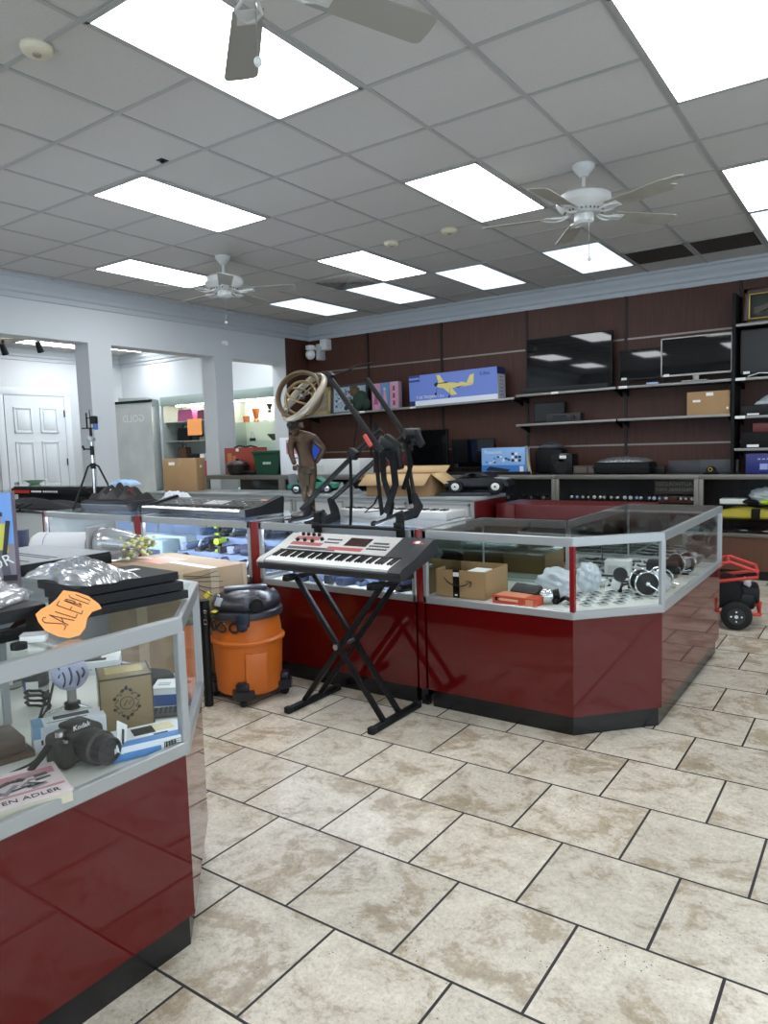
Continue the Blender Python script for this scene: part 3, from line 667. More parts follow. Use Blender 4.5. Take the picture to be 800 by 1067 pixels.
# --- wand
p = UZ(218, 735, 0); b = B(); b.cyl((0, 0, 0), (0, 0, .50), .026, .028, 20); b.cyl((0, 0, .49), (0, 0, .62), .033, .033, 20)
o = b.obj('vacuum_wand', BLACK, label='black plastic extension wand standing upright beside the orange vacuum', cat='tube', loc=(p.x, p.y, 0))
b = B(); b.ob((.03, -.018, .50), (.02, .012, .03), (0, 0, .3), 0, .004); b.ob((.03, -.018, .56), (.02, .012, .02), (0, 0, .3), 0, .004); b.obj('locking_button', CHROME, o)
# --- big carton behind
def carton_solid(b, w, d, h, m=0): b.box(-w/2, w/2, -d/2, d/2, 0, h, m, .004)
t = T('cardboard_box', 'large worn taped cardboard box behind the orange vacuum', 'cardboard box', (-3.79, 3.015, 0), radians(-6))
b = B(); carton_solid(b, .86, .50, .755); b.obj('carton', CARDD, t)
b = B(); b.box(-.432, .432, -.03, .03, .7545, .7562); b.box(-.06, .06, -.2518, -.249, .0, .75); b.box(.429, .4318, -.03, .03, .1, .755); b.box(.429, .4318, -.245, -.22, 0, .755); b.box(.429, .4318, .215, .245, 0, .755); b.obj('packing_tape', M('tape_pale', 'b7a68c', .3), t)
b = B(); b.ob((.4315, -.06, .60), (.0015, .045, .03), (radians(35), 0, 0)); b.ob((.4315, -.20, .48), (.0015, .06, .014), (0, 0, 0)); b.obj('yellow_label', M('sticker_yellow', 'e6d83a', .5), t)
b = B(); b.box(-.28, -.02, -.10, .12, .7558, .757); b.obj('red_stamp', M('stamp_pink', 'd59a86', .7), t)
b = B(); 
for k in range(5): b.tube([(.432, -.22+.02*k, .74-.02*k), (.432, -.1+.03*k, .72-.01*k*k), (.432, .02+.02*k, .735-.035*k)], .002, 4)
b.obj('stretch_wrap_crease', DGREY, t)
# --- red wheeled machine at the far right
p = Vector((-.985, 6.08, 0)); t = T('wheeled_generator', 'black engine unit on wheels with a red tubular handle, floor by the counter end', 'machine', (p.x, p.y, 0), radians(10))
REDM = M('machine_red', 'c23a32', .35)
b = B()
for y in (-.17, .17): b.tube([(-.22, y, .22), (-.22, y, .12), (.2, y, .12), (.2, y, .22)], .014, 8)
b.tube([(-.22, -.17, .12), (-.22, .17, .12)], .014); b.tube([(.2, -.17, .12), (.2, .17, .12)], .014); fr = b.obj('frame', REDM, t)
b = B(); b.tube([(-.27, -.15, .16), (-.25, -.15, .30), (-.05, -.15, .50), (.0, -.15, .505), (.18, -.15, .44), (.185, -.15, .40), (-.24, -.15, .33)], .013, 8)
b.tube([(-.27, .15, .16), (-.25, .15, .30), (-.05, .15, .50), (.0, .15, .505), (.18, .15, .44), (.185, .15, .40), (-.24, .15, .33)], .013, 8)
b.tube([(.18, -.15, .44), (.18, .15, .44)], .013); b.tube([(-.02, -.15, .505), (-.02, .15, .505)], .013); b.obj('handle', REDM, t)
b = B(); b.box(-.2, .17, -.14, .14, .14, .27, 0, .03); b.lathe([(.0, -.15), (.10, -.15), (.12, -.12), (.12, .12), (.10, .15), (0, .15)], (-.03, 0, .26), 28, 0, Matrix.Rotation(pi/2, 4, 'X')); b.box(.02, .20, -.12, .12, .18, .32, 0, .03); b.obj('engine', BLACK, t)
b = B(); 
for k in range(6): b.ob((.115, -.10+k*.04, .335), (.05, .022, .03), (0, .5, 0), 0, .006)
b.obj('fuel_cap_guard', M('guard_grey', 'b8b8b4', .4), t)
for y in (-.215, .215):
    b = B(); b.lathe([(.03, -.03), (.085, -.032), (.105, -.02), (.11, 0), (.105, .02), (.085, .032), (.03, .03)], (.04, y, .11), 32, 0, Matrix.Rotation(pi/2, 4, 'X')); w = b.obj('wheel', RUBBER, t)
    s = -1 if y < 0 else 1
    b = B(); b.cyl((.04, y+s*.03, .11), (.04, y+s*.036, .11), .06, None, 24); hb = b.obj('hub', M('hub_black', '26272a', .35), w)
    b = B(); b.cyl((.04, y+s*.036, .11), (.04, y+s*.044, .11), .014)
    for k in range(4): a = k*pi/2; b.cyl((.04+.036*cos(a), y+s*.036, .11+.036*sin(a)), (.04+.036*cos(a), y+s*.042, .11+.036*sin(a)), .007, None, 8)
    b.obj('lug_nut', CHROME, w)

# ================================================================== STATUE
p = (-3.25, 3.74, 1.003)
t = T('bronze_statue', 'bronze figure of a bowed man bearing an armillary globe', 'statue', p, radians(35)); t.scale = (1, 1, .965)
B().lathe([(0, 0), (.125, 0), (.125, .012), (.115, .02), (.10, .035), (0, .035)][::-1] if False else [(0, 0), (.125, 0), (.125, .014), (.105, .03), (.0, .032)], n=36).obj('base', M('statue_base', '1d1a18', .35), t)
V = {'pel': (.0, 0, .335, .058, .046), 'bel': (-.006, .005, .40, .053, .042), 'che': (-.022, .018, .50, .068, .052), 'sho': (-.03, .02, .555, .055, .042), 'nec': (-.052, -.002, .592, .027, .027), 'hea': (-.072, -.028, .612, .036, .038), 'top': (-.083, -.045, .632, .032, .034),
     'shL': (-.095, .018, .552, .033, .033), 'elL': (-.108, -.015, .465, .024, .024), 'wrL': (-.085, -.05, .395, .017, .017), 'haL': (-.075, -.055, .365, .016, .02),
     'shR': (.05, .03, .55, .036, .034), 'elR': (.118, .05, .47, .025, .025), 'wrR': (.068, .045, .392, .018, .018), 'haR': (.048, .048, .37, .016, .02),
     'hiL': (-.035, 0, .31, .046, .042), 'knL': (-.018, -.018, .19, .031, .031), 'caL': (-.012, .008, .12, .029, .029), 'anL': (-.006, .005, .055, .017, .017), 'toL': (-.008, -.045, .042, .016, .01),
     'hiR': (.035, 0, .31, .046, .042), 'knR': (.022, -.022, .185, .031, .031), 'caR': (.016, .004, .12, .029, .029), 'anR': (.03, .01, .055, .017, .017), 'toR': (.04, -.04, .042, .016, .01)}
Eg = [('pel', 'bel'), ('bel', 'che'), ('che', 'sho'), ('sho', 'nec'), ('nec', 'hea'), ('hea', 'top'), ('sho', 'shL'), ('shL', 'elL'), ('elL', 'wrL'), ('wrL', 'haL'), ('sho', 'shR'), ('shR', 'elR'), ('elR', 'wrR'), ('wrR', 'haR'),
      ('pel', 'hiL'), ('hiL', 'knL'), ('knL', 'caL'), ('caL', 'anL'), ('anL', 'toL'), ('pel', 'hiR'), ('hiR', 'knR'), ('knR', 'caR'), ('caR', 'anR'), ('anR', 'toR')]
def skin(name, V, Eg, root, mat, parent, sub=2):
    ks = list(V); me = D.meshes.new(name); me.from_pydata([V[k][:3] for k in ks], [(ks.index(a), ks.index(c)) for a, c in Eg], [])
    o = D.objects.new(name, me); COL.objects.link(o); md = o.modifiers.new('skin', 'SKIN')
    for i, k in enumerate(ks): sv = me.skin_vertices[0].data[i]; sv.radius = V[k][3:5]; sv.use_root = (k == root)
    md.use_smooth_shade = True; s = o.modifiers.new('sub', 'SUBSURF'); s.levels = sub; s.render_levels = sub
    dg = bpy.context.evaluated_depsgraph_get(); me2 = D.meshes.new_from_object(o.evaluated_get(dg)); o.modifiers.clear(); o.data = me2; D.meshes.remove(me); me2.name = name
    for pg in me2.polygons: pg.use_smooth = True
    me2.materials.clear(); me2.materials.append(mat); o.parent = parent; return o
body = skin('figure', V, Eg, 'pel', BRONZE, t)
b = B(); hc = Vector((-.080, -.045, .628))
for k in range(40):
    a = random.uniform(0, 2*pi); e = random.uniform(-.1, 1.2); b.ball(hc+Vector((.034*cos(a)*cos(e), .034*sin(a)*cos(e)+.006, .032*sin(e)+.004)), random.uniform(.009, .014), u=7, v=5)
b.obj('hair', M('statue_hair', '17130f', .5, .4), body)
b = B(); b.ball((-.088, -.078, .606), .006, (1, 1.2, 1.5), u=8, v=6); b.box(-.1, -.078, -.076, -.07, .592, .595); b.ball((-.099, -.07, .617), .005, u=6, v=5); b.ball((-.078, -.074, .617), .005, u=6, v=5); b.obj('face', BRONZE, body)
b = B()
for s, (hx, hy, hz) in ((-1, (-.075, -.055, .360)), (1, (.044, .046, .362))):
    for k in range(4): b.tube([(hx+(k-1.5)*.007, hy, hz), (hx+(k-1.5)*.008, hy-.008, hz-.018), (hx+(k-1.5)*.007, hy-.004, hz-.03-.003*(1.5-abs(k-1.5)))], [.0055, .005, .0035], 6)
    b.tube([(hx-s*.014, hy, hz+.008), (hx-s*.022, hy-.008, hz-.004), (hx-s*.022, hy-.01, hz-.014)], [.006, .005, .0035], 6)
b.obj('fingers', BRONZE, body)
b = B(); b.torus((0, 0, .325), .052, .014, (0.1, 0.05, 0), 28, 8, 0, 2.2); b.prism([(-.03, -.052), (.015, -.055), (.02, -.045), (-.03, -.045)], .22, .33); b.obj('loincloth', M('bronze_dark', '3a2d20', .45, .4, var=.2), body)
# globe of rings on the bowed shoulders
gc = Vector((-.015, .03, .845)); g = B()
g.cyl((-.03, .0, .63), (-.028, .01, .66), .02, .012)
g.torus(gc+Vector((-.02, 0, .01)), .165, .015, Vector((-.35, -.85, .25)).to_track_quat('Z', 'Y').to_euler(), 56, 10, 0, 1.8); gl = g.obj('meridian_ring', M('ring_brown', '6b5a42', .42, .5), t)
g = B(); g.torus(gc+Vector((.01, 0, -.01)), .20, .011, Vector((-.66, -.42, .62)).to_track_quat('Z', 'Y').to_euler(), 64, 10, 0, 2.2); g.obj('zodiac_ring', M('ring_silver', 'a39a8a', .4, .55), t)
g = B(); g.torus(gc+Vector((-.01, 0, -.01)), .118, .010, (radians(75), radians(30), radians(-30)), 48, 8, 0, 1.4); g.torus(gc, .112, .007, (radians(25), radians(25), 0), 48, 8, 0, 1.2); g.obj('inner_ring', GOLDT, t)
g = B(); g.cyl(gc+Vector((-.12, .0, -.10)), gc+Vector((.11, 0, .10)), .006); g.cyl(gc+Vector((-.06, .02, -.02)), gc+Vector((.06, -.02, .02)), .004); g.ball(gc, .022); g.obj('axis_rod', M('ring_steel', '77746f', .35, .8), t)
# ================================================================== BICYCLE RACK
ya, yb = 3.50, 3.86
t = T('bicycle_rack', 'black folded trunk bicycle rack with straps, propped on the lit counter', 'bicycle rack', (0, 0, 0))
def tb_(name, pts, r, mat=BLACK, n=10):
    o = B().tube([UY(*q) for q in pts], r, n).obj(name, mat, t); return o
TUBE = M('rack_tube', '08090a', .5, spec=.3)
tb_('cradle_arm', [(342, 391, ya), (365, 424, ya), (388, 457, ya+.02), (398, 470, ya+.05)], .017, TUBE)
tb_('cradle_arm', [(382, 395, yb), (404, 427, yb), (425, 457, yb-.02), (428, 468, yb-.05)], .017, TUBE)
tb_('frame_leg', [(314, 531, ya), (345, 498, ya+.03), (380, 463, ya+.08), (397, 448, ya+.1)], .016, TUBE)
tb_('frame_leg', [(344, 522, yb-.1), (390, 481, yb-.06), (424, 452, yb-.02), (430, 446, yb)], .016, TUBE)
tb_('frame_leg', [(421, 456, yb), (426, 485, yb-.06), (432, 520, yb-.12)], .013, TUBE)
tb_('foam_pad', [(344, 520, yb-.1), (348, 530, yb-.12), (350, 538, yb-.2), (338, 543, yb-.3), (318, 545, yb-.36)], [.022, .03, .032, .03, .026], M('foam', '17181b', .9, spec=.2), 14)
tb_('foam_pad', [(431, 516, yb-.12), (436, 528, yb-.16), (432, 535, yb-.25), (414, 540, yb-.34)], [.022, .028, .03, .026], M('foam', '17181b', .9, spec=.2), 14)
tb_('foam_pad', [(322, 529, ya+.2), (318, 541, ya+.12), (296, 545, ya-.02)], [.026, .028, .024], M('foam', '17181b', .9, spec=.2), 14)
for pts in ([(303, 545, 3.42), (322, 540, 3.38), (337, 533, 3.33)], [(390, 547, 3.40), (404, 541, 3.36), (419, 534, 3.33)]):
    o = tb_('hook_arm', pts, .013, TUBE); B().ball(UY(*pts[0]), .026, (1, .8, 1)).obj('hook_end', RUBBER, o)
tb_('cross_bar', [(328, 547.5, 3.30), (374, 549.5, 3.30), (419, 552, 3.30)], .010, TUBE)
for x in (331, 417):
    b = B(); p0, p1 = UY(x, 534, 3.325), UY(x, 568, 3.325); b.box(p0.x-.022, p0.x+.022, 3.305, 3.335, p1.z, p0.z, 0, .005); o = b.obj('hook_strap', BLACKM, t)
    B().ob((p0.x, 3.302, UY(x, 548, 3.30).z), (.06, .02, .035), (0, 0, 0), 0, .006).obj('buckle', BLACK, o)
q = UY(405, 466, 3.66); b = B(); b.ob(q, (.13, .07, .13), (0, .7, .4), 0, .02); b.cyl(q+Vector((-.04, -.05, .03)), q+Vector((.05, .05, -.02)), .045, None, 20); b.ob(q+Vector((.06, 0, -.07)), (.06, .05, .14), (0, -.2, .2), 0, .015); hub_ = b.obj('hinge_hub', BLACK, t)
q2 = UY(429, 452, yb-.04); b = B(); b.cyl(q2+Vector((-.03, -.04, 0)), q2+Vector((.03, .04, 0)), .036, None, 20); b.ob(q2+Vector((.05, 0, -.03)), (.05, .03, .11), (0, -.5, 0), 0, .01); b.obj('hinge_hub', BLACK, t)
q = UY(383, 459, 3.44); B().ob(q, (.026, .02, .085), (0, -.6, 0), 0, .008).obj('release_tab', M('tab_red', 'c4423a', .4), t)
q = UY(368, 473, 3.5); B().ob(q, (.07, .05, .06), (0, .5, 0), 0, .012).obj('clamp', BLACK, t)
def strap(pts, w=.012, name='strap'): return B().tube([UY(*v) for v in pts], w, 8, 0, False, .25).obj(name, M('webbing', '0a0a0b', .85, spec=.2), t)
strap([(365, 476, ya-.02), (366, 520, 3.44), (365, 549, 3.31)], .012)
strap([(398, 472, 3.6), (400, 500, 3.55), (408, 525, 3.6), (405, 541, 3.56)], .022)
strap([(408, 470, 3.62), (412, 505, 3.58), (402, 535, 3.56)], .026)
strap([(392, 440, 3.7), (392, 480, 3.66), (396, 520, 3.6), (398, 536, 3.5)], .016)
strap([(424, 460, yb-.05), (428, 485, yb-.1), (420, 510, yb-.15), (424, 500, yb-.14), (428, 525, yb-.1)], .014)
strap([(394, 516, 3.6), (390, 525, 3.5), (380, 534, 3.45), (395, 532, 3.42)], .007)
strap([(372, 430, ya+.15), (371, 450, ya+.1), (366, 478, ya)], .008)
tb_('rod', [(346, 391, ya), (358, 388, ya+.1), (372, 381, ya+.2), (389, 378, ya+.3)], .006, TUBE, 6)
b = B(); q = UY(344, 391, ya); b.ob(q, (.05, .05, .035), (0, .6, 0), 0, .01); b.obj('arm_cap', BLACK, t)
# ================================================================== NEAREST COUNTER: ON TOP
ZT1 = 1.0035; ZD = .6155
def console(label, px, py, z, rz, L=.38, d=.27, h=.052, name='game_console'):
    """dark slab whose near right corner is seen at px, py"""
    p = UZ(px, py, z); t = T(name, label, 'game console', (p.x, p.y, z), rz, 'stacked dark slab consoles')
    b = B(); b.prism([(0, 0), (0, d), (-L, d), (-L, 0)], 0, h*.44); b.prism([(.006, -.006), (.006, d), (-L, d), (-L, -.006)], h*.56, h); b.prism([(-.006, .006), (-.006, d-.006), (-L+.006, d-.006), (-L+.006, .006)], h*.40, h*.6)
    b.obj('shell', M('console_black', '26272b', .55), t, flat=True)
    b = B(); b.box(-L*.62, -L*.60, -.0072, -.0055, h*.62, h*.92); b.box(-L*.3, -L*.1, .0, .004, h*.44, h*.56); b.obj('disc_slot', BLACK, t); return t
AZ = radians(66)
console('dark slab console, lowest of the stack behind the orange card', 167, 623, ZT1, AZ-radians(90)+radians(24)) if False else None
# stack of three, long sides along the counter front
def slab(label, z, dx, dy, rz, top=False):
    t = T('game_console', label, 'game console', (-1.965+dx, 1.345+dy, z), rz, 'stacked dark slab consoles')
    b = B(); L, d, h = .33, .26, .0285
    b.prism([(-L/2, -d/2), (L/2, -d/2), (L/2-.012, d/2), (-L/2, d/2)], 0.003, h); b.prism([(-L/2+.02, -d/2+.02), (L/2-.02, -d/2+.02), (L/2-.03, d/2-.02), (-L/2+.02, d/2-.02)], 0, .004)
    b.obj('shell', M('console_black', '1b1c1f', .6, spec=.3), t, flat=True)
    b = B(); b.box(-.12, .02, -d/2-.001, -d/2+.004, .012, .015); b.obj('disc_slot', BLACK, t)
    if top: b = B(); b.box(.02, .12, .02, .045, h, h+.001); b.obj('paper_label', PAPER, t)
slab('dark slab console, lowest of the three behind the orange card', ZT1, .0, .0, radians(82))
slab('dark slab console, middle of the three behind the orange card', ZT1+.029, -.012, -.006, radians(80))
slab('dark slab console with a paper label, topmost of its stack', ZT1+.058, -.03, -.012, radians(83), True)
# big flat unit and what stands on it
t = T('audio_receiver', 'wide flat black unit with its reflection coloured onto the ribbed top, behind the plastic bags', 'electronics', (-2.70, 1.47, ZT1), radians(0)); t.scale = (1, 1, .66)
b = B(); b.box(-.36, .15, -.17, .25, .05, .115, 0, .004); b.box(-.36, .152, .03, .252, .045, .10, 0, .003); b.obj('body', BLACK, t)
b = B(); b.box(-.355, .147, -.165, .245, .1152, .1175); 
b.obj('top_cover', M('receiver_top_sheen', '8f9398', .35), t)  # reflection on the black unit's top, put in as pale grey
b = B()
for y in (-.10, -.06, .02, .05): b.box(-.34, .10, y-.004, y+.004, .1178, .119)
b.obj('vent_slot', BLACK, t)
for x, y in ((.10, -.12), (.10, .2), (-.3, -.12), (-.3, .2)): B().cyl((x, y, 0), (x, y, .05), .018).obj('foot', BLACK, t)
# boxed game standing at the picture edge
p = UZ(19, 617, ZT1); t = T('game_box', 'boxed game with a yellow shirted soldier on grey road under blue sky', 'box', (p.x, p.y, ZT1), radians(48))
w, h = .27, .345
b = B(); b.box(-w, 0, 0, .05, 0, h); b.front(-w, 0, .17, h, 0, 1); b.front(-w, 0, 0, .17, 0, 2)
b.front(-w, 0, 0, .05, -.0003, 3)
b.obj('carton', [M('box_purple', '6d6172', .5), M('print_sky', '6f9ad8', .4), M('print_road', '8d8490', .45), M('print_dusk', '6a5a64', .5)], t)
b = B()
def fig(x, s=1):
    b.front(x-.03*s, x+.03*s, .14, .24, -.0016, 0); b.front(x-.04*s, x-.026*s, .16, .235, -.0016, 0); b.ob((x, -.0022, .258), (.028, .002, .034), m=1); b.ob((x, -.0026, .272), (.038, .002, .014), m=2)
    b.ob((x-.016, -.0020, .10), (.026, .002, .10), (0, .1, 0), 3); b.ob((x+.016, -.0020, .10), (.026, .002, .10), (0, -.12, 0), 3); b.ob((x-.022, -.0024, .046), (.045, .002, .02), (0, 0, 0), 2); b.ob((x+.03, -.0024, .052), (.045, .002, .02), m=2)
    b.ob((x+.026*s, -.0026, .19), (.014, .002, .12), (0, .15, 0), 2)
fig(-.05); fig(-.16)
b.obj('figure_print', [M('print_yellow', 'c9c24e', .5), M('print_skin', 'b98d70', .5), M('print_black', '25262c', .5), M('print_grey', '5f6068', .5)], t)
b = B(); b.text('OR', .055, Matrix.Translation((-.045, -.0032, .105)) @ Matrix.Rotation(radians(-22), 4, 'Y') @ Euler((pi/2, 0, 0)).to_matrix().to_4x4()); b.text('S', .05, Matrix.Translation((-.06, -.0034, .058)) @ Matrix.Rotation(radians(-22), 4, 'Y') @ Euler((pi/2, 0, 0)).to_matrix().to_4x4()); b.obj('lettering', PAPER, t)
# plastic bags
def crumple(label, c, sx, sy, hgt, rz, seed, name='plastic_bag', mat=CLEARBAG, group=None, thing_cat='plastic bag', nx=60, ny=24):
    rnd = random.Random(seed); ph = [(rnd.uniform(3, 16), rnd.uniform(3, 16), rnd.uniform(0, 6.28), rnd.uniform(.3, 1)) for _ in range(12)]
    def fn(u, v):
        e = (sin(pi*u)**.45)*(sin(pi*v)**.45); s = sum(a*abs(sin(f*u*3.2+(g-9)*v*.7+q)) for f, g, q, a in ph)/6
        return ((u-.5)*sx+.012*sin(9*v+2), (v-.5)*sy+.012*sin(11*u), .002+hgt*e*(.35+.65*s))
    b = B(); b.sheet(fn, nx, ny); return b.obj(name, mat, label=label, cat=thing_cat, group=group, loc=c, rz=rz, sharp=.9)
p = UZ(88, 612, 1.13); crumple('crumpled clear plastic bag draped over the topmost dark console', (-2.03, 1.26, 1.092), .17, .34, .06, radians(88), 3)
B().ob((0, 0, .012), (.16, .10, .024), (0, 0, 0), 0, .008).obj('black_pouch', BLACKM, label='small black pouch under the end of the clear bag', cat='pouch', loc=(-2.07, 1.385, 1.125), rz=1.1) if False else None
crumple('crinkled silvery plastic wrap heaped at the left edge of the counter', (-1.98, .90, 1.085), .26, .30, .055, radians(40), 8)
t = T('disc_player', 'black box under the crinkled silvery wrap', 'electronics', (-1.93, .86, ZT1), radians(90))
B().box(-.19, .16, -.12, .2, .0, .08, 0, .004).obj('body', BLACK, t); B().box(-.1, .1, -.124, -.119, .02, .05, 0, .001).obj('front_panel', GLOSSB, t)
p = UZ(20, 676, ZT1); B().cyl((0, 0, 0), (0, 0, .014), .019, None, 24).obj('lens_cap', [BLACK], label='small round black cap at the counter front edge', cat='cap', loc=(p.x, p.y, ZT1))
p = UZ(36, 668, ZT1); b = B(); b.box(-.03, .03, -.02, .02, 0, .018, 0, .004); b.box(-.03, .03, -.02, .02, .018, .02, 1); b.obj('memory_card_box', [PAPER, LGREY], label='small white packet beside the round black cap', cat='packet', loc=(p.x, p.y, ZT1), rz=.8)
p = UZ(46, 652, ZT1); b = B()
for k in range(5): b.ob((random.uniform(-.03, .03), random.uniform(-.03, .03), .008+.01*k), (.07, .035, .014), (0, 0, k*.7), k % 2, .003)
b.obj('toy_figure', [M('toy_red', '8c2a22', .4), BLACK], label='small dark red and black toy beneath the wrap', cat='toy', loc=(p.x, p.y, ZT1))
# orange SALE card taped to the glass edge, leaning back on the slabs
pts = [(66, 615), (80, 617), (92, 621), (103, 629), (106, 634), (96, 637.5), (91, 644), (89, 654), (83, 662), (72, 665), (60, 663), (47, 657), (40, 648), (37, 640), (43, 634.5), (52, 630), (59, 624)]
c0 = UZ(72, 664, ZT1+.004); n = Vector((.70, -.26, .66)).normalized()
def on_plane(px, py, off=0): d = ray(px, py); q = c0+n*off; return CO + d*(((q-CO).dot(n))/d.dot(n))
b = B(); t_ = bmesh.new(); vs = [t_.verts.new(on_plane(*q)) for q in pts]; f_ = t_.faces.new(vs); r_ = bmesh.ops.extrude_face_region(t_, geom=[f_]); bmesh.ops.translate(t_, vec=n*-.0012, verts=[v for v in r_['geom'] if isinstance(v, bmesh.types.BMVert)]); bmesh.ops.recalc_face_normals(t_, faces=t_.faces[:]); b._add(t_)
sale = b.obj('sale_sign', ORANGEP, label='orange cut-out card with hand written letters on the counter edge', cat='sign')
b = B()
def pen(*q): b.tube([on_plane(x, y, .0006) for x, y in q], .0011, 5)
def crop(x, y): return (20+x/8, 600+y/8)
for st in ([(222, 345), (200, 350), (192, 370), (215, 390), (300, 395), (370, 400), (390, 420), (375, 450)], [(250, 325), (410, 410)], [(250, 325), (330, 345), (460, 372)], [(350, 350), (368, 385)],
           [(298, 298), (470, 352)], [(470, 352), (484, 322)], [(312, 245), (520, 318)], [(312, 245), (335, 208)], [(425, 278), (440, 258)], [(520, 318), (530, 290)], [(372, 205), (520, 262)], [(385, 195), (400, 212), (450, 225), (470, 218), (440, 205), (390, 195)],
           [(450, 225), (520, 245), (500, 225)], [(415, 160), (425, 180), (580, 235), (590, 205), (470, 155)]): pen(*[crop(x, y) for x, y in st])
b.obj('handwriting', INK, sale)

# ================================================================== NEAREST COUNTER: IN THE CASE
p = UZ(78, 806, ZD); t = T('camera', 'black bridge camera with strap and dangling white tag', 'camera', (-1.86, 1.10, ZD), radians(92)); t.scale = (1.12, 1.12, 1.12)
b = B(); b.box(-.065, .065, -.035, .03, .0, .082, 0, .014, seg=3); b.box(-.03, .035, -.03, .025, .08, .10, 0, .01); b.obj('body', M('camera_black', '1a1b1d', .5), t)
b = B(); b.lathe([(.038, 0), (.042, .01), (.042, .055), (.039, .058), (.036, .06), (.033, .09), (.03, .09), (.028, .08), (0, .08)], (.012, -.035, .042), 28, 0, Matrix.Rotation(pi/2, 4, 'X')); b.obj('lens', M('camera_black', '1a1b1d', .5), t)
b = B(); b.box(-.068, -.03, -.055, -.005, .004, .07, 0, .014, seg=3); b.obj('grip', RUBBER, t); B().cyl((-.05, -.02, .082), (-.05, -.02, .094), .014).obj('mode_dial', CHROME, t); B().cyl((-.05, -.042, .07), (-.05, -.046, .08), .008).obj('shutter_button', CHROME, t)
b = B(); b.text('Kodak', .018, FY(.003, -.0305, .09)); b.obj('lettering', PAPER, t)
b = B(); b.tube([(-.068, 0, .06), (-.10, -.015, .045), (-.14, -.02, .02), (-.165, .01, .008), (-.14, .05, .008), (-.09, .05, .01), (-.07, .03, .03)], .011, 8, 0, False, .25); b.obj('strap', M('webbing', '121316', .8), t)
b = B(); b.ob((.065, -.10, .05), (.036, .002, .085), (radians(-35), radians(38), 0)); tg = b.obj('tag', PAPER, t); b = B(); b.ob((.068, -.1018, .053), (.006, .002, .04), (radians(-35), radians(38), 0)); b.obj('barcode', INK, tg)
def small_box(name, label, c, size, rz, mats, paint=None, cat='box', group=None, rot=None):
    t = T(name, label, cat, c, rz, group); w, d, h = size
    if rot: t.rotation_euler = rot
    b = B(); b.box(-w/2, w/2, -d/2, d/2, 0, h, 0, .0015, seg=1)
    if paint: paint(b, w, d, h)
    b.obj('carton', mats, t); return t
def pnt(b, w, d, h):
    b.front(-w/2+.001, w/2-.001, .001, h*.55, -d/2, 1); b.front(.03, w/2-.004, .006, h-.006, -d/2-.0004, 2); 
    for k in range(9): b.front(.038+k*.004, .038+k*.004+.0022*(1+k % 2*.6), .01, h-.012, -d/2-.0012, 3)
    for k in range(4): b.front(w*.26, w/2-.008, .012+k*.006, .0135+k*.006, -d/2-.0012, 3)
    b.top(-w/2, w/2, -d/2, -d/2+.035, h, 1); b.top(-.03, .03, -.01, .045, h+.0004, 3); b.top(.02, .06, -.03, -.024, h+.0003, 3); b.top(.02, .085, .0, .05, h+.0003, 4)
small_box('retail_box', 'white and blue electronics box with barcode against the front glass', (-1.755, 1.255, ZD), (.215, .135, .042), radians(66), [M('box_white', 'e6e9ee', .35), M('box_blue', '4a86c8', .4), PAPER, INK, M('foil_cream', 'e8dcb4', .3)], pnt)
def pnt(b, w, d, h): b.top(-w/2+.01, w/2-.02, -d/2+.02, d/2-.01, h, 0); b.top(-.04, .06, .0, .03, h+.0003, 2); b.top(-.06, .05, -.02, -.016, h+.0002, 3); b.front(-w/2, -w/2+.02, h*.55, h, -d/2, 1); b.top(-w/2, -w/2+.03, -d/2, d/2, h+.0001, 1); b.front(-w/2+.02, -w/2+.026, .02, .034, -d/2, 3)
small_box('retail_box', 'white box with pale blue end behind the black camera', (-1.995, 1.165, ZD), (.20, .085, .072), radians(66), [M('box_white', 'e6e9ee', .35), M('box_paleblue', '7fa9cc', .4), DGREY, INK], pnt)
# tan keepsake box with an ornate emblem
t = T('emblem_box', 'tan keepsake box with black ornate emblem and dark edges', 'box', (-1.985, 1.355, ZD), radians(60))
w, d, h = .155, .15, .165; TAN = M('tan_box', '8a7450', .35)
b = B(); b.box(-w/2, w/2, -d/2, d/2, 0, h, 0, .002); b.obj('carton', TAN, t)
b = B()
for x in (-w/2, w/2):
    b.box(x-.002, x+.002, -d/2-.002, -d/2+.003, 0, h)
b.box(-w/2-.0015, w/2+.0015, -d/2-.002, -d/2+.003, h-.004, h+.001); b.box(-w/2-.002, -w/2+.003, -d/2, d/2, h-.004, h+.001); b.box(w/2-.003, w/2+.002, -d/2, d/2, h-.004, h+.001); b.obj('edge_trim', M('trim_dark', '3a2f22', .4), t)
b = B(); cz = h*.5
for s in (-1, 1):
    for r in (-1, 1):
        b.tube([(s*.004, -d/2-.001, cz+r*.045), (s*.018, -d/2-.001, cz+r*.036), (s*.014, -d/2-.001, cz+r*.026), (s*.026, -d/2-.001, cz+r*.030), (s*.034, -d/2-.001, cz+r*.018), (s*.024, -d/2-.001, cz+r*.012), (s*.036, -d/2-.001, cz+r*.003)], .0026, 5, 0, False, .4)
        b.ball((s*.036, -d/2-.001, cz+r*.017), .005, (1, .2, 1), u=8, v=5)
        b.ball((s*.012, -d/2-.001, cz+r*.04), .005, (1, .2, 1), u=8, v=5)
b.torus((0, -d/2-.001, cz), .020, .0012, (pi/2, 0, 0), 24, 5, 0, .5); b.tube([(-.009, -d/2-.001, cz-.008), (.0, -d/2-.001, cz+.009), (.008, -d/2-.001, cz-.006), (.011, -d/2-.001, cz+.007)], .0014, 5)
for r in (-1, 1): b.ball((0, -d/2-.001, cz+r*.048), .006, (.8, .2, 1.3), u=8, v=5)
b.obj('emblem', INK, t); b = B(); b.top(-.055, .055, -.03, .05, h, 0); b.obj('foil_patch', M('foil_gold', 'd8bf7c', .25, .5), t)
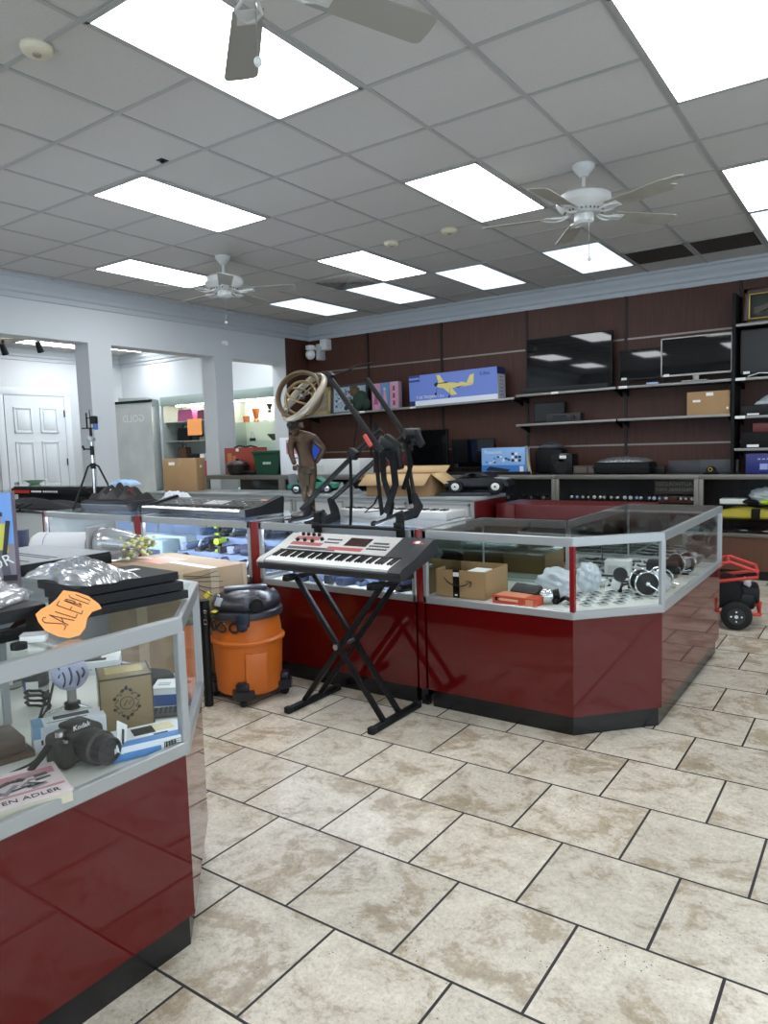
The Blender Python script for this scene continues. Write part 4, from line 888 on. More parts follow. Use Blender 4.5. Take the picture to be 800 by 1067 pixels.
# ball microphone
p = UZ(76, 741, ZD); t = T('microphone', 'pale violet ball shaped desk microphone with slots and tripod legs', 'microphone', (p.x, p.y, ZD), radians(55))
b = B(); b.ball((0, 0, .130), .058, (1, 1, .95), u=32, v=20); bl = b.obj('ball_body', M('mic_lilac', 'b6b9d6', .3), t)
b = B(); 
for x, z, L in ((-.033, .148, .03), (-.02, .125, .05), (-.0, .135, .055), (.022, .125, .05), (.038, .14, .03)):
    pt = []
    for k in range(7): v = z+L*(k/6-.5); y = -math.sqrt(max(.0001, .0585**2-x*x-((v-.130)/.95)**2)); pt.append((x+.008*sin(k/2), y, v))
    b.tube(pt, .0033, 6)
b.obj('slot', M('mic_dark', '3d3f52', .5), bl)
B().cyl((0, 0, .03), (0, 0, .09), .015).obj('stem', M('mic_grey', 'a9a9a6', .35, .4), t); b = B(); b.cyl((0, 0, .012), (0, 0, .032), .026); b.obj('hub', BLACK, t)
for a in (200, 330, 90): b = B(); e = Vector((.10*cos(radians(a)), .10*sin(radians(a)), .006)); b.tube([(0, 0, .028), e], .004, 8, 0); b.ball(e, .007, u=8, v=6, m=1); b.obj('tripod_leg', [CHROME, RUBBER], t)
p = UZ(40, 738, ZD); b = B(); lp = []
for k in range(70): a = k*2*pi/22; lp.append((p.x+.055*cos(a)+.004*sin(k), p.y+.028*sin(a)+.004*cos(k*1.7), ZD+.007+.0008*k))
q = UZ(57, 706, .70); lp += [(-2.10, 1.13, ZD+.05), (-2.13, 1.18, ZD+.07), (q.x, q.y, .70)]
b.tube(lp, .0045, 6); b.obj('cable', RUBBER, label='coiled black cable beside the ball microphone', cat='cable')
b = B(); b.cyl((0, 0, 0), (0, 0, .03), .022, .024, 20)
def lens(px, py, R, H, label):
    p = UZ(px, py, ZD); t = T('camera_lens', label, 'camera lens', (p.x, p.y, ZD), .8)
    B().lathe([(0, 0), (R*.86, 0), (R*.92, .01), (R*.92, H*.30), (R, H*.33), (R, H*.7), (R*.95, H*.72), (R*.98, H), (R*.86, H), (R*.8, H*.95), (0, H*.93)], n=36).obj('barrel', M('lens_dark', '3a3b3d', .4), t)
    B().lathe([(R*.93, H*.06), (R*.945, H*.07), (R*.945, H*.28), (R*.93, H*.29)], n=36, cap=False).obj('silver_ring', M('lens_silver', 'a9a9a8', .35, .6), t)
    b = B(); b.ob((.0, -R-.001, H*.4), (R*.9, .003, H*.3)); b.ob((-R*.5, -R*.9, H*.4), (R*.25, .003, H*.3), (0, 0, -.5), 1); b.obj('price_label', [PAPER, BLUE], t)
lens(38, 722, .045, .10, 'grey and black camera lens with a white price label'); lens(12, 716, .042, .085, 'dark camera lens at the far left of the case')
b.bm.free()
t = T('hard_case', 'flat round-ended black zip case with white sticker, back of the case', 'case', (-2.25, 1.60, ZD), radians(35))
B().lathe([(0, 0), (.085, 0), (.095, .012), (.095, .030), (.088, .040), (0, .046)], n=40, mat=Matrix.Diagonal((1.35, .85, 1, 1))).obj('shell', BLACKM, t); b = B(); b.box(-.05, .02, -.04, -.01, .0455, .047); b.obj('sticker', PAPER, t)
def pnt(b, w, d, h): b.top(-w/2+.03, w/2-.05, -d/2+.02, d/2-.02, h, 1); b.top(w/2-.07, w/2-.02, -.02, .03, h+.0006, 2); b.front(-.02, .05, .02, .024, -d/2, 3)
small_box('retail_box', 'long white box with a black tablet pictured on top', (-2.60, 1.585, ZD), (.30, .14, .05), radians(52), [M('box_white', 'e6e9ee', .35), BLACK, PAPER, LGREY], pnt)
def pnt(b, w, d, h): b.front(-w/2, w/2, 0, h*.62, -d/2, 1); b.box(-w/2-.0012, -w/2+.001, -d/2, d/2, 0, h*.62, 1); b.top(.02, .06, -.015, .01, h, 2); b.top(-.05, -.01, -.02, -.012, h, 3); b.top(-.05, -.01, 0, .004, h, 3)
small_box('retail_box', 'small white and deep blue box by the cut corner', (-2.0, 1.56, ZD), (.13, .10, .062), radians(40), [M('box_white', 'e6e9ee', .35), M('box_navy', '1f4f96', .4), DGREY, LGREY], pnt)
t = T('card_reader', 'flat dark grey keypad device by the cut corner', 'keypad', (-1.92, 1.452, ZD), radians(48))
B().box(-.10, .10, -.035, .035, 0, .014, 0, .005).obj('body', DGREY, t); b = B()
for i in range(10):
    for j in range(3): b.box(-.06+i*.015, -.049+i*.015, -.026+j*.018, -.012+j*.018, .0135, .018, 0, .002, seg=1)
b.obj('keys', BLACK, t)
def pnt(b, w, d, h): b.top(-.09, .09, -.06, .06, h, 1)
b = B(); b.box(-.12, .12, -.085, .085, 0, .018, 0, .003); b.box(-.10, .10, -.07, .07, .018, .06, 0, .004); b.obj('wooden_box', BROWN, label='stepped dark wooden box at the left of the case', cat='box', loc=(-2.085, .95, ZD), rz=radians(78))
# book
p = UZ(0, 812, ZD); t = T('book', 'pinkish white paperback book with black title against the front glass', 'book', (-1.775, .82, ZD), radians(72))
b = B(); b.box(-.17, .17, -.09, .115, 0, .028); b.obj('pages', M('paper_pages', 'ccc4ae', .7), t)
b = B(); b.box(-.172, .172, -.093, .117, .028, .0305); cv = b.obj('cover', M('cover_pink', 'd9c6c8', .4), t)
b = B(); b.text('STEVEN ADLER', .029, FT(.05, -.066, .0308)); b.obj('lettering', INK, cv)
b = B(); b.box(-.16, .165, -.038, -.028, .0304, .0312); b.box(-.165, .16, .05, .09, .0304, .031); b.obj('print_rose', M('print_rose', 'b98088', .5), cv)
b = B(); rnd = random.Random(5)
for k in range(26): b.ob((rnd.uniform(-.13, .13), rnd.uniform(-.015, .06), .0314), (rnd.uniform(.02, .06), rnd.uniform(.006, .016), .001), (0, 0, rnd.uniform(-1, 1)), k % 2)
b.obj('print_photo', [M('print_dark', '3a3a40', .5), M('print_pale', '8e8a90', .5)], cv)

# ================================================================== CLEAR CORNER COUNTER: CONTENTS
# open shipping carton
p0, p1 = UZ(441, 619, ZD), UZ(490, 625, ZD)
t = T('shipping_box', 'open brown shipping carton with black tape and curved arrow', 'cardboard box', (-1.925, 3.60, ZD), radians(2))
w, d, h, e = .305, .30, .155, .004
b = B(); b.box(-w/2, w/2, -d/2, -d/2+e, 0, h); b.box(-w/2, w/2, d/2-e, d/2, 0, h); b.box(-w/2, -w/2+e, -d/2, d/2, 0, h); b.box(w/2-e, w/2, -d/2, d/2, 0, h); b.box(-w/2, w/2, -d/2, d/2, 0, e); b.obj('carton', CARD, t)
b = B(); b.front(-.045, -.005, 0, h, -d/2); tp = b.obj('tape_strip', BLACK, t); b = B(); b.front(-.043, -.007, h-.035, h-.012, -d/2-.001); b.front(-.033, -.018, .012, .02, -d/2-.001); b.obj('label', PAPER, tp)
b = B(); sm = [(-.10, .112), (-.075, .085), (-.04, .070), (0, .066), (.03, .074), (.06, .092)]; b.tube([(x, -d/2-.001, z) for x, z in sm], [.003, .008, .010, .010, .009, .006], 6, 0, False, .3); b.tube([(x, -d/2-.001, z) for x, z in ((.035, .098), (.062, .098), (.068, .088), (.056, .066))], .006, 6, 0, False, .3); b.obj('curved_arrow', INK, t)
b = B(); b.box(-w/2+.01, .06, -d/2+.02, d/2-.05, .09, .10); b.box(.0, .1, -.08, .06, .11, .14, 1, .004); b.obj('packing', [BLACK, PAPER], t)
def pnt(b, w, d, h): b.front(-w/2+.004, w/2-.06, .004, h-.004, -d/2, 0); b.top(-w/2+.01, w/2-.06, -d/2+.01, d/2-.01, h, 1); b.front(w/2-.05, w/2-.006, .004, h-.006, -d/2-.0004, 1); b.front(-.09, .03, h*.45, h*.72, -d/2-.0008, 2); b.ob((-w/2+.03, -d/2-.001, h*.6), (.025, .002, .018), m=3)
t = small_box('retail_box', 'long orange red packet lying in front of the black device', (-1.585, 3.475, ZD), (.245, .12, .045), radians(-4), [M('box_vermilion', 'c2492c', .4), M('box_vermilion_pale', 'd98a6c', .4), M('box_rust', 'e8b49a', .4), BLACK], pnt)
t = T('video_camera_case', 'black device with round lens leaning on the orange red packet', 'device', (-1.57, 3.60, ZD), radians(-10)); t.rotation_euler = (radians(28), 0, radians(-10))
B().box(-.085, .085, -.045, .03, .0, .085, 0, .01).obj('body', M('camera_black', '1a1b1d', .5), t); b = B(); b.cyl((.055, -.045, .06), (.055, -.049, .06), .013, None, 20); b.obj('lens_ring', CHROME, t); b = B(); b.front(-.04, .02, .012, .035, -.045); b.obj('label', PAPER, t)
def bagball(label, c, s, seed):
    rnd = random.Random(seed); b = B(); t_ = bmesh.new(); bmesh.ops.create_icosphere(t_, subdivisions=4, radius=1)
    dirs = [Vector((rnd.gauss(0, 1), rnd.gauss(0, 1), rnd.gauss(0, 1))).normalized() for _ in range(26)]
    for v in t_.verts:
        n_ = v.co.normalized(); k = 1-.22*max(abs(n_.dot(d_))**14 for d_ in dirs)+.05*sin(9*n_.x+7*n_.y)+.05*sin(13*n_.z+5*n_.x); v.co = Vector((n_.x*s[0], n_.y*s[1], max(n_.z*s[2], -s[2]*.8)))*k
    lo = min(v.co.z for v in t_.verts); bmesh.ops.translate(t_, vec=(0, 0, -lo), verts=t_.verts); b._add(t_); return b.obj('plastic_bag', WHITEBAG, label=label, cat='plastic bag', loc=c, sharp=.7)
bagball('white plastic shopping bag bundled behind the black device', (-1.47, 3.72, ZD), (.12, .09, .095), 2)
bagball('white plastic shopping bag bundled farther back by the post', (-1.36, 3.92, ZD), (.075, .065, .10), 5)
# metal ball and bits
p = UZ(568, 630, ZD); t = T('fishing_reel', 'round silver closed face reel near the post coloured as a red reflection', 'fishing reel', (p.x, p.y+.02, ZD)); b = B(); b.ball((0, 0, .042), .042, (1, 1.1, 1)); b.obj('reel_body', CHROME, t); b = B(); b.cyl((.0, .02, .04), (.055, .04, .05), .025, .03, 20); b.box(.03, .06, .0, .03, 0, .03, 0, .006); b.obj('foot', BLACK, t)
p = UZ(588, 629, ZD); b = B(); b.tube([(-.03, 0, .012), (0, .0, .03), (.02, .01, .02), (.035, 0, .01)], .011, 8); b.ball((-.03, 0, .014), .014); b.ball((.036, 0, .013), .013); b.obj('reel_crank', BLACK, label='small black crank lying beside the silver reel', cat='crank', loc=(p.x, p.y+.01, ZD))
# spinning and bait-cast reels
def reel(label, px, py, R, rz, mat=CHROME, dy=.05):
    p = UZ(px, py, ZD); t = T('fishing_reel', label, 'fishing reel', (p.x, p.y+dy, ZD), rz)
    b = B(); my = Matrix.Rotation(pi/2, 4, 'X')
    for s in (-1, 1): b.lathe([(R*.2, 0), (R, 0), (R, .012), (R*.92, .016), (R*.2, .018)], (0, s*R*.75+.008, R+.01), 32, 0, my)
    rm = b.obj('side_plate', BLACK, t); b = B()
    for s in (-1, 1): b.torus((0, s*R*.75, R+.01), R, .006, (pi/2, 0, 0), 36, 8)
    for a in range(4): b.cyl((R*.9*cos(a*1.57+.7), -R*.75, R+.01+R*.9*sin(a*1.57+.7)), (R*.9*cos(a*1.57+.7), R*.75, R+.01+R*.9*sin(a*1.57+.7)), .005)
    b.obj('ring', mat, t); B().cyl((0, -R*.7, R+.01), (0, R*.7, R+.01), R*.62, None, 24).obj('spool', M('line_grey', '7b7c80', .4), t)
    b = B(); b.tube([(0, -R*.95, R+.01), (R*.5, -R*1.0, R*.8), (R*.9, -R*1.05, R*.5)], .006, 8); b.cyl((R*.9, -R*1.05, R*.5), (R*.9, -R*1.5, R*.5), .011, .014); b.ball((0, -R*.93, R+.01), .014); b.obj('crank', CHROME, t)
    b = B(); b.box(-R*.7, R*.7, -.012, .012, 0, .012, 0, .003); b.obj('foot', BLACK, t)
reel('black and chrome multiplier reel by the silver corner post', 668, 622, .062, radians(35)); reel('chrome ringed reel beside the silver corner post', 684, 616, .052, radians(30), CHROME, .09)
reel('large bright chrome reel seen through the side glass', 708, 600, .062, radians(-30), CHROME, .06)
t = T('fishing_reel', 'white and black spinning reel with bail arm, upright among the tags', 'fishing reel', XYZ(UZ(640, 618, ZD)+Vector((0, .03, 0)), ZD), radians(20))
b = B(); b.cyl((.02, 0, .09), (.02, -.05, .11), .035, .03, 24); b.cyl((.02, -.05, .11), (.02, -.055, .112), .038); b.obj('spool', BLACK, t); b = B(); b.ob((-.0, 0, .045), (.05, .05, .06), (0, .3, 0), 0, .015); b.tube([(-.02, .0, .03), (-.055, 0, .02), (-.06, 0, .055), (-.03, 0, .06)], .007); b.obj('body', WHITE, t); b = B(); b.tube([(.02, .0, .0), (.02, 0, .05)], .012); b.tube([(0, 0, .05), (.05, 0, .045), (.075, 0, .05)], .006); b.obj('stem', BLACK, t)
t = T('fishing_reel', 'pale spinning reel with a wire bail lying on the tag cards', 'fishing reel', XYZ(UZ(622, 612, ZD)+Vector((0, .03, 0)), ZD), radians(-10)); b = B(); b.cyl((0, 0, .025), (.05, 0, .03), .024, .02, 20); b.ob((-.02, 0, .02), (.035, .03, .035), (0, .2, 0), 0, .008); b.obj('body', WHITE, t); b = B(); b.tube([(.03, -.03, .03), (.07, -.02, .05), (.07, .02, .05), (.03, .03, .03)], .003, 6); b.obj('bail', CHROME, t)
for lab, px, py, sz, rz in (('white carton behind the upright spinning reel', 640, 600, (.15, .10, .10), .1), ('white carton beside the white bag, behind the post coloured as a red reflection', 606, 604, (.13, .12, .085), .5)):
    small_box('retail_box', lab, XYZ(UZ(px, py+2, ZD)+Vector((0, .08, 0)), ZD), sz, rz, [M('box_white2', 'cfd0cb', .4), LGREY, INK], lambda b, w, d, h: (b.front(-w/2+.02, w/2-.02, .02, h-.03, -d/2, 1), b.box(-w/2-.001, -w/2+.001, -d/2+.02, d/2-.02, .02, h-.02, 1)))
# carded tackle, rows of small packets
n = 0; rnd = random.Random(11); src = None
for r in range(5):
    for c_ in range(6):
        x = -1.33+c_*.068-r*.012; y = 3.52+r*.088+c_*.062-r*.012
        if x > -.93 or (c_ > 3 and r < 1): continue
        if r >= 2 and c_ >= 4: continue
        if src is None:
            b = B(); b.box(-.027, .027, -.036, .036, 0, .003, 0); b.box(-.022, .022, -.03, .012, .003, .012, 1, .003, seg=1); b.box(-.008, .008, -.024, .006, .012, .0135, 2); b.box(-.02, .02, .018, .03, .003, .0042, 2)
            src = b.obj('tackle_card', [M('card_grey', 'd6d6d0', .4), M('blister', 'a9aeae', .15), INK], label='small carded tackle packet among rows on the case floor', cat='packet', group='carded packets laid in rows', loc=(x, y, ZD), rz=.75)
        else: dup(src, (x, y, ZD), .75+rnd.uniform(-.15, .15))
# farther along the side run
src = None
for k in range(21):
    if src is None:
        b = B(); b.box(-.06, .06, -.035, .035, 0, .012, 0, .002); b.box(-.05, .05, -.03, .03, .012, .0135, 1); src = b.obj('slim_case', [DGREY, LGREY], label='slim grey topped case laid in the side run of the counter', cat='case', group='slim cases in the side run', loc=(-1.44, 4.15, ZD), rz=.3)
    else: dup(src, (-1.44+.145*(k % 3), 4.15+.145*(k//3), ZD), .3+rnd.uniform(-.25, .25))
for lab, name, c, fn in (('lumpy chrome reel parts at the far end of the side run', 'fishing_reel', (-1.08, 4.98, ZD), 0), ('black boxy reel case in the side run', 'reel_case', (-1.12, 4.55, ZD), 1), ('black tool with red tip in the side run', 'pliers', (-1.13, 4.76, ZD), 2), ('orange handled knife on the side run floor', 'knife', (-1.10, 4.24, ZD), 2), ('clear wrapped bundle beside the chrome reels', 'plastic_bag', (-1.02, 4.08, ZD), 3)):
    b = B()
    if fn == 0: b.cyl((-.06, 0, .06), (.02, -.02, .06), .05, .05, 24); b.torus((-.065, 0, .06), .052, .006, (0, pi/2, 0)); b.ball((.06, .02, .05), .045); b.cyl((.05, .02, .05), (.10, -.04, .07), .016); b.box(-.05, .05, -.01, .01, 0, .02); o = b.obj(name, [M('reel_grey', '85878b', .25, .7)], label=lab, cat='fishing reel', loc=c, rz=.4)
    elif fn == 1: b.box(-.09, .09, -.06, .06, 0, .10, 0, .015); b.box(-.02, .02, -.062, -.058, .04, .06, 0, .002); o = b.obj(name, BLACKM, label=lab, cat='case', loc=c, rz=.2)
    elif fn == 2: b.tube([(-.10, 0, .012), (-.02, .005, .014), (.06, .0, .012)], [.012, .014, .010], 10); b.tube([(.06, 0, .012), (.12, .01, .010), (.15, .0, .008)], [.008, .006, .002], 8, 1); o = b.obj(name, [BLACK if name == 'pliers' else M('knife_orange', 'c8562c', .4), CHROME if name == 'knife' else REDP], label=lab, cat='tool', loc=c, rz=.5)
    else: b.bm.free(); bagball(lab, c, (.07, .08, .07), 9)
# ================================================================== SHELVES ON THE WOOD WALL
SHM = M('shelf_dark', '39322f', .5); SHE = M('shelf_edge', '8f8d8a', .4, .5)
YS = 8.24
def shelf(label, x0, x1, z, zr=None, y0=YS, tags=()):
    zr = z if zr is None else zr; a = math.atan2(zr-z, x1-x0)
    t = T('wall_shelf', label, 'shelf', (x0, 0, z), 0, 'shelves on the wood wall'); t.rotation_euler = (0, -a, 0); L_ = x1-x0
    B().box(0, L_, y0+.008, YB-.03, -.022, 0).obj('board', SHM, t)
    B().box(0, L_, y0, y0+.01, -.026, .002, 0, .002).obj('edge_strip', SHE, t)
    for x in (.03, L_-.03):
        b = B(); b.prism([(YB-.03, -.022), (YB-.03, -.10), (y0+.05, -.03), (y0+.05, -.022)], x-.004, x+.004, 0, Matrix(((0, 0, 1, 0), (1, 0, 0, 0), (0, 1, 0, 0), (0, 0, 0, 1)))); b.obj('bracket', BLACK, t)
    for x in tags: B().box(x-.045, x+.045, y0-.002, y0+.001, -.024, .004).obj('price_ticket', PAPER, t)
    return t
shelf('long wall shelf under the model plane box and framed print', -7.2, -3.78, 1.935, 2.005, tags=(1.1, 1.95))
shelf('wall shelf under the largest television', -3.76, -2.54, 2.03, 2.045, tags=(.5,))
shelf('wall shelf under the silver framed television', -2.52, -1.35, 2.045, 2.045, tags=(.06,))
shelf('lower wall shelf with a small black receiver on it', -3.76, -2.54, 1.672, 1.685); shelf('lower wall shelf bearing the closed brown carton', -2.52, -1.36, 1.685, 1.685)
shelf('shelf under the framed long gun, topmost of the right end bay', -1.31, .0, 2.585, y0=8.2); shelf('shelf of the end bay under the matte black television', -1.31, .0, 2.04, y0=8.2, tags=(.05,)); shelf('shelf of the end bay under the white bagged bundle', -1.31, .0, 1.655, y0=8.2, tags=(.0+.05,)); shelf('lowest shelf of the end bay above the dark blue box', -1.31, .0, 1.325, y0=8.2)
b = B(); b.box(-1.345, -1.315, 8.2, 8.56, 1.07, 2.9); b.obj('shelf_upright', BLACKM, label='black upright panel between the end bay and the other shelves', cat='panel', loc=(0, 0, 0))
def tv(label, x0, x1, z0, zs, z1, y=8.36, frame=BLACK, scr=GLOSSB, stand='feet', rz=0, ticket=True, bez=.012, yb=None, group='televisions on the wall shelves'):
    t = T('television', label, 'television', ((x0+x1)/2, y, z0), rz, group); w = (x1-x0)/2; h0, h1 = zs-z0, z1-z0
    b = B(); b.box(-w, w, 0, .04, h0, h1, 0, .004); b.box(-w*.6, w*.6, .035, .07, h0+.03, h0+(h1-h0)*.6, 0, .008); b.obj('cabinet', BLACK, t)
    b = B()
    for a, c, d, e in ((-w, w, h0, h0+bez*1.5), (-w, w, h1-bez, h1), (-w, -w+bez, h0, h1), (w-bez, w, h0, h1)): b.box(a, c, -.006, .005, d, e, 0, .001, seg=1)
    b.obj('bezel', frame, t); B().box(-w+bez*.8, w-bez*.8, -.003, .004, h0+bez, h1-bez*.8).obj('screen', scr, t)
    if stand == 'feet':
        for s in (-1, 1): b = B(); b.box(s*w*.65-.012, s*w*.65+.012, -.09, .10, 0, .012, 0, .003); b.box(s*w*.65-.010, s*w*.65+.010, -.005, .03, .01, h0+.01); b.obj('foot', BLACK, t)
    elif stand == 'plinth':
        b = B(); b.box(-w*.35, w*.35, -.09, .10, 0, .014, 0, .004); b.box(-.03, .03, .005, .04, .01, h0+.03, 0, .003); b.obj('stand', frame, t)
    if ticket: B().box(-w+.03, -w+.09, -.0075, -.0055, h0+.004, h0+.03).obj('price_ticket', PAPER, t)
    return t
tv('largest black television reflecting a ceiling light, left of its twin', -3.70, -2.64, 2.04, 2.075, 2.71, y=8.44)
b = B(); b.box(-.55, .52, -.05, .03, 0, .055, 0, .01); o = b.obj('sound_bar', M('bar_cloth', '1b1b1d', .7), label='long black sound bar before the largest television', cat='speaker', loc=(-3.15, 8.29, 2.045), rz=0)
tv('dark television half hidden behind the silver framed one', -2.56, -1.98, 2.046, 2.12, 2.46, y=8.42)
b = B(); b.box(-.06, .06, -.03, .03, 0, .02); o = b.obj('remote_packet', M('packet_blue', '9fb4d8', .4), label='small pale blue packet on the shelf edge by the televisions', cat='packet', loc=(-2.15, 8.27, 2.046), rz=.3)
tv('television with a thin silver frame and plinth', -2.07, -1.355, 2.046, 2.115, 2.53, y=8.31, frame=M('tv_silver', '9a9690', .35, .5), stand='plinth', bez=.014)
tv('matte black television in the end bay', -1.28, -.45, 2.045, 2.08, 2.53, y=8.30, scr=M('tv_matte', '121316', .5), stand='feet')
b = B(); b.tube([(0, 0, .01), (.10, -.02, .035), (.22, .01, .03), (.26, 0, .01)], .012, 8, 0, False, .5); b.obj('cable_bundle', PAPER, label='white flat cable before the matte black television', cat='cable', loc=(-1.2, 8.25, 2.045))
# framed gun
t = T('framed_display', 'gilt framed shadow box holding a wooden stocked long gun', 'frame', (-.75, 8.40, 2.588)); w, h = .52, .36
b = B()
for a, c, d, e in ((-w, w, 0, .05), (-w, w, h-.05, h), (-w, -w+.05, 0, h), (w-.05, w, 0, h)): b.box(a, c, -.05, .03, d, e, 0, .008)
b.obj('frame', M('frame_brown', '3b241a', .35), t); b = B()
for a, c, d, e in ((-w+.05, w-.05, .05, .064), (-w+.05, w-.05, h-.064, h-.05), (-w+.05, -w+.064, .05, h-.05), (w-.064, w-.05, .05, h-.05)): b.box(a, c, -.053, -.02, d, e, 0, .004)
b.obj('gilt_liner', M('gilt', 'b79c58', .3, .7), t); B().box(-w+.06, w-.06, 0, .01, .06, h-.06).obj('backing', M('felt_green', '2b3430', .9), t)
b = B(); b.prism([(-.42, .115), (-.42, .165), (-.28, .20), (-.14, .225), (-.12, .20), (-.28, .155), (-.40, .10)], -.02, .02, 0, FY(0, -.02, 0)); b.tube([(-.15, -.02, .21), (.42, -.02, .26)], .010, 8); b.obj('long_gun', M('gun_stock', '4a3b30', .5), t); B().box(-w+.055, w-.055, -.045, -.042, .055, h-.055).obj('glass_pane', GLASS, t)
b = B(); b.box(-.06, .06, -.02, .02, 0, .015); b.bm.free()
# model plane box
t = T('model_plane_box', 'long blue box picturing a yellow propeller plane', 'box', (-4.64, 8.34, 1.988)); t.rotation_euler = (0, -.02, 0)
w, h, d = 1.30, .40, .22; x0 = -w/2
b = B(); b.box(x0, w/2, -d/2, d/2, 0, h, 0, .003, seg=1); b.front(x0, w/2, .0, .065, -d/2, 1); b.front(x0, x0+.09, 0, .065, -d/2-.0003, 3); b.front(x0, x0+.17, h-.085, h, -d/2-.0002, 2); b.box(w/2-.001, w/2+.0012, -d/2, d/2, 0, h-.09, 4); b.box(w/2-.001, w/2+.0013, -d/2, d/2, h-.09, h, 3)
b.obj('carton', [M('print_cornflower', '6f86cf', .3), M('print_white', 'dfe2ea', .35), M('print_royal', '27479a', .35), M('print_navy', '26305e', .35), M('print_end', 'b9bcc6', .4)], t)
def FP(pts): return [(x, z) for x, z in pts]
b = B(); mt = FY(0, -d/2-.001, 0)
b.prism([(-.24, .245), (-.20, .275), (.0, .262), (.22, .225), (.30, .215), (.32, .235), (.30, .205), (.1, .19), (-.10, .195), (-.20, .215)], -.001, .001, 0, mt)
b.prism([(-.19, .27), (-.22, .375), (-.17, .375), (-.10, .265)], -.0006, .0008, 0, mt); b.prism([(-.13, .205), (.0, .10), (.08, .105), (-.0, .20)], -.001, .0018, 0, mt); b.prism([(.21, .225), (.27, .33), (.33, .345), (.315, .22)], -.001, .0012, 0, mt); b.prism([(.15, .225), (.11, .26), (.17, .255), (.23, .23)], -.001, .0014, 0, mt)
pl = b.obj('plane_print', M('print_planeyellow', 'e0cf7d', .4), t)
b = B(); b.prism([(-.25, .235), (-.26, .265), (-.22, .285), (-.20, .27), (-.05, .278), (-.06, .262), (-.20, .262), (-.22, .23)], -.001, .002, 0, mt); b.prism([(.05, .195), (.20, .212), (.10, .188)], -.001, .002, 0, mt)
for x, z in ((-.24, .135), (-.04, .085)): b.cyl((x, -d/2-.003, z), (x, -d/2+.001, z), .016, None, 16); b.tube([(x, -d/2-.001, z), (x+.02, -d/2-.001, .2)], .003, 5)
b.obj('plane_markings', INK, pl)
b = B(); b.text('T-28 TROJAN 1.2m', .052, FY(-.33, -d/2-.002, .105)); b.obj('lettering', M('print_white', 'dfe2ea', .35), t); b = B(); b.text('HORIZON', .034, FY(x0+.085, -d/2-.002, h-.045)); b.obj('lettering', M('print_white', 'dfe2ea', .35), t)
b = B(); b.text('E-flite', .06, FY(.48, -d/2-.002, h-.07)); b.obj('maker_mark', M('print_navy', '26305e', .35), t)
b = B()
for k in range(6): b.box(w/2, w/2+.002, -.05, .05, .05+k*.045, .056+k*.045)
b.obj('end_print', DGREY, t)
# framed print, green plush, boxed dolls
t = T('framed_print', 'framed black and white crowd photograph with pale mount leaning on the wall', 'picture', (-6.50, 8.47, 1.948)); t.rotation_euler = (radians(-6), -.02, 0); w, h = .33, .43
b = B()
for a, c, d, e in ((-w, w, 0, .035), (-w, w, h-.035, h), (-w, -w+.035, 0, h), (w-.035, w, 0, h)): b.box(a, c, -.015, .012, d, e, 0, .004)
b.obj('frame', M('frame_slate', '3b4047', .4), t); B().box(-w+.03, w-.03, -.004, .008, .03, h-.03).obj('mount', M('mount_pale', 'a9b6c4', .6), t)
b = B(); rnd = random.Random(3)
for k in range(150): x, z = rnd.uniform(-.26, .26), rnd.uniform(.07, .36); b.ob((x, -.0046, z), (rnd.uniform(.012, .035), .002, rnd.uniform(.01, .035)), (0, rnd.uniform(-.4, .4), 0), rnd.choice((0, 0, 1, 2)))
b.obj('photograph', [M('photo_dark', '33393f', .5), M('photo_mid', '767f88', .5), M('photo_pale', 'c8d0d6', .5)], t)
t = T('plush_toy', 'dark green and brown plush figure beside the boxed dolls', 'plush toy', (-6.18, 8.33, 1.957)); b = B(); b.ball((0, 0, .15), .13, (1, .8, 1.15)); b.ball((.09, 0, .10), .08); b.obj('body', M('plush_green', '26382c', .9), t); b = B(); b.ball((-.08, -.04, .29), .075, (1, .9, 1.1)); b.ball((-.12, -.06, .34), .025); b.ball((-.04, -.06, .35), .025); b.obj('head', M('plush_brown', '5b4a36', .9), t); b = B(); b.tube([(-.08, -.08, .16), (-.16, -.11, .1), (-.2, -.1, .04)], [.035, .03, .03], 8); b.tube([(.05, -.08, .10), (.02, -.14, .04)], [.045, .04], 8); b.obj('limb', M('plush_green', '26382c', .9), t)
for k, (c1, c2, lab) in enumerate((('c088a4', '96486e', 'pink boxed doll beside the green plush'), ('5f86ac', 'c890a8', 'blue backed boxed doll in pink, middle of three'), ('b898a8', '6a3450', 'pale pink boxed dolls at the end beside the plane box'))):
    t = T('doll_box', lab, 'box', (-5.90+k*.152, 8.36, 1.970+.003*k), 0, 'boxed dolls on the wall shelf'); b = B(); b.box(-.07, .07, -.05, .05, 0, .36, 0, .002); b.front(-.062, .062, .03, .33, -.05, 1); b.obj('carton', [M('doll_a%d' % k, c1, .4), M('doll_b%d' % k, c1 if k != 2 else 'c08aa4', .3)], t)
    b = B()
    for q in range(1 if k < 2 else 3):
        z = .07 if k < 2 else .04+.1*q; s = 1 if k < 2 else .4
        b.ball((0, -.053, z+.2*s), .022*max(s, .6), (1, .3, 1.1)); b.prism([(-.035*s-.004, z), (.035*s+.004, z), (.012, z+.17*s), (-.012, z+.17*s)], .0505, .054, 1, FY(0, 0, 0)); b.box(-.006, .006, -.054, -.0505, z-.05*s, z, 0)
    b.obj('doll_print', [M('doll_skin', 'd8a890', .5), M('doll_dress%d' % k, c2, .4)], t)
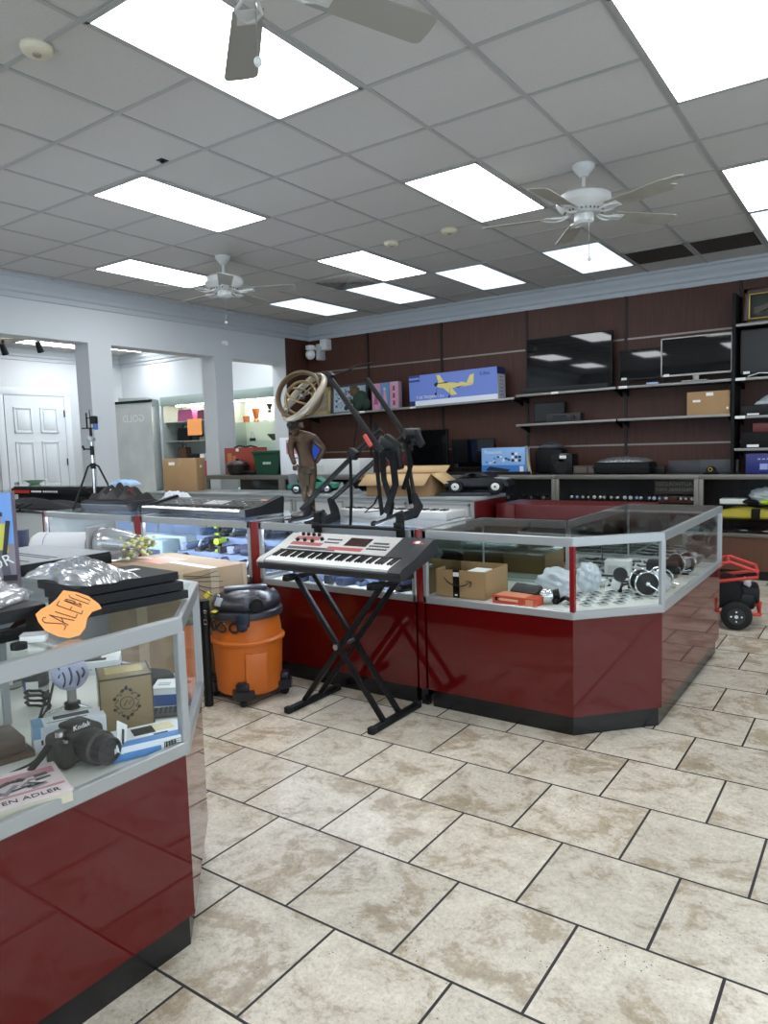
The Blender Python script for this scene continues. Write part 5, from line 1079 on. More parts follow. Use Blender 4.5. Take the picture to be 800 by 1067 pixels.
# gold framed picture behind the globe
t = T('framed_print', 'pale gilt framed picture behind the armillary globe', 'picture', (-7.03, 8.46, 1.942)); t.rotation_euler = (radians(-5), 0, 0); w, h = .19, .42
b = B()
for a, c, d, e in ((-w, w, 0, .06), (-w, w, h-.06, h), (-w, -w+.06, 0, h), (w-.06, w, 0, h)): b.box(a, c, -.02, .012, d, e, 0, .008)
b.obj('frame', M('gilt_pale', 'b59f72', .4, .4), t); B().box(-w+.05, w-.05, -.004, .008, .05, h-.05).obj('picture_sheet', M('sketch_tan', '8f8570', .6, var=.3, vscale=16), t)
# right: things on the lower shelves
def plain(name, label, cat, c, size, mat, rz=0, extra=None, mats=(), bev=.004, group=None):
    t = T(name, label, cat, c, rz, group); w, d, h = size; B().box(-w/2, w/2, -d/2, d/2, 0, h, 0, bev).obj('body', mat, t)
    if extra: b = B(); nm = extra(b, w, d, h); b.obj(nm, mats, t)
    return t
def f_(b, w, d, h): b.front(-w*.3, w*.1, h*.3, h*.8, -d/2); b.cyl((w*.3, -d/2-.012, h*.5), (w*.3, -d/2, h*.5), h*.25); return 'front_panel'
plain('receiver', 'small black stereo receiver on the lower shelf', 'receiver', (-3.16, 8.31, 1.68), (.42, .14, .10), M('rec_black', '242222', .5), 0, f_, GLOSSB)
tv('small dark monitor on the lower shelf behind the receiver', -3.62, -3.22, 1.674, 1.69, 1.93, y=8.46, stand='feet', ticket=False)
def f_(b, w, d, h): b.front(-w*.05, w*.12, h*.8, h*.94, -d/2); b.front(-w*.36, -w*.18, h*.55, h*.65, -d/2); b.front(w*.42, w*.47, h*.2, h*.3, -d/2); return 'label'
plain('cardboard_box', 'closed brown carton with white labels on the lower shelf', 'cardboard box', (-1.575, 8.36, 1.687), (.42, .22, .245), CARD, 0, f_, PAPER, .003)
def f_(b, w, d, h): b.front(-w*.4, -w*.2, h*.05, h*.22, -d/2); return 'price_ticket'
plain('disc_player', 'black player under the white bagged bundle, end bay', 'electronics', (-.98, 8.36, 1.657), (.55, .26, .10), BLACK, 0, f_, PAPER)
b = B(); b.sheet(lambda u, v: ((u-.5)*.42, (v-.5)*.2, .012+.11*(sin(pi*u)*sin(pi*v))**.5*(.8+.2*sin(14*u+9*v))), 20, 14); b.obj('plastic_bundle', M('bundle_white', 'aeb6bc', .4), label='white bagged bundle on the black player, end bay', cat='bundle', loc=(-.93, 8.36, 1.757))
plain('disc_player', 'black electronics box beneath the dark red one, end bay', 'electronics', (-.98, 8.37, 1.327), (.55, .24, .16), BLACKM, 0, f_, PAPER); plain('storage_box', 'flat dark red box on the black electronics, end bay', 'box', (-.90, 8.37, 1.487), (.5, .24, .09), M('box_maroon', '5e1f22', .5))
def f_(b, w, d, h): b.text('PLAY NOW HD', .035, FY(.02, -d/2-.001, h*.75)); b.front(-.14, -.06, h*.15, h*.5, -d/2); b.front(.12, .15, h*.1, h*.55, -d/2); return 'front_print'
def f_(b, w, d, h):
    for k in range(9): b.front(-.16+k*.04, -.135+k*.04, h*.70, h*.76, -d/2)
    b.front(-.14, -.07, h*.2, h*.5, -d/2); b.front(.12, .145, h*.12, h*.55, -d/2); return 'front_print'
plain('retail_box', 'dark blue boxed device on the wall counter, end bay', 'box', (-.92, 8.22, 1.0705), (.54, .2, .20), M('box_indigo', '252a6e', .4), 0, f_, M('print_lilac', '9aa2d8', .5))
# ================================================================== STANDING ON THE WALL COUNTER
tv('black television nearer the statue on the wall counter', -5.34, -4.72, 1.071, 1.16, 1.66, y=8.22, group='televisions on the wall counter'); tv('smaller black television behind the blue printed box', -4.70, -4.08, 1.071, 1.14, 1.52, y=8.30, ticket=False, group='televisions on the wall counter')
def f_(b, w, d, h): b.text('Panasonic', .06, FY(-.13, -d/2-.002, h*.84)); return 'lettering'
t = plain('retail_box', 'blue and white printed electronics box, on the wall counter', 'box', (-3.86, 8.14, 1.0705), (.58, .14, .325), M('print_steelblue', '86aee0', .35), 0, f_, M('print_white', 'dfe2ea', .35), .003)
b = B(); w, d, h = .58, .14, .325; b.front(-w/2, w/2, 0, h*.35, -d/2-.0004, 0); b.prism([(-.24, .05), (.06, .03), (.10, .06), (-.18, .10)], -.001, .001, 1, FY(0, -d/2-.001, 0))
for k in range(14): b.ob((random.uniform(-.22, .08), -d/2-.001, random.uniform(.14, .22)), (.03, .002, .02), (0, 0, 0), random.choice((0, 1, 2)))
for k in range(8): b.ob((.13+.045*(k % 3), -d/2-.0015, .17+.04*(k//3)), (.036, .002, .03), (0, 0, 0), random.choice((1, 1, 2)))
b.front(.22, .27, .03, .10, -d/2-.001, 2); b.obj('front_print', [M('print_blue2', '3d78c4', .35), M('print_black2', '20242e', .4), M('print_white', 'dfe2ea', .35)], t)
b = B(); b.box(-.72, .55, -.05, .05, 0, .035, 0, .008); b.obj('sound_bar', BLACKM, label='long flat black bar before the blue printed box', cat='speaker', loc=(-4.05, 8.03, 1.0705))
b = B(); b.box(-.02, .02, -.01, .01, 0, .34); b.obj('wooden_stick', M('stick_pale', 'b5a68c', .6), label='pale stick leaning beside the blue printed box', cat='stick', loc=(-3.53, 8.12, 1.0705), rot=(0, radians(-9), 0)) 
t = T('bag', 'black camera bag with folded top among the speakers', 'bag', (-3.36, 8.38, 1.0705)); b = B(); b.box(-.18, .18, -.12, .12, 0, .30, 0, .05); b.obj('body', BLACKM, t); b = B(); b.ball((0, 0, .32), .14, (1.1, .8, .35)); b.tube([(-.12, -.05, .33), (0, -.08, .37), (.12, -.05, .33)], .02, 8, 0, False, .4); b.obj('top_flap', M('bag_grey', '47494f', .6), t)
def f_(b, w, d, h): b.cyl((0, -d/2-.004, h*.4), (0, -d/2, h*.4), w*.32, None, 24); b.cyl((0, -d/2-.004, h*.78), (0, -d/2, h*.78), w*.14, None, 20); return 'driver_cone'
t = plain('speaker', 'squat black bookshelf speaker with white tag', 'speaker', (-3.10, 8.12, 1.0705), (.26, .2, .235), BLACK, 0, f_, RUBBER, .006); B().box(-.03, .06, -.08, -.0, .235, .237).obj('price_ticket', PAPER, t); B().box(-.02, .06, -.105, -.1005, .185, .22).obj('price_ticket', PAPER, t)
def f_(b, w, d, h): b.front(-w*.44, w*.1, h*.2, h*.85, -d/2); b.front(w*.2, w*.42, h*.2, h*.85, -d/2); return 'front_panel'
plain('clock_radio', 'small dark brown tabletop radio beside the black speaker', 'radio', (-2.83, 8.10, 1.0705), (.26, .16, .10), M('radio_brown', '33261f', .45), 0, f_, M('radio_grille', '5a5048', .6))
t = T('black_tub', 'black tray shaped case under crumpled clear plastic', 'case', (-2.42, 8.18, 1.0705)); B().box(-.31, .31, -.17, .17, 0, .13, 0, .03).obj('shell', BLACKM, t); B().box(-.315, .315, -.172, .172, .07, .082, 0, .004).obj('lid_seam', BLACK, t)
crumple('crumpled clear plastic spread over the black tray case', (-2.42, 8.18, 1.2015), .56, .28, .06, 0, 21)
for lab, x, w_, h_, m in (('dark leaning panel on the wall counter, nearer the black tray case', -1.83, .33, .135, DGREY), ('grey leaning panel on the wall counter behind the small round cap', -1.48, .38, .14, M('panel_slate', '3a3e44', .5))):
    b = B(); b.box(-w_/2, w_/2, -.012, .012, 0, h_, 0, .003); b.obj('leaning_board', m, label=lab, cat='panel', loc=(x, 8.36, 1.0705), rot=(radians(-6), 0, 0))
plain('small_box', 'small black box between the tray case and the leaning panels', 'box', (-2.05, 8.22, 1.0705), (.12, .12, .08), BLACK)
t = T('ornament', 'little black cap shaped ornament with gold ring on the wall counter', 'ornament', (-1.50, 8.05, 1.0705)); B().lathe([(0, 0), (.075, 0), (.08, .012), (.055, .02), (.045, .06), (.02, .08), (0, .082)]).obj('body', BLACKM, t); b = B(); b.torus((0, -.052, .05), .018, .005, (pi/2, 0, 0), 24, 6); b.obj('ring', M('ring_gold', 'c8a850', .3, .8), t)
# left end of the wall counter
for k, (c1, lab) in enumerate((('2a4a8a', 'white and blue monitor box behind the statue'),)):
    t = T('retail_box', lab, 'box', (-5.60, 6.34, 1.1655), radians(0)); w, d, h = .44, .22, .43; b = B(); b.box(-w/2, w/2-.08, -d/2, d/2, 0, h, 0, .003); b.prism([(w/2-.08, 0), (w/2, 0), (w/2-.03, h), (w/2-.08, h)], -d/2, d/2, 1, FY(0, 0, 0)); b.front(-.12, .10, h*.55, h*.93, -d/2, 2); b.front(-.11, .09, h*.70, h*.85, -d/2-.0006, 3); b.front(-.02, 0, h*.45, h*.55, -d/2, 4); b.front(-.06, .05, h*.43, h*.46, -d/2, 4)
    b.obj('carton', [M('box_white', 'e6e9ee', .35), M('box_cobalt', '2c4fb0', .4), M('print_pinkish', 'c98aa4', .4), M('print_plum', '6d3a5e', .4), INK], t)
def f_(b, w, d, h): b.front(-w*.45, -w*.3, h*.2, h*.6, -d/2); b.top(-w*.3, w*.3, -.02, .03, h); return 'label'
plain('retail_box', 'flat plain white box behind the bicycle rack', 'box', (-4.98, 6.36, 1.1655), (.62, .26, .17), M('box_white3', 'c9cac8', .5), 0, f_, LGREY)
for k, (c1, lab) in enumerate((('7a2a30', 'dark red book standing behind the bicycle rack, first of three'), ('c8b0a0', 'pale spined book standing between two red ones'), ('a03040', 'bright red book standing nearest the black television'))):
    b = B(); b.box(-.024, .024, -.09, .09, 0, .25+.02*(k % 2), 0, .003); b.front(-.016, .016, .05, .10, -.09, 1); b.obj('book', [M('spine%d' % k, c1, .5), PAPER], label=lab, cat='book', loc=(-5.52+k*.056, 8.12, 1.0705))
def f_(b, w, d, h): b.front(w*.30, w*.36, h*.3, h*.7, -d/2); b.front(w*.40, w*.44, h*.2, h*.8, -d/2); b.front(-w*.45, -w*.1, h*.3, h*.7, -d/2); return 'front_print'
plain('retail_box', 'long low white printed box behind the open brown carton', 'box', (-4.10, 6.36, 1.1655), (.50, .2, .085), M('box_white', 'e6e9ee', .35), 0, f_, DGREY)if False else None
plain('retail_box', 'long low white printed box behind the open brown carton', 'box', (-4.62, 6.26, 1.1655), (.40, .2, .095), M('box_white', 'e6e9ee', .35), 0, f_, DGREY) if False else plain('retail_box', 'long low white printed box behind the open brown carton', 'box', (-5.10, 8.02, 1.0705), (.62, .11, .12), M('box_white', 'e6e9ee', .35), 0, f_, DGREY)
# ================================================================== INSIDE THE WALL COUNTERS
rnd = random.Random(4); WC = [('d8d8dc', CHROME), ('2f64b4', BLUE), ('8a8f98', GREY), ('b08d4a', GOLDT), ('1a1a1c', BLACK), ('a33a3a', REDP)]
b = B(); 
zshelf = .46+.304
src = []
for k, m in enumerate((CHROME, BLUE, GOLDT, BLACK, M('watch_white', 'c9ccd2', .3))):
    b = B(); b.torus((0, 0, .038), .034, .007, (0, pi/2, 0), 24, 6, 1, 1.5); b.cyl((-.006, -.034, .045), (.006, -.040, .047), .020, None, 16, 0) if False else b.ball((0, -.036, .045), .022, (.95, .45, .95), 0, 12, 8); b.cyl((0, -.042, .045), (0, -.047, .045), .013, None, 14, 2); src.append(b)
objs = []
names = ['silver watch', 'blue watch', 'gold watch', 'black watch', 'white watch']
for k, b in enumerate(src):
    o = b.obj('wrist_watch', [(CHROME, BLUE, GOLDT, BLACK, M('watch_white', 'c9ccd2', .3))[k], BLACK, M('dial_pale', 'b9bcc0', .3)], label=names[k]+' on the glass shelf of the wall counter', cat='watch', group='watches in the wall counter, '+names[k]+'es', loc=(-3.0+.066*k, 8.12, zshelf)); objs.append(o)
for k in range(5, 21): dup(objs[rnd.choice((0, 0, 4, 2, 3, 1))], (-3.0+.066*k, 8.12+rnd.uniform(-.02, .02), zshelf), rnd.uniform(-.4, .4))
t = T('sign', 'dark notice with mirrored capital letters seen through the glass counter', 'sign', (-1.86, 8.03, .86)); B().box(-.20, .20, 0, .006, .0, .15).obj('board', M('notice_dark', '26241f', .5), t); b = B(); b.text('AUTHORIZED', .052, FY(0, -.001, .105), mirror=True) if False else None
b = B(); mm = Matrix.Translation((0, -.0015, .105)) @ Euler((pi/2, 0, 0)).to_matrix().to_4x4(); b.text('AUTHORIZED', .058, mm, mirror=True); b.obj('lettering', M('notice_text', '6d6a62', .5), t); b = B(); mm = Matrix.Translation((0, -.0015, .045)) @ Euler((pi/2, 0, 0)).to_matrix().to_4x4(); b.text('PERSONNEL ONLY', .045, mm, mirror=True); b.obj('lettering', M('notice_text', '6d6a62', .5), t)
plain('wooden_case', 'dark red brown wooden case with a small badge in the wall counter', 'case', (-1.86, 8.16, zshelf), (.36, .16, .075), M('case_mahogany', '4a2420', .4), 0, lambda b, w, d, h: (b.cyl((.03, -d/2-.004, h*.6), (.03, -d/2, h*.6), .018, None, 6), 'badge')[1], CHROME)
t = T('folded_cloth', 'folded yellow cloth bundle with black strap in the end counter', 'cloth', (-1.02, 8.16, .62)); b = B(); b.sheet(lambda u, v: ((u-.5)*.95, (v-.5)*.26, .02+.085*(min(1, 6*u*(1-u))**.5)*(min(1, 5*v*(1-v))**.5)*(1+.12*sin(19*u+4*v))), 30, 12); b.box(-.46, .46, -.12, .12, 0, .03, 0, .01); b.obj('cloth', M('cloth_yellow', 'b8a438', .8), t); B().ob((-.06, -.105, .05), (.08, .08, .10), m=0, bev=.01).obj('strap', BLACKM, t)
B().box(-1.53, -.12, 8.0, 8.5, .602, .61).obj('glass_plate', GREENGLASS, label='glass plate bearing the folded yellow cloth', cat='shelf')
bagball('white plastic bag bundled on the upper shelf of the end counter', (-1.02, 8.15, zshelf), (.15, .10, .10), 14)
plain('storage_box', 'flat white box on the upper shelf of the end counter', 'box', (-1.30, 8.16, zshelf), (.24, .18, .05), PAPER)
for lab, x, m, s in (('small lime green pouch before the white bag', -.97, LIME, .05), ('brown and black strap bundle beside the white bag', -.78, M('leather_tan', '8a5a34', .5), .065), ('dark cap shaped bundle left of the white bag', -1.13, BLACKM, .05)):
    b = B(); b.ball((0, 0, s*.5), s, (1.5, .9, .5)); b.tube([(-s*1.3, -s*.5, s*.4), (0, -s*.9, s*.6), (s*1.3, -s*.4, s*.4)], s*.16, 8); b.obj('pouch', m, label=lab, cat='pouch', loc=(x, 8.06, zshelf))
src = None
for k in range(5):
    c = (-1.42+.22*k, 8.07+.03*(k % 2), .473)
    if src is None: b = B(); b.box(-.08, .08, -.05, .05, 0, .02, 0, .004); b.box(-.03, .03, -.03, .03, .02, .022, 1); src = b.obj('flat_case', [BLACK, PAPER], label='flat black case with a white slip on the floor of the end counter', cat='case', group='flat cases on the counter floor', loc=c, rz=.2)
    else: dup(src, c, .2+.3*k)
for k in range(6):
    b = B(); b.cyl((0, 0, .03), (.0, -.05, .03), .028, .022, 16); b.ob((0, .03, .03), (.09, .05, .05), m=1, bev=.01); b.obj('film_camera', [CHROME, BLACK], label='small film camera %s in the dark wall counter' % ('nearest the post', 'second from the post', 'third from the post', 'fourth from the post', 'fifth from the post', 'farthest from the post')[k], cat='camera', group='film cameras in the wall counter', loc=(-3.32-.16*k, 8.12, zshelf+.002), rz=.2*k-.5)
# ================================================================== FAR RUN: TOPS OF THE GREY COUNTERS
ZG = 1.0035
t = T('open_carton', 'open brown cardboard box with spread flaps on the grey counter', 'cardboard box', (-3.68, 5.62, ZG), radians(4)); w, d, h, e = .68, .30, .20, .005
b = B(); b.box(-w/2, w/2, -d/2, -d/2+e, 0, h); b.box(-w/2, w/2, d/2-e, d/2, 0, h); b.box(-w/2, -w/2+e, -d/2, d/2, 0, h); b.box(w/2-e, w/2, -d/2, d/2, 0, h); b.box(-w/2, w/2, -d/2, d/2, 0, e); b.obj('carton', CARD, t)
for nm, pts in (('flap', [(-w/2, -d/2, h), (w/2, -d/2, h), (w/2-.02, -d/2-.10, h-.10), (-w/2-.03, -d/2-.10, h-.10)]), ('flap', [(w/2, -d/2, h), (w/2, d/2, h), (w/2+.12, d/2-.01, h-.08), (w/2+.13, -d/2+.0, h-.09)]), ('flap', [(-w/2, d/2, h), (-w/2, -d/2, h), (-w/2-.16, -d/2, h-.06), (-w/2-.16, d/2, h-.05)]), ('flap', [(w/2, d/2, h), (-w/2, d/2, h), (-w/2, d/2+.1, h+.06), (w/2, d/2+.1, h+.06)])):
    o = B().poly(pts).obj(nm, M('card_pale', 'b89a70', .8), t); md = o.modifiers.new('s', 'SOLIDIFY'); md.thickness = .004
B().box(-.015, .015, -d/2-.0012, -d/2, 0, h).obj('tape_strip', TAPE, t)
def rc_car(label, c, rz, body, roof, wheelm, L=.52, truck=False):
    t = T('toy_car', label, 'toy car', c, rz); W_ = .11
    prof = [(-L/2, .05), (-L/2, .09), (-L*.30, .105), (-L*.14, .155), (L*.10, .16), (L*.26, .11), (L/2-.02, .095), (L/2, .05)]
    b = B(); b.prism(prof, -W_, W_, 0, FY(0, 0, 0)); o = b.obj('body_shell', body, t)
    b = B(); b.prism([(-L*.27, .112), (-L*.145, .150), (L*.09, .154), (L*.215, .118)], -W_-.002, W_+.002, 0, FY(0, 0, 0)); b.obj('side_window', GLOSSB, o)
    b = B(); b.prism([(-L*.40, .095), (-L*.44, .20), (-L*.48, .20), (-L*.47, .09)], -W_*.9, W_*.9, 0, FY(0, 0, 0)) if truck else b.prism([(L*.26, .112), (L*.44, .101), (L*.44, .104), (L*.26, .116)], -W_*.7, W_*.7, 0, FY(0, 0, 0)); b.obj('trim_panel', roof, o)
    B().box(-L*.46, L*.46, -.06, .06, .03, .055, 0, .006).obj('chassis', BLACKM, t)
    for x in (-L*.31, L*.31):
        for y in (-W_-.005, W_+.005):
            b = B(); b.cyl((x, y-.022, .048), (x, y+.022, .048), .048, None, 24); wh = b.obj('wheel', RUBBER, t); s = -1 if y < 0 else 1
            b = B(); b.cyl((x, y+s*.021, .048), (x, y+s*.025, .048), .031, .024, 20); b.cyl((x, y+s*.024, .048), (x, y+s*.030, .048), .007, None, 10, 1); b.obj('rim', [wheelm, BLACK], wh)
rc_car('black toy racing car with one white wheel on the grey counter end', (-2.98, 5.76, ZG+.03), radians(10), M('car_black', '15161a', .2), M('car_silver', '8f9298', .3), M('wheel_white', 'd8d8d4', .4), .46); D.objects['toy_car'].scale = (1.28, 1.15, 1.1)
B().box(-.22, .26, -.15, .15, 0, .03, 0, .006).obj('flat_tray', DGREY, label='low dark tray under the black toy racing car', cat='tray', loc=(-3.10, 5.74, ZG), rz=radians(10))
rc_car('green toy racing car with grey fenders behind the statue', (-4.86, 5.70, ZG), radians(25), M('car_teal', '1f7a62', .3), M('car_grey', '6b6f73', .4), CHROME, .52, True)
t = T('paper_cloth', 'crumpled grey cloth heaped beside the green toy racing car', 'cloth', (-4.44, 5.70, ZG)); 
b = B(); b.sheet(lambda u, v: ((u-.5)*.26, (v-.5)*.22, .004+.13*(sin(pi*u)*sin(pi*v))**.7*(.7+.3*sin(15*u+8*v))), 18, 14); b.obj('cloth', M('cloth_grey', '74777a', .9), t)
t = T('cardboard_box', 'tall closed brown carton standing by the white column', 'cardboard box', (-6.90, 5.72, ZG), radians(32)); b = B(); b.box(-.2, .2, -.17, .17, 0, .385, 0, .004); b.obj('carton', CARD, t); b = B(); b.box(-.201, .201, -.02, .02, .384, .387); b.front(-.02, .02, .30, .385, -.17); b.obj('tape_strip', TAPE, t); b = B(); b.front(-.13, -.06, .31, .345, -.17); b.box(.199, .2015, -.04, .03, .27, .30); b.obj('label', PAPER, t)
t = T('duffel_bag', 'black and tan bag tucked behind the tall carton', 'bag', (-7.1, 6.02, ZG)) if False else None
# counter by the columns: red carton, pot, green bin
t = T('retail_box', 'red printed carton with handle picture by the white column', 'box', (-6.72, 6.56, 1.1655)); w, d, h = .52, .24, .33; b = B(); b.box(-w/2, w/2, -d/2, d/2, 0, h, 0, .003); b.front(-w*.40, -w*.25, h*.35, h*.8, -d/2, 1); b.front(-w*.22, -w*.10, h*.3, h*.7, -d/2, 1); b.front(-w*.4, -w*.12, h*.06, h*.22, -d/2, 2); b.front(-w*.36, -w*.16, h*.09, h*.19, -d/2-.0006, 3); b.front(-.05, .0, h*.86, h*.97, -d/2, 2); b.tube([(-.2, 0, h), (-.12, 0, h+.025), (.0, 0, h+.008), (.1, 0, h+.02), (.2, 0, h)], .012, 8, 3)
b.obj('carton', [M('box_brick', '8f3a2a', .5), M('print_tan', 'b8754a', .5), PAPER, BLACK], t)
t = T('cooking_pot', 'dark lidded pot in front of the red carton', 'pot', (-6.58, 6.275, 1.1655)); B().lathe([(0, 0), (.10, 0), (.13, .04), (.14, .10), (.145, .12), (.13, .125), (0, .125)]).obj('pot_body', M('pot_dark', '2f2b26', .35, .4), t); B().lathe([(.14, .125), (.13, .145), (.06, .17), (.02, .175), (.025, .195), (0, .2)]).obj('lid', M('pot_dark', '2f2b26', .35, .4), t)
b = B(); 
for s in (-1, 1): b.tube([(s*.135, -.03, .10), (s*.175, -.02, .105), (s*.175, .02, .105), (s*.135, .03, .10)], .008, 6)
b.obj('handle', BLACK, t)
t = T('storage_bin', 'dark green plastic bin with a lid by the red carton', 'bin', (-6.10, 6.42, 1.1655)); b = B(); b.prism([(-.17, 0), (.17, 0), (.22, .25), (-.22, .25)], -.13, .13, 0, FY(0, 0, 0)); b.obj('tub', M('bin_green', '17402e', .4), t); B().box(-.235, .235, -.15, .15, .25, .285, 0, .008).obj('lid', M('bin_green', '17402e', .4), t); b = B()
for k in range(6): b.front(-.06+.022*k, -.045+.022*k, .12, .15, -.131)
b.obj('mark', M('print_pale2', 'b9d0c0', .5), t)
b = B(); b.tube([(-.13, 0, .02), (0, -.03, .035), (.12, .01, .02)], .02, 8); b.obj('black_strap', BLACKM, label='coiled black strap between the pot and the green bin', cat='strap', loc=(-6.37, 6.24, 1.1655))
t = T('sign', 'small orange card standing between red carton and green bin', 'sign', (-6.40, 6.58, 1.1655)); B().box(-.05, .05, -.002, .002, 0, .25, 0).obj('card', ORANGEP, t)
# ================================================================== TOPS OF THE LIT ROW
ZI = 1.0035
def synth(name, label, c, W_, Dp, rz, hh=.09, keys=True):
    t = T(name, label, 'keyboard', c, rz)
    b = B(); side(b, -W_/2, W_/2, [(0, 0), (0, .03), (Dp*.42, .035), (Dp*.45, .055), (Dp, hh), (Dp, 0)]); b.obj('case', M('synth_black', '1b1c1f', .5, spec=.3), t)
    b = B(); side(b, W_/2-.05, W_/2+.008, [(-.01, 0), (-.01, .05), (Dp*.4, .065), (Dp, hh+.035), (Dp+.01, hh+.02), (Dp, 0)]); b.obj('end_cheek', M('synth_black', '25272b', .45), t); b = B(); side(b, -W_/2-.008, -W_/2+.03, [(-.01, 0), (-.01, .05), (Dp*.4, .065), (Dp, hh+.02), (Dp+.01, hh), (Dp, 0)]); b.obj('end_cheek', M('synth_black', '1b1c1f', .5, spec=.3), t)
    a, c_ = -W_/2+.035, W_/2-.055; n = 42; kw = (c_-a)/n; b = B()
    for i in range(n): b.box(a+i*kw+.0005, a+(i+1)*kw-.0005, .006, Dp*.41, .034, .046, 0, .001, seg=1)
    b.obj('white_keys', M('key_white', 'f0efea', .25), t); b = B()
    for i in range(n-1):
        if i % 7 not in (2, 6): b.box(a+(i+1)*kw-.005, a+(i+1)*kw+.005, Dp*.15, Dp*.41, .045, .055, 0, .001, seg=1)
    b.obj('black_keys', M('key_black', '0d0d0e', .25), t)
    sl = math.atan2(hh-.055, Dp*.55); mt = Matrix.Translation((0, Dp*.45, .055)) @ rx(sl); b = B(); rnd = random.Random(2)
    for i in range(30): b.box(-W_*.40+i*W_*.027, -W_*.40+i*W_*.027+.014, .03+.045*(i % 3), .042+.045*(i % 3), -.001, .003, i % 2, 0, mt)
    b.box(-W_*.05, W_*.12, .03, .14, -.001, .002, 2, 0, mt); b.box(-W_*.45, W_*.44, .17, .172, -.001, .002, 1, 0, mt); b.obj('control_panel', [DGREY, LGREY, M('synth_lcd', '8f9496', .3)], t)
    b = B(); b.box(W_*.36, W_*.42, Dp*.28, Dp*.36, .0, .003, 0, 0, Matrix.Translation((0, Dp*.55, .07)) @ rx(sl)) ; b.obj('price_label', M('label_salmon', 'd89a84', .5), t); return t
synth('synthesizer', 'black workstation keyboard lying on the lit counter left of the statue', (-4.27, 3.55, ZI), 1.27, .36, radians(-3))
synth('digital_piano', 'keyboard lying under the bicycle rack on the lit counter', (-2.66, 3.62, ZI), .95, .26, radians(10), .06) if False else None
t = T('digital_piano', 'pale grey keyboard lying behind the bicycle rack on the lit counter', 'keyboard', (-2.62, 3.85, ZI), radians(1)); B().box(-.42, .42, -.06, .2, 0, .045, 0, .006).obj('case', M('keyboard_silver', 'cfcdc8', .38, .1), t)
b = B()
for i in range(34): b.box(-.40+i*.0235, -.40+i*.0235+.0225, -.055, .05, .045, .052, 0, .001, seg=1)
b.obj('white_keys', M('key_white', 'f0efea', .25), t); b = B()
for i in range(33):
    if i % 7 not in (2, 6): b.box(-.383+i*.0235, -.372+i*.0235, -.01, .05, .051, .059)
b.obj('black_keys', M('key_black', '0d0d0e', .25), t)
# black padded bag with odds and ends
t = T('gig_bag', 'long black padded bag piled with a dark jacket on the lit counter', 'bag', (-5.35, 3.68, ZI), radians(-2)); b = B(); b.box(-.27, .44, -.16, .14, 0, .085, 0, .03, seg=3); b.obj('bag_body', M('bag_cloth', '16171a', .85), t); b = B(); b.tube([(-.25, -.164, .05), (.42, -.164, .055)], .006, 6); b.obj('zip', DGREY, t)
b = B(); b.sheet(lambda u, v: ((u-.5)*.56+.09, (v-.5)*.26+.0, .083+.13*(sin(pi*u)*sin(pi*v))**.35*(.72+.2*sin(23*u+5*v)+.15*sin(17*v-13*u)+.1*sin(41*u))), 26, 18); b.ob((.12, -.07, .165), (.10, .01, .02), (.9, 0, .1), 1); b.ob((.28, -.04, .15), (.05, .02, .05), (.6, 0, .2), 2)
b.obj('folded_jacket', [M('jacket_dark', '211d1c', .8), PAPER, M('jacket_red', '7a2a22', .7)], t)
crumple('white cloth crumpled beside the black padded bag', (-4.94, 3.99, ZI), .40, .12, .13, .1, 31, 'cloth', M('cloth_white', 'd5d8de', .8), None, 'cloth')
crumple('pale blue plastic sheet on top of the dark jacket', (-5.36, 3.80, 1.20), .26, .16, .05, .2, 33, 'plastic_sheet', M('sheet_blue', '8fb4d8', .4), None, 'plastic sheet')
# tripod
p = (-5.47, 3.60, ZI); p = (-5.75, 3.76, ZI)
t = T('tripod_stand', 'tall black and chrome tripod stand with clamp head by the white column', 'tripod', p, radians(20)); 
B().cyl((0, 0, .10), (0, 0, .52), .012, None, 14).obj('lower_tube', CHROME, t); B().cyl((0, 0, .50), (0, 0, .70), .008, None, 12).obj('upper_tube', CHROME, t)
b = B(); b.cyl((0, 0, .34), (0, 0, .39), .022); b.obj('leg_collar', BLACK, t)
for a in (10, 130, 250):
    c_, s_ = cos(radians(a)), sin(radians(a)); b = B(); b.tube([(.02*c_, .02*s_, .375), (.05*c_, .05*s_, .36), (.17*c_, .17*s_, .10), (.215*c_, .215*s_, .0)], .009, 8); l_ = b.obj('leg', BLACK, t); B().ball((.213*c_, .213*s_, .012), .014).obj('foot', RUBBER, l_)
    B().tube([(.012*c_, .012*s_, .10), (.13*c_, .13*s_, .19)], .005, 6).obj('brace', BLACK, t)
b = B(); b.cyl((0, 0, .46), (0, 0, .54), .017); b.cyl((0, 0, .51), (-.06, -.02, .515), .006); b.ob((-.07, -.02, .525), (.02, .012, .045), (0, -.5, 0), 0, .004); b.obj('clamp', BLACK, t)
b = B(); b.ob((.0, 0, .60), (.05, .04, .05), (0, 0, .4), 0, .01); b.cyl((-.03, 0, .60), (.03, 0, .60), .018); b.obj('tilt_head', M('head_metal', '9fa1a3', .3, .7), t)
b = B(); b.cyl((0, 0, .62), (0, 0, .70), .012); b.box(-.085, .03, -.012, .012, .69, .70); b.box(-.04, -.03, -.005, .005, .70, .83); b.box(-.03, .06, -.006, .006, .78, .788); b.box(.01, .07, -.025, .02, .73, .80, 0, .01); b.cyl((0.0, 0, .70), (0, 0, .86), .004); b.obj('phone_clamp', BLACK, t); b = B(); b.box(.04, .065, -.02, .02, .68, .74, 0, .005); b.obj('blue_grip', M('grip_blue', '3f5f9c', .4), t)
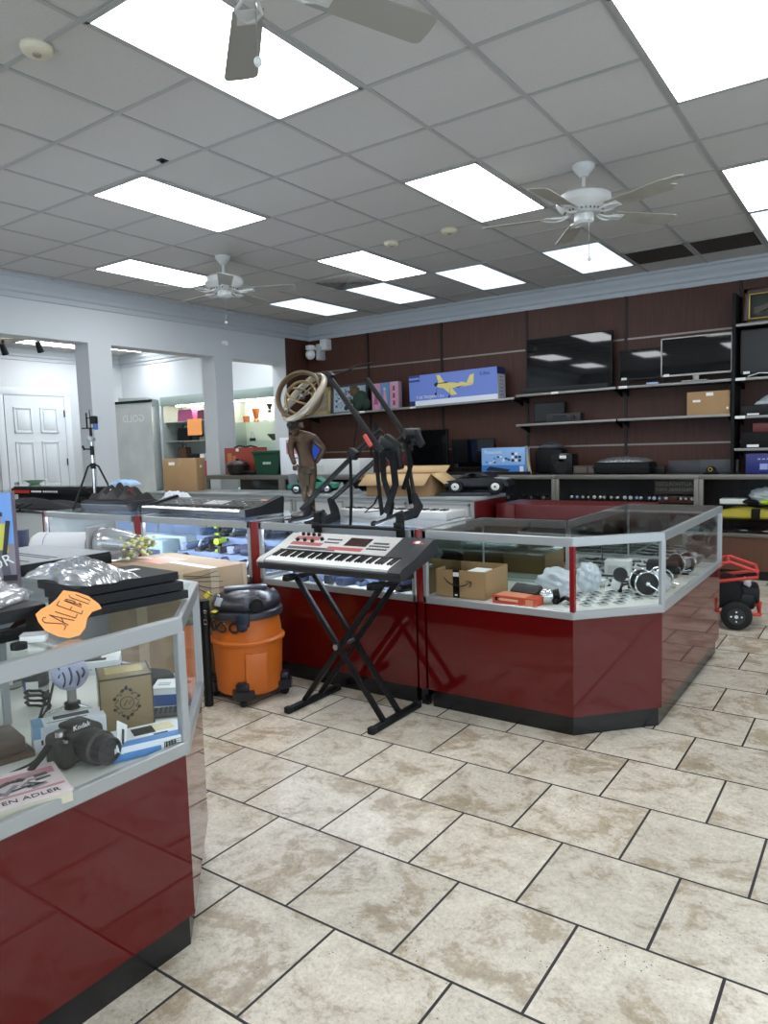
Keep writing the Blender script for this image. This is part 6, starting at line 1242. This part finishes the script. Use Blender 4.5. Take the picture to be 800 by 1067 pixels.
# long keyboard case etc. on the black counter
t = T('keyboard_case', 'long black keyboard with white printed strip at the far left', 'keyboard', (-6.76, 3.98, .9905), radians(2)); b = B(); b.box(-.52, .60, -.14, .22, .10, .165, 0, .006); b.obj('case', BLACKM, t); b = B(); b.front(-.50, -.20, .115, .145, -.14, 1); b.front(-.17, .0, .125, .142, -.14, 0)
for k in range(7): b.front(.03+k*.035, .052+k*.035, .126, .142, -.14, 0)
b.obj('printed_strip', [PAPER, REDP], t); B().box(-.48, .56, -.10, .18, 0, .10, 0, .01).obj('foam_base', BLACK, t); b = B()
for k in range(60): b.box(-.51+k*.018, -.499+k*.018, -.12, -.04, .165, .178)
b.obj('keys', BLACK, t)
t = T('garment_bag', 'black cloth bag with a hanging strap before the long black keyboard', 'bag', (-6.50, 3.66, .9905), radians(2)); b = B(); b.sheet(lambda u, v: ((u-.5)*1.2, (v-.5)*.28, .005+.09*(sin(pi*u)*sin(pi*v))**.4*(.75+.25*sin(7*u+11*v))), 28, 12); b.obj('bag_body', M('bag_cloth', '16171a', .85), t); b = B(); b.tube([(.0, -.15, .05), (.02, -.31, -.02), (.06, -.33, -.09), (.11, -.32, -.02), (.13, -.14, .05)], .012, 8, 0, False, .4); b.obj('strap', M('webbing', '121316', .8), t)
# small wide dish beyond
p = UX(36, 503, -7.2); 
# things on a box stack between the counters
t = T('storage_cabinet', 'low pale cabinet behind the nearest counter, holding the white roll', 'cabinet', (-4.95, 2.70, 0)); B().box(-.62, .45, -.30, .30, .06, .735, 0, .004).obj('body', M('cab_pale', 'b9bcc4', .5), t); B().box(-.60, .43, -.28, .28, 0, .06).obj('plinth', KICK, t); B().box(-.64, .47, -.32, .32, .735, .755, 0, .004).obj('top', M('cab_top', 'c9ccd2', .3), t)
B().box(-.59, -.09, -.308, -.299, .1, .71, 0, .002).obj('door', M('cab_pale', 'b9bcc4', .5), t); B().box(-.08, .42, -.308, -.299, .1, .71, 0, .002).obj('door', M('cab_pale', 'b9bcc4', .5), t)
t = T('foam_roll', 'thick white roll of sheeting lying behind the nearest counter', 'roll', (-4.66, 2.80, .7555), radians(22)); L_ = .42; mx_ = Matrix.Rotation(pi/2, 4, 'Y')
b = B(); b.lathe([(.055, -L_/2), (.09, -L_/2), (.092, -L_/2+.004), (.092, L_/2-.004), (.09, L_/2), (.06, L_/2), (.06, L_/2-.2), (.055, -L_/2)], (0, 0, .092), 36, 0, mx_, cap=False); b.obj('sheet_roll', M('roll_white', 'cfcfd2', .6), t); b = B(); b.lathe([(.0925, -.12), (.0935, -.12), (.0935, -.115), (.0925, -.115)], (0, 0, .092), 36, 0, mx_, cap=False); b.obj('band', GREY, t); b = B(); b.lathe([(0, -L_/2-.05), (.04, -L_/2-.06), (.075, -L_/2-.03), (.088, -L_/2+.002)], (0, 0, .092), 24, 0, mx_, cap=False); b.obj('end_fold', M('roll_cream', 'd3cdb8', .6), t)
t = T('flower_bouquet', 'clear wrapped bouquet of pale yellow flowers behind the nearest counter', 'flowers', (-4.13, 2.96, .7575), radians(25)); b = B()
b.tube([(-.25, 0, .115), (-.23, 0, .115), (-.16, 0, .11), (-.06, 0, .10), (.02, 0, .09)], [.09, .11, .11, .095, .08], 18); b.obj('clear_wrap', CLEARBAG, t, sharp=1.2)
b = B(); rnd = random.Random(6)
for k in range(95): b.ball((rnd.uniform(-.07, .12), rnd.uniform(-.10, .10), rnd.uniform(.015, .16)), rnd.uniform(.010, .017), (1, 1, .8), k % 3, 8, 6)
b.obj('blossoms', [M('flower_yellow', 'c9c878', .6), M('flower_cream', 'd9d8b0', .6), M('leaf_green', '8a9a58', .6)], t); b = B()
for k in range(9): b.tube([(.0, rnd.uniform(-.06, .06), .08), (-.12, rnd.uniform(-.04, .04), .09), (-.24, rnd.uniform(-.04, .04), .10)], .004, 5)
b.obj('stems', M('stem_green', '6c7a50', .6), t); B().box(-.275, -.26, -.11, .11, .0, .23, 0, .002).obj('wrap_card', M('wrap_grey', '9a9a9c', .35), t)
p = (-5.05, 2.63, .7555); t = T('navy_box', 'dark navy box with three small white marks by the white roll', 'box', p, radians(35)); b = B(); b.box(-.10, .10, -.05, .05, 0, .20, 0, .003); b.front(-.07, -.05, .13, .155, -.05, 1); b.front(.03, .05, .12, .145, -.05, 1); b.front(-.03, .0, .01, .022, -.05, 1); b.obj('carton', [NAVY, PAPER], t)
# security camera high in the corner
t = T('security_camera', 'white dome security camera on the wood wall corner', 'security camera', (-7.16, 8.48, 2.87)); b = B(); b.ball((0, -.06, -.01), .075, u=24, v=16); b.obj('dome', WHITE, t); b = B(); b.cyl((0, -.06, .06), (0, -.06, .12), .07); b.box(-.03, .20, -.03, .11, .05, .10, 0, .01); b.obj('mount_arm', WHITE, t); b = B(); b.box(.16, .28, -.03, .11, .04, .20, 0, .01); b.obj('junction_box', WHITE, t); b = B(); b.box(.08, .17, -.04, .1, -.1, .14, 0, .02); b.obj('bracket', LGREY, t)
b = B(); b.cyl((XL, 6.86, 2.9), (XL+.05, 6.86, 2.9), .03); b.ball((XL+.06, 6.86, 2.89), .03); b.obj('motion_sensor', WHITE, label='small white motion sensor above the second column', cat='sensor')
# ================================================================== LIT CASES: heaped cordless tools
def tool(kind, cols, name, label, c, rz, group=None):
    b = B()
    if kind == 0:
        b.cyl((-.08, 0, .12), (.06, 0, .12), .036, .030, 14, 0); b.cyl((.06, 0, .12), (.11, 0, .12), .022, .012, 12, 1); b.ob((-.03, 0, .055), (.04, .035, .10), (0, .25, 0), 1, .012); b.box(-.07, .035, -.036, .036, 0, .034, 2, .008)
    elif kind == 1:
        b.cyl((-.12, 0, .045), (.06, 0, .05), .036, .042, 14, 0); b.cyl((.06, 0, .05), (.13, 0, .05), .040, .024, 14, 1); b.cyl((.12, 0, .0), (.12, 0, .03), .05, None, 18, 2); b.box(-.16, -.10, -.03, .03, .01, .085, 2, .008)
    elif kind == 2:
        b.box(-.12, .12, -.045, .045, 0, .05, 1, .015); b.box(-.10, .06, -.04, .04, .05, .09, 0, .02); b.tube([(-.09, 0, .08), (-.03, 0, .125), (.05, 0, .12), (.09, 0, .05)], .014, 8, 2)
    else:
        b.box(-.14, .14, -.06, .06, 0, .075, 0, .02); b.tube([(-.06, 0, .075), (-.05, 0, .11), (.05, 0, .11), (.06, 0, .075)], .010, 8, 1); b.box(-.10, .04, -.062, -.058, .02, .055, 2)
    return b.obj(name, cols, label=label, cat='power tool' if kind < 3 else 'tool case', group=group, loc=c, rz=rz)
TBL = M('tool_blue', '2b4a86', .45); TNV = M('tool_navy', '2a3550', .5); TDK = M('tool_dark', '2c3038', .5); TSL = M('tool_slate', '56647e', .5); TPL = M('tool_pale', 'a9b6cc', .4)
styles = [('lime and black', (LIME, BLACK, LIME)), ('navy and black', (TNV, BLACK, TDK)), ('blue and grey', (TBL, TDK, TSL)), ('yellow and black', (YELLOW, BLACK, BLACK)), ('slate grey', (TSL, TDK, TPL)), ('red and black', (REDP, BLACK, TDK))]
kinds_n = ['cordless drill', 'angle grinder', 'sander', 'tool case']
rnd = random.Random(17); first = {}
for x0, x1, where in ((-3.30, -2.18, 'in the lit case behind the stand'), (-4.52, -3.46, 'in the lit case behind the cardboard box')):
    for r in range(3):
        n_ = 9
        for c_ in range(n_):
            x = x0+.12+(x1-x0-.24)*c_/(n_-1)+rnd.uniform(-.006, .006); y = 3.52+.185*r+rnd.uniform(-.01, .01); z = ZD+(.0 if r == 0 else .0)
            st = rnd.choices((0, 1, 2, 3, 4, 5), (1.4, 6, 5, 1, 5, .5))[0] if x0 < -4 else rnd.choices((0, 1, 2, 3, 4, 5), (0, 5, 5, 0, 5, 0))[0]; kd = rnd.randrange(4)
            key = (kd, st, where); grp = '%s %ss %s' % (styles[st][0], kinds_n[kd], where); rz = rnd.choice((-1, 1))*(pi/2+rnd.uniform(-.3, .3)); scl = rnd.uniform(.64, .74)
            if key not in first:
                first[key] = tool(kd, list(styles[st][1]), kinds_n[kd].replace(' ', '_'), '%s %s among others %s' % (styles[st][0], kinds_n[kd], where), (x, y, z), rz, grp); o = first[key]
            else: o = dup(first[key], (x, y, z), rz)
            o.scale = (scl, scl, scl)
            if r > 0:                                          # the rear rows lie on a riser
                o.location.z = ZD+.095*r+.0005
    for r in (1, 2): B().box(x0+.03, x1-.03, 3.52+.185*r-.092, 3.52+.185*r+.092, ZD, ZD+.095*r, 0, .003).obj('display_riser', M('riser_blue', '7f93b4', .5), label='%s stepped riser under the tools %s' % (('front', 'rear')[r-1], where), cat='riser')
# pale cases at the end of the row
for k in range(4):
    b = B(); b.box(-.11, .11, -.09, .09, 0, .10+.05*(k % 2), 0, .012); b.box(-.08, .08, -.0912, -.0895, .03, .08, 1); b.tube([(-.04, -.09, .06), (-.035, -.115, .06), (.035, -.115, .06), (.04, -.09, .06)], .006, 6, 1)
    b.obj('tool_case', [M('case_pale', 'b8ccd8', .4), TSL], label='pale hard case %s in the end lit case' % ('nearest the red corner strip', 'second along', 'third along', 'farthest along')[k], cat='case', group='pale hard cases', loc=(-5.66+.28*k, 3.68+.05*(k % 2), ZD))
t = T('lit_riser', 'bright white riser at the back of the end lit case', 'riser', (-5.25, 3.92, ZD)); B().box(-.55, .55, -.05, .06, 0, .16, 0, .004).obj('riser', M('riser_white', 'd5e2ea', .4), t)
# ================================================================== SIDE ROOM
UNIT = M('unit_grey', '9fa8a6', .5); UNITW = M('unit_white', 'c2c9ca', .5)
def cabinet(label, x0, x1, y0, y1, zt, shelves, glassy=False, side_wide=.05, rz=0, c=None):
    t = T('shelf_cabinet', label, 'shelves', c or (0, 0, 0), rz, 'tall shelf cabinets of the side room')
    B().box(x0, x0+side_wide, y0, y1, 0, zt-.14).obj('side_panel', UNIT, t); B().box(x1-side_wide, x1, y0, y1, 0, zt-.14).obj('side_panel', UNIT, t); B().box(x0, x1, y1-.02, y1, .1, zt-.14).obj('back_panel', UNITW, t); B().box(x0-.01, x1+.01, y0-.02, y1, zt-.15, zt, 0, .004).obj('header', M('unit_green', '93a39f', .45), t); B().box(x0, x1, y0, y1, 0, .85).obj('base_cabinet', UNITW, t)
    for z in shelves: B().box(x0+side_wide, x1-side_wide, y0+.02, y1-.02, z-.008, z).obj('shelf_board', GREENGLASS if glassy else UNITW, t)
    return t
cabinet('glass shelved cabinet with amber glassware, seen past the second column', -8.78, -7.63, 8.15, 8.58, 2.41, (1.25, 1.60, 1.90), True)
cabinet('white shelved cabinet filled with handbags, seen between the columns', -10.35, -8.90, 8.15, 8.58, 2.41, (1.02, 1.32, 1.65, 1.98))
cabinet('narrow grey sided cabinet turned beside the banner', -.35, .35, -.22, .22, 2.39, (1.02, 1.32, 1.65, 1.98), False, .03, radians(-55), (-10.62, 7.92, 0))
# cabinet lamp spots
for x in (-8.2, -9.62): B().box(-.5, .5, -.02, .02, -.016, -.001, 0, .004).obj('puck_light', M('puck_glow', 'fff4d8', .4, emit=40), label='slim cabinet light strip under the %s header' % ('glass cabinet' if x > -9 else 'handbag cabinet'), cat='light', loc=(x, 8.3, 2.259))
# glassware
AMB = M('amber_glass', 'c8763a', .1, trans=.4); CLR = M('clear_glass', 'd5dcde', .08, trans=.5)
def ware(name, label, c, prof, mat, cat, n=24): return B().lathe(prof, n=n).obj(name, mat, label=label, cat=cat, loc=c)
ware('vase', 'fluted amber vase on the top glass shelf', (-8.28, 8.35, 1.9005), [(0, 0), (.04, 0), (.045, .02), (.03, .05), (.045, .13), (.065, .21), (.06, .215), (.04, .13), (0, .06)], AMB, 'vase'); ware('goblet', 'short amber goblet beside the fluted amber vase', (-8.50, 8.35, 1.9005), [(0, 0), (.05, 0), (.05, .05), (.055, .10), (.05, .105), (0, .02)], AMB, 'goblet')
t = T('decanter', 'clear wide based decanter with black stopper on the top glass shelf', 'decanter', (-7.98, 8.35, 1.9005)); B().lathe([(0, 0), (.12, 0), (.12, .02), (.05, .09), (.025, .13), (.025, .18), (.035, .19), (0, .19)]).obj('body', CLR, t); B().lathe([(.022, .19), (.022, .21), (.045, .25), (.045, .27), (0, .275)]).obj('stopper', BLACK, t); B().lathe([(.027, .14), (.028, .14), (.028, .17), (.027, .17)], cap=False).obj('collar', BLACK, t)
ware('bowl', 'dark scalloped bowl on the middle glass shelf', (-7.90, 8.35, 1.6005), [(0, 0), (.04, 0), (.045, .015), (.08, .05), (.12, .10), (.11, .10), (.07, .05), (0, .03)], M('bowl_dark', '3b4038', .2), 'bowl'); t = T('bottle', 'small clear bottle with dark base on the middle glass shelf', 'bottle', (-8.38, 8.35, 1.6005)); B().lathe([(0, 0), (.05, 0), (.05, .05), (0, .05)]).obj('dark_base', BLACK, t); B().lathe([(.045, .05), (.03, .10), (.02, .15), (0, .155)]).obj('bottle_body', CLR, t)
t = T('figurine', 'small black and blue figurine on the lowest glass shelf', 'figurine', (-7.9, 8.35, 1.2505)); b = B(); b.ball((0, 0, .05), .045, (1, .7, 1)); b.ball((.03, 0, .10), .03); b.ball((-.06, 0, .04), .03, (.8, .7, 1.2)); b.obj('body', M('figurine_blue', '2c3a56', .3), t)
# handbags and boxes
def handbag(label, c, w, h, mat, rz=0, handle=True):
    t = T('handbag', label, 'handbag', c, rz, 'handbags in the white cabinet'); b = B(); b.prism([(-w/2, 0), (w/2, 0), (w*.46, h*.8), (w*.40, h), (-w*.40, h), (-w*.46, h*.8)], -.06, .06, 0, FY(0, 0, 0)); b.obj('bag_body', mat, t)
    if handle: b = B(); b.tube([(-w*.22, 0, h*.95), (-w*.18, 0, h*1.25), (w*.18, 0, h*1.25), (w*.22, 0, h*.95)], .010, 6); b.obj('handle', mat, t)
    return t
MAG = M('patent_magenta', '9c4a78', .18); handbag('shiny magenta handbag on the upper shelf between the columns', (-9.85, 8.3, 1.9805), .40, .20, MAG, 0, False); handbag('dark plum handbag beside the shiny magenta one', (-9.42, 8.3, 1.9805), .26, .17, M('patent_plum', '5e2c4c', .25))
handbag('black boxy handbag on the second shelf', (-9.92, 8.3, 1.6505), .32, .22, BLACKM); handbag('small black pouch bag beside the boxy black handbag', (-9.62, 8.3, 1.6505), .16, .12, BLACK)
B().box(-.12, .12, -.06, .06, 0, .06, 0, .01).obj('shoe_pair', M('shoe_mix', '8a8078', .5), label='pale flat shoes on the second shelf near the column', cat='shoes', loc=(-9.38, 8.28, 1.6505))
handbag('brown leather handbag on the third shelf', (-9.98, 8.3, 1.3205), .22, .22, M('leather_brown', '5a3c2a', .45)); B().box(-.16, .16, -.06, .06, 0, .11, 0, .02).obj('clutch_bag', BLACK, label='black clutch bag on the third shelf', cat='handbag', loc=(-9.70, 8.28, 1.3205))
for k, m in enumerate((PAPER, LGREY, M('wallet_taupe', '7b7468', .5))): B().box(-.045, .045, -.05, .05, 0, .10, 0, .01).obj('wallet', m, label='%s wallet on the third shelf' % ('white', 'light grey', 'taupe')[k], cat='wallet', loc=(-9.48+.11*k, 8.28, 1.3205))
handbag('bright pink tall handbag on the lowest shelf by the column', (-9.27, 8.26, 1.0205), .24, .30, M('bag_pink', 'b83a6a', .4)); handbag('small red handbag beside the tall pink one', (-9.55, 8.28, 1.0205), .22, .15, M('bag_red', 'a02a2a', .4)); handbag('tan and black handbag peeking from behind the brown carton', (-10.0, 8.1, .855), .30, .28, M('bag_tan', 'a8622e', .5)) if False else None
B().box(-.17, .17, -.008, .008, 0, .27).obj('orange_poster', ORANGEP, label='orange paper notice taped in front of the handbag shelves', cat='sign', loc=(-9.50, 8.135, 1.735)); b = B()
B().box(-.06, .06, -.008, .008, 0, .14).obj('orange_tag', M('tag_orange', 'e8602c', .6), label='small deep orange tag at the cabinet edge by the column', cat='sign', loc=(-9.02, 8.135, 1.42)); b.bm.free()
for k, (z, m, lab) in enumerate(((1.985, BLACK, 'dark bag on the top shelf of the narrow cabinet'), (1.655, BLACKM, 'dark shoe shaped bag on the narrow cabinet middle shelf'), (1.325, M('cloth_paleblue', '9fbcc4', .6), 'pale blue folded cloth in the narrow cabinet'), (1.025, DGREY, 'grey round item in the narrow cabinet'))):
    b = B(); b.ball((0, 0, .10), .10, (.8, 1.2, 1)); b.tube([(0, -.08, .12), (0, 0, .24), (0, .08, .12)], .012, 6); b.obj('bag', m, label=lab, cat='bag', loc=(-10.66, 7.88, z))
# roll-up banner
t = T('rollup_banner', 'grey roll-up banner with reversed letters between the columns', 'banner', (-10.08, 7.35, 0), radians(8)); B().box(-.43, .43, -.003, .003, .08, 2.28).obj('banner_sheet', M('banner_grey', 'c3c8c9', .5, var=.12, vscale=2.5), t); B().box(-.44, .44, -.015, .015, 2.27, 2.31).obj('top_rail', BLACK, t); b = B(); b.box(-.45, .45, -.09, .09, 0, .08, 0, .02); b.obj('base', ALUD, t)
b = B(); b.text('GOLD', .17, FY(.03, -.0045, 2.02), mirror=True); b.obj('lettering', M('banner_text', 'e4e8e8', .5), t)
# spot heads on a rod
t = T('track_spotlight', 'two small black spotlights hanging on a thin rod by the door', 'spotlight', (0, 0, 0)); 
c0_, c1_ = UX(-25, 352, -9.5), UX(40, 354, -9.5); b = B(); b.cyl(c0_, c1_, .008); rod = b.obj('rod', M('rod_brass', '6e674f', .4, .5), t)
b = B(); b.cyl((c1_.x, c1_.y-.25, c1_.z), (c1_.x, c1_.y-.25, CEIL), .006); b.cyl((c0_.x, c0_.y+.1, c0_.z), (c0_.x, c0_.y+.1, CEIL), .006); b.obj('drop_wire', GREY, t)
for q in (c1_, UX(3, 356, -9.5)):
    b = B(); b.cyl(q+Vector((0, 0, .02)), q+Vector((0, 0, -.03)), .02); b.cyl(q+Vector((.02, -.03, -.03)), q+Vector((-.01, .03, -.16)), .032, .045, 20); b.obj('lamp_head', BLACK, t)
# counter before the door with a dish
t = T('glass_counter', 'pale glass counter in the side room before the white door', 'counter', (0, 0, 0)); B().box(-9.6, -8.9, 4.2, 6.2, 0, .98).obj('body', M('counter_pale', 'b9c6c4', .4), t); B().box(-9.62, -8.88, 4.18, 6.22, 1.06, 1.07).obj('glass_top', GREENGLASS, t); b = B()
b.box(-8.905, -8.90, 4.2, 6.2, .98, 1.06); b.box(-9.6, -8.9, 6.195, 6.2, .98, 1.06); b.obj('glass_pane', GREENGLASS, t)
p = UZ(36, 503, 1.071); ware('dish', 'wide pale green footed dish on the side room counter', (-9.2, UX(36, 500, -9.2).y, 1.071), [(0, 0), (.08, 0), (.08, .02), (.05, .035), (.11, .07), (.16, .09), (.15, .092), (0, .05)], M('dish_green', '8fa090', .3), 'dish')
bpy.context.view_layer.update()
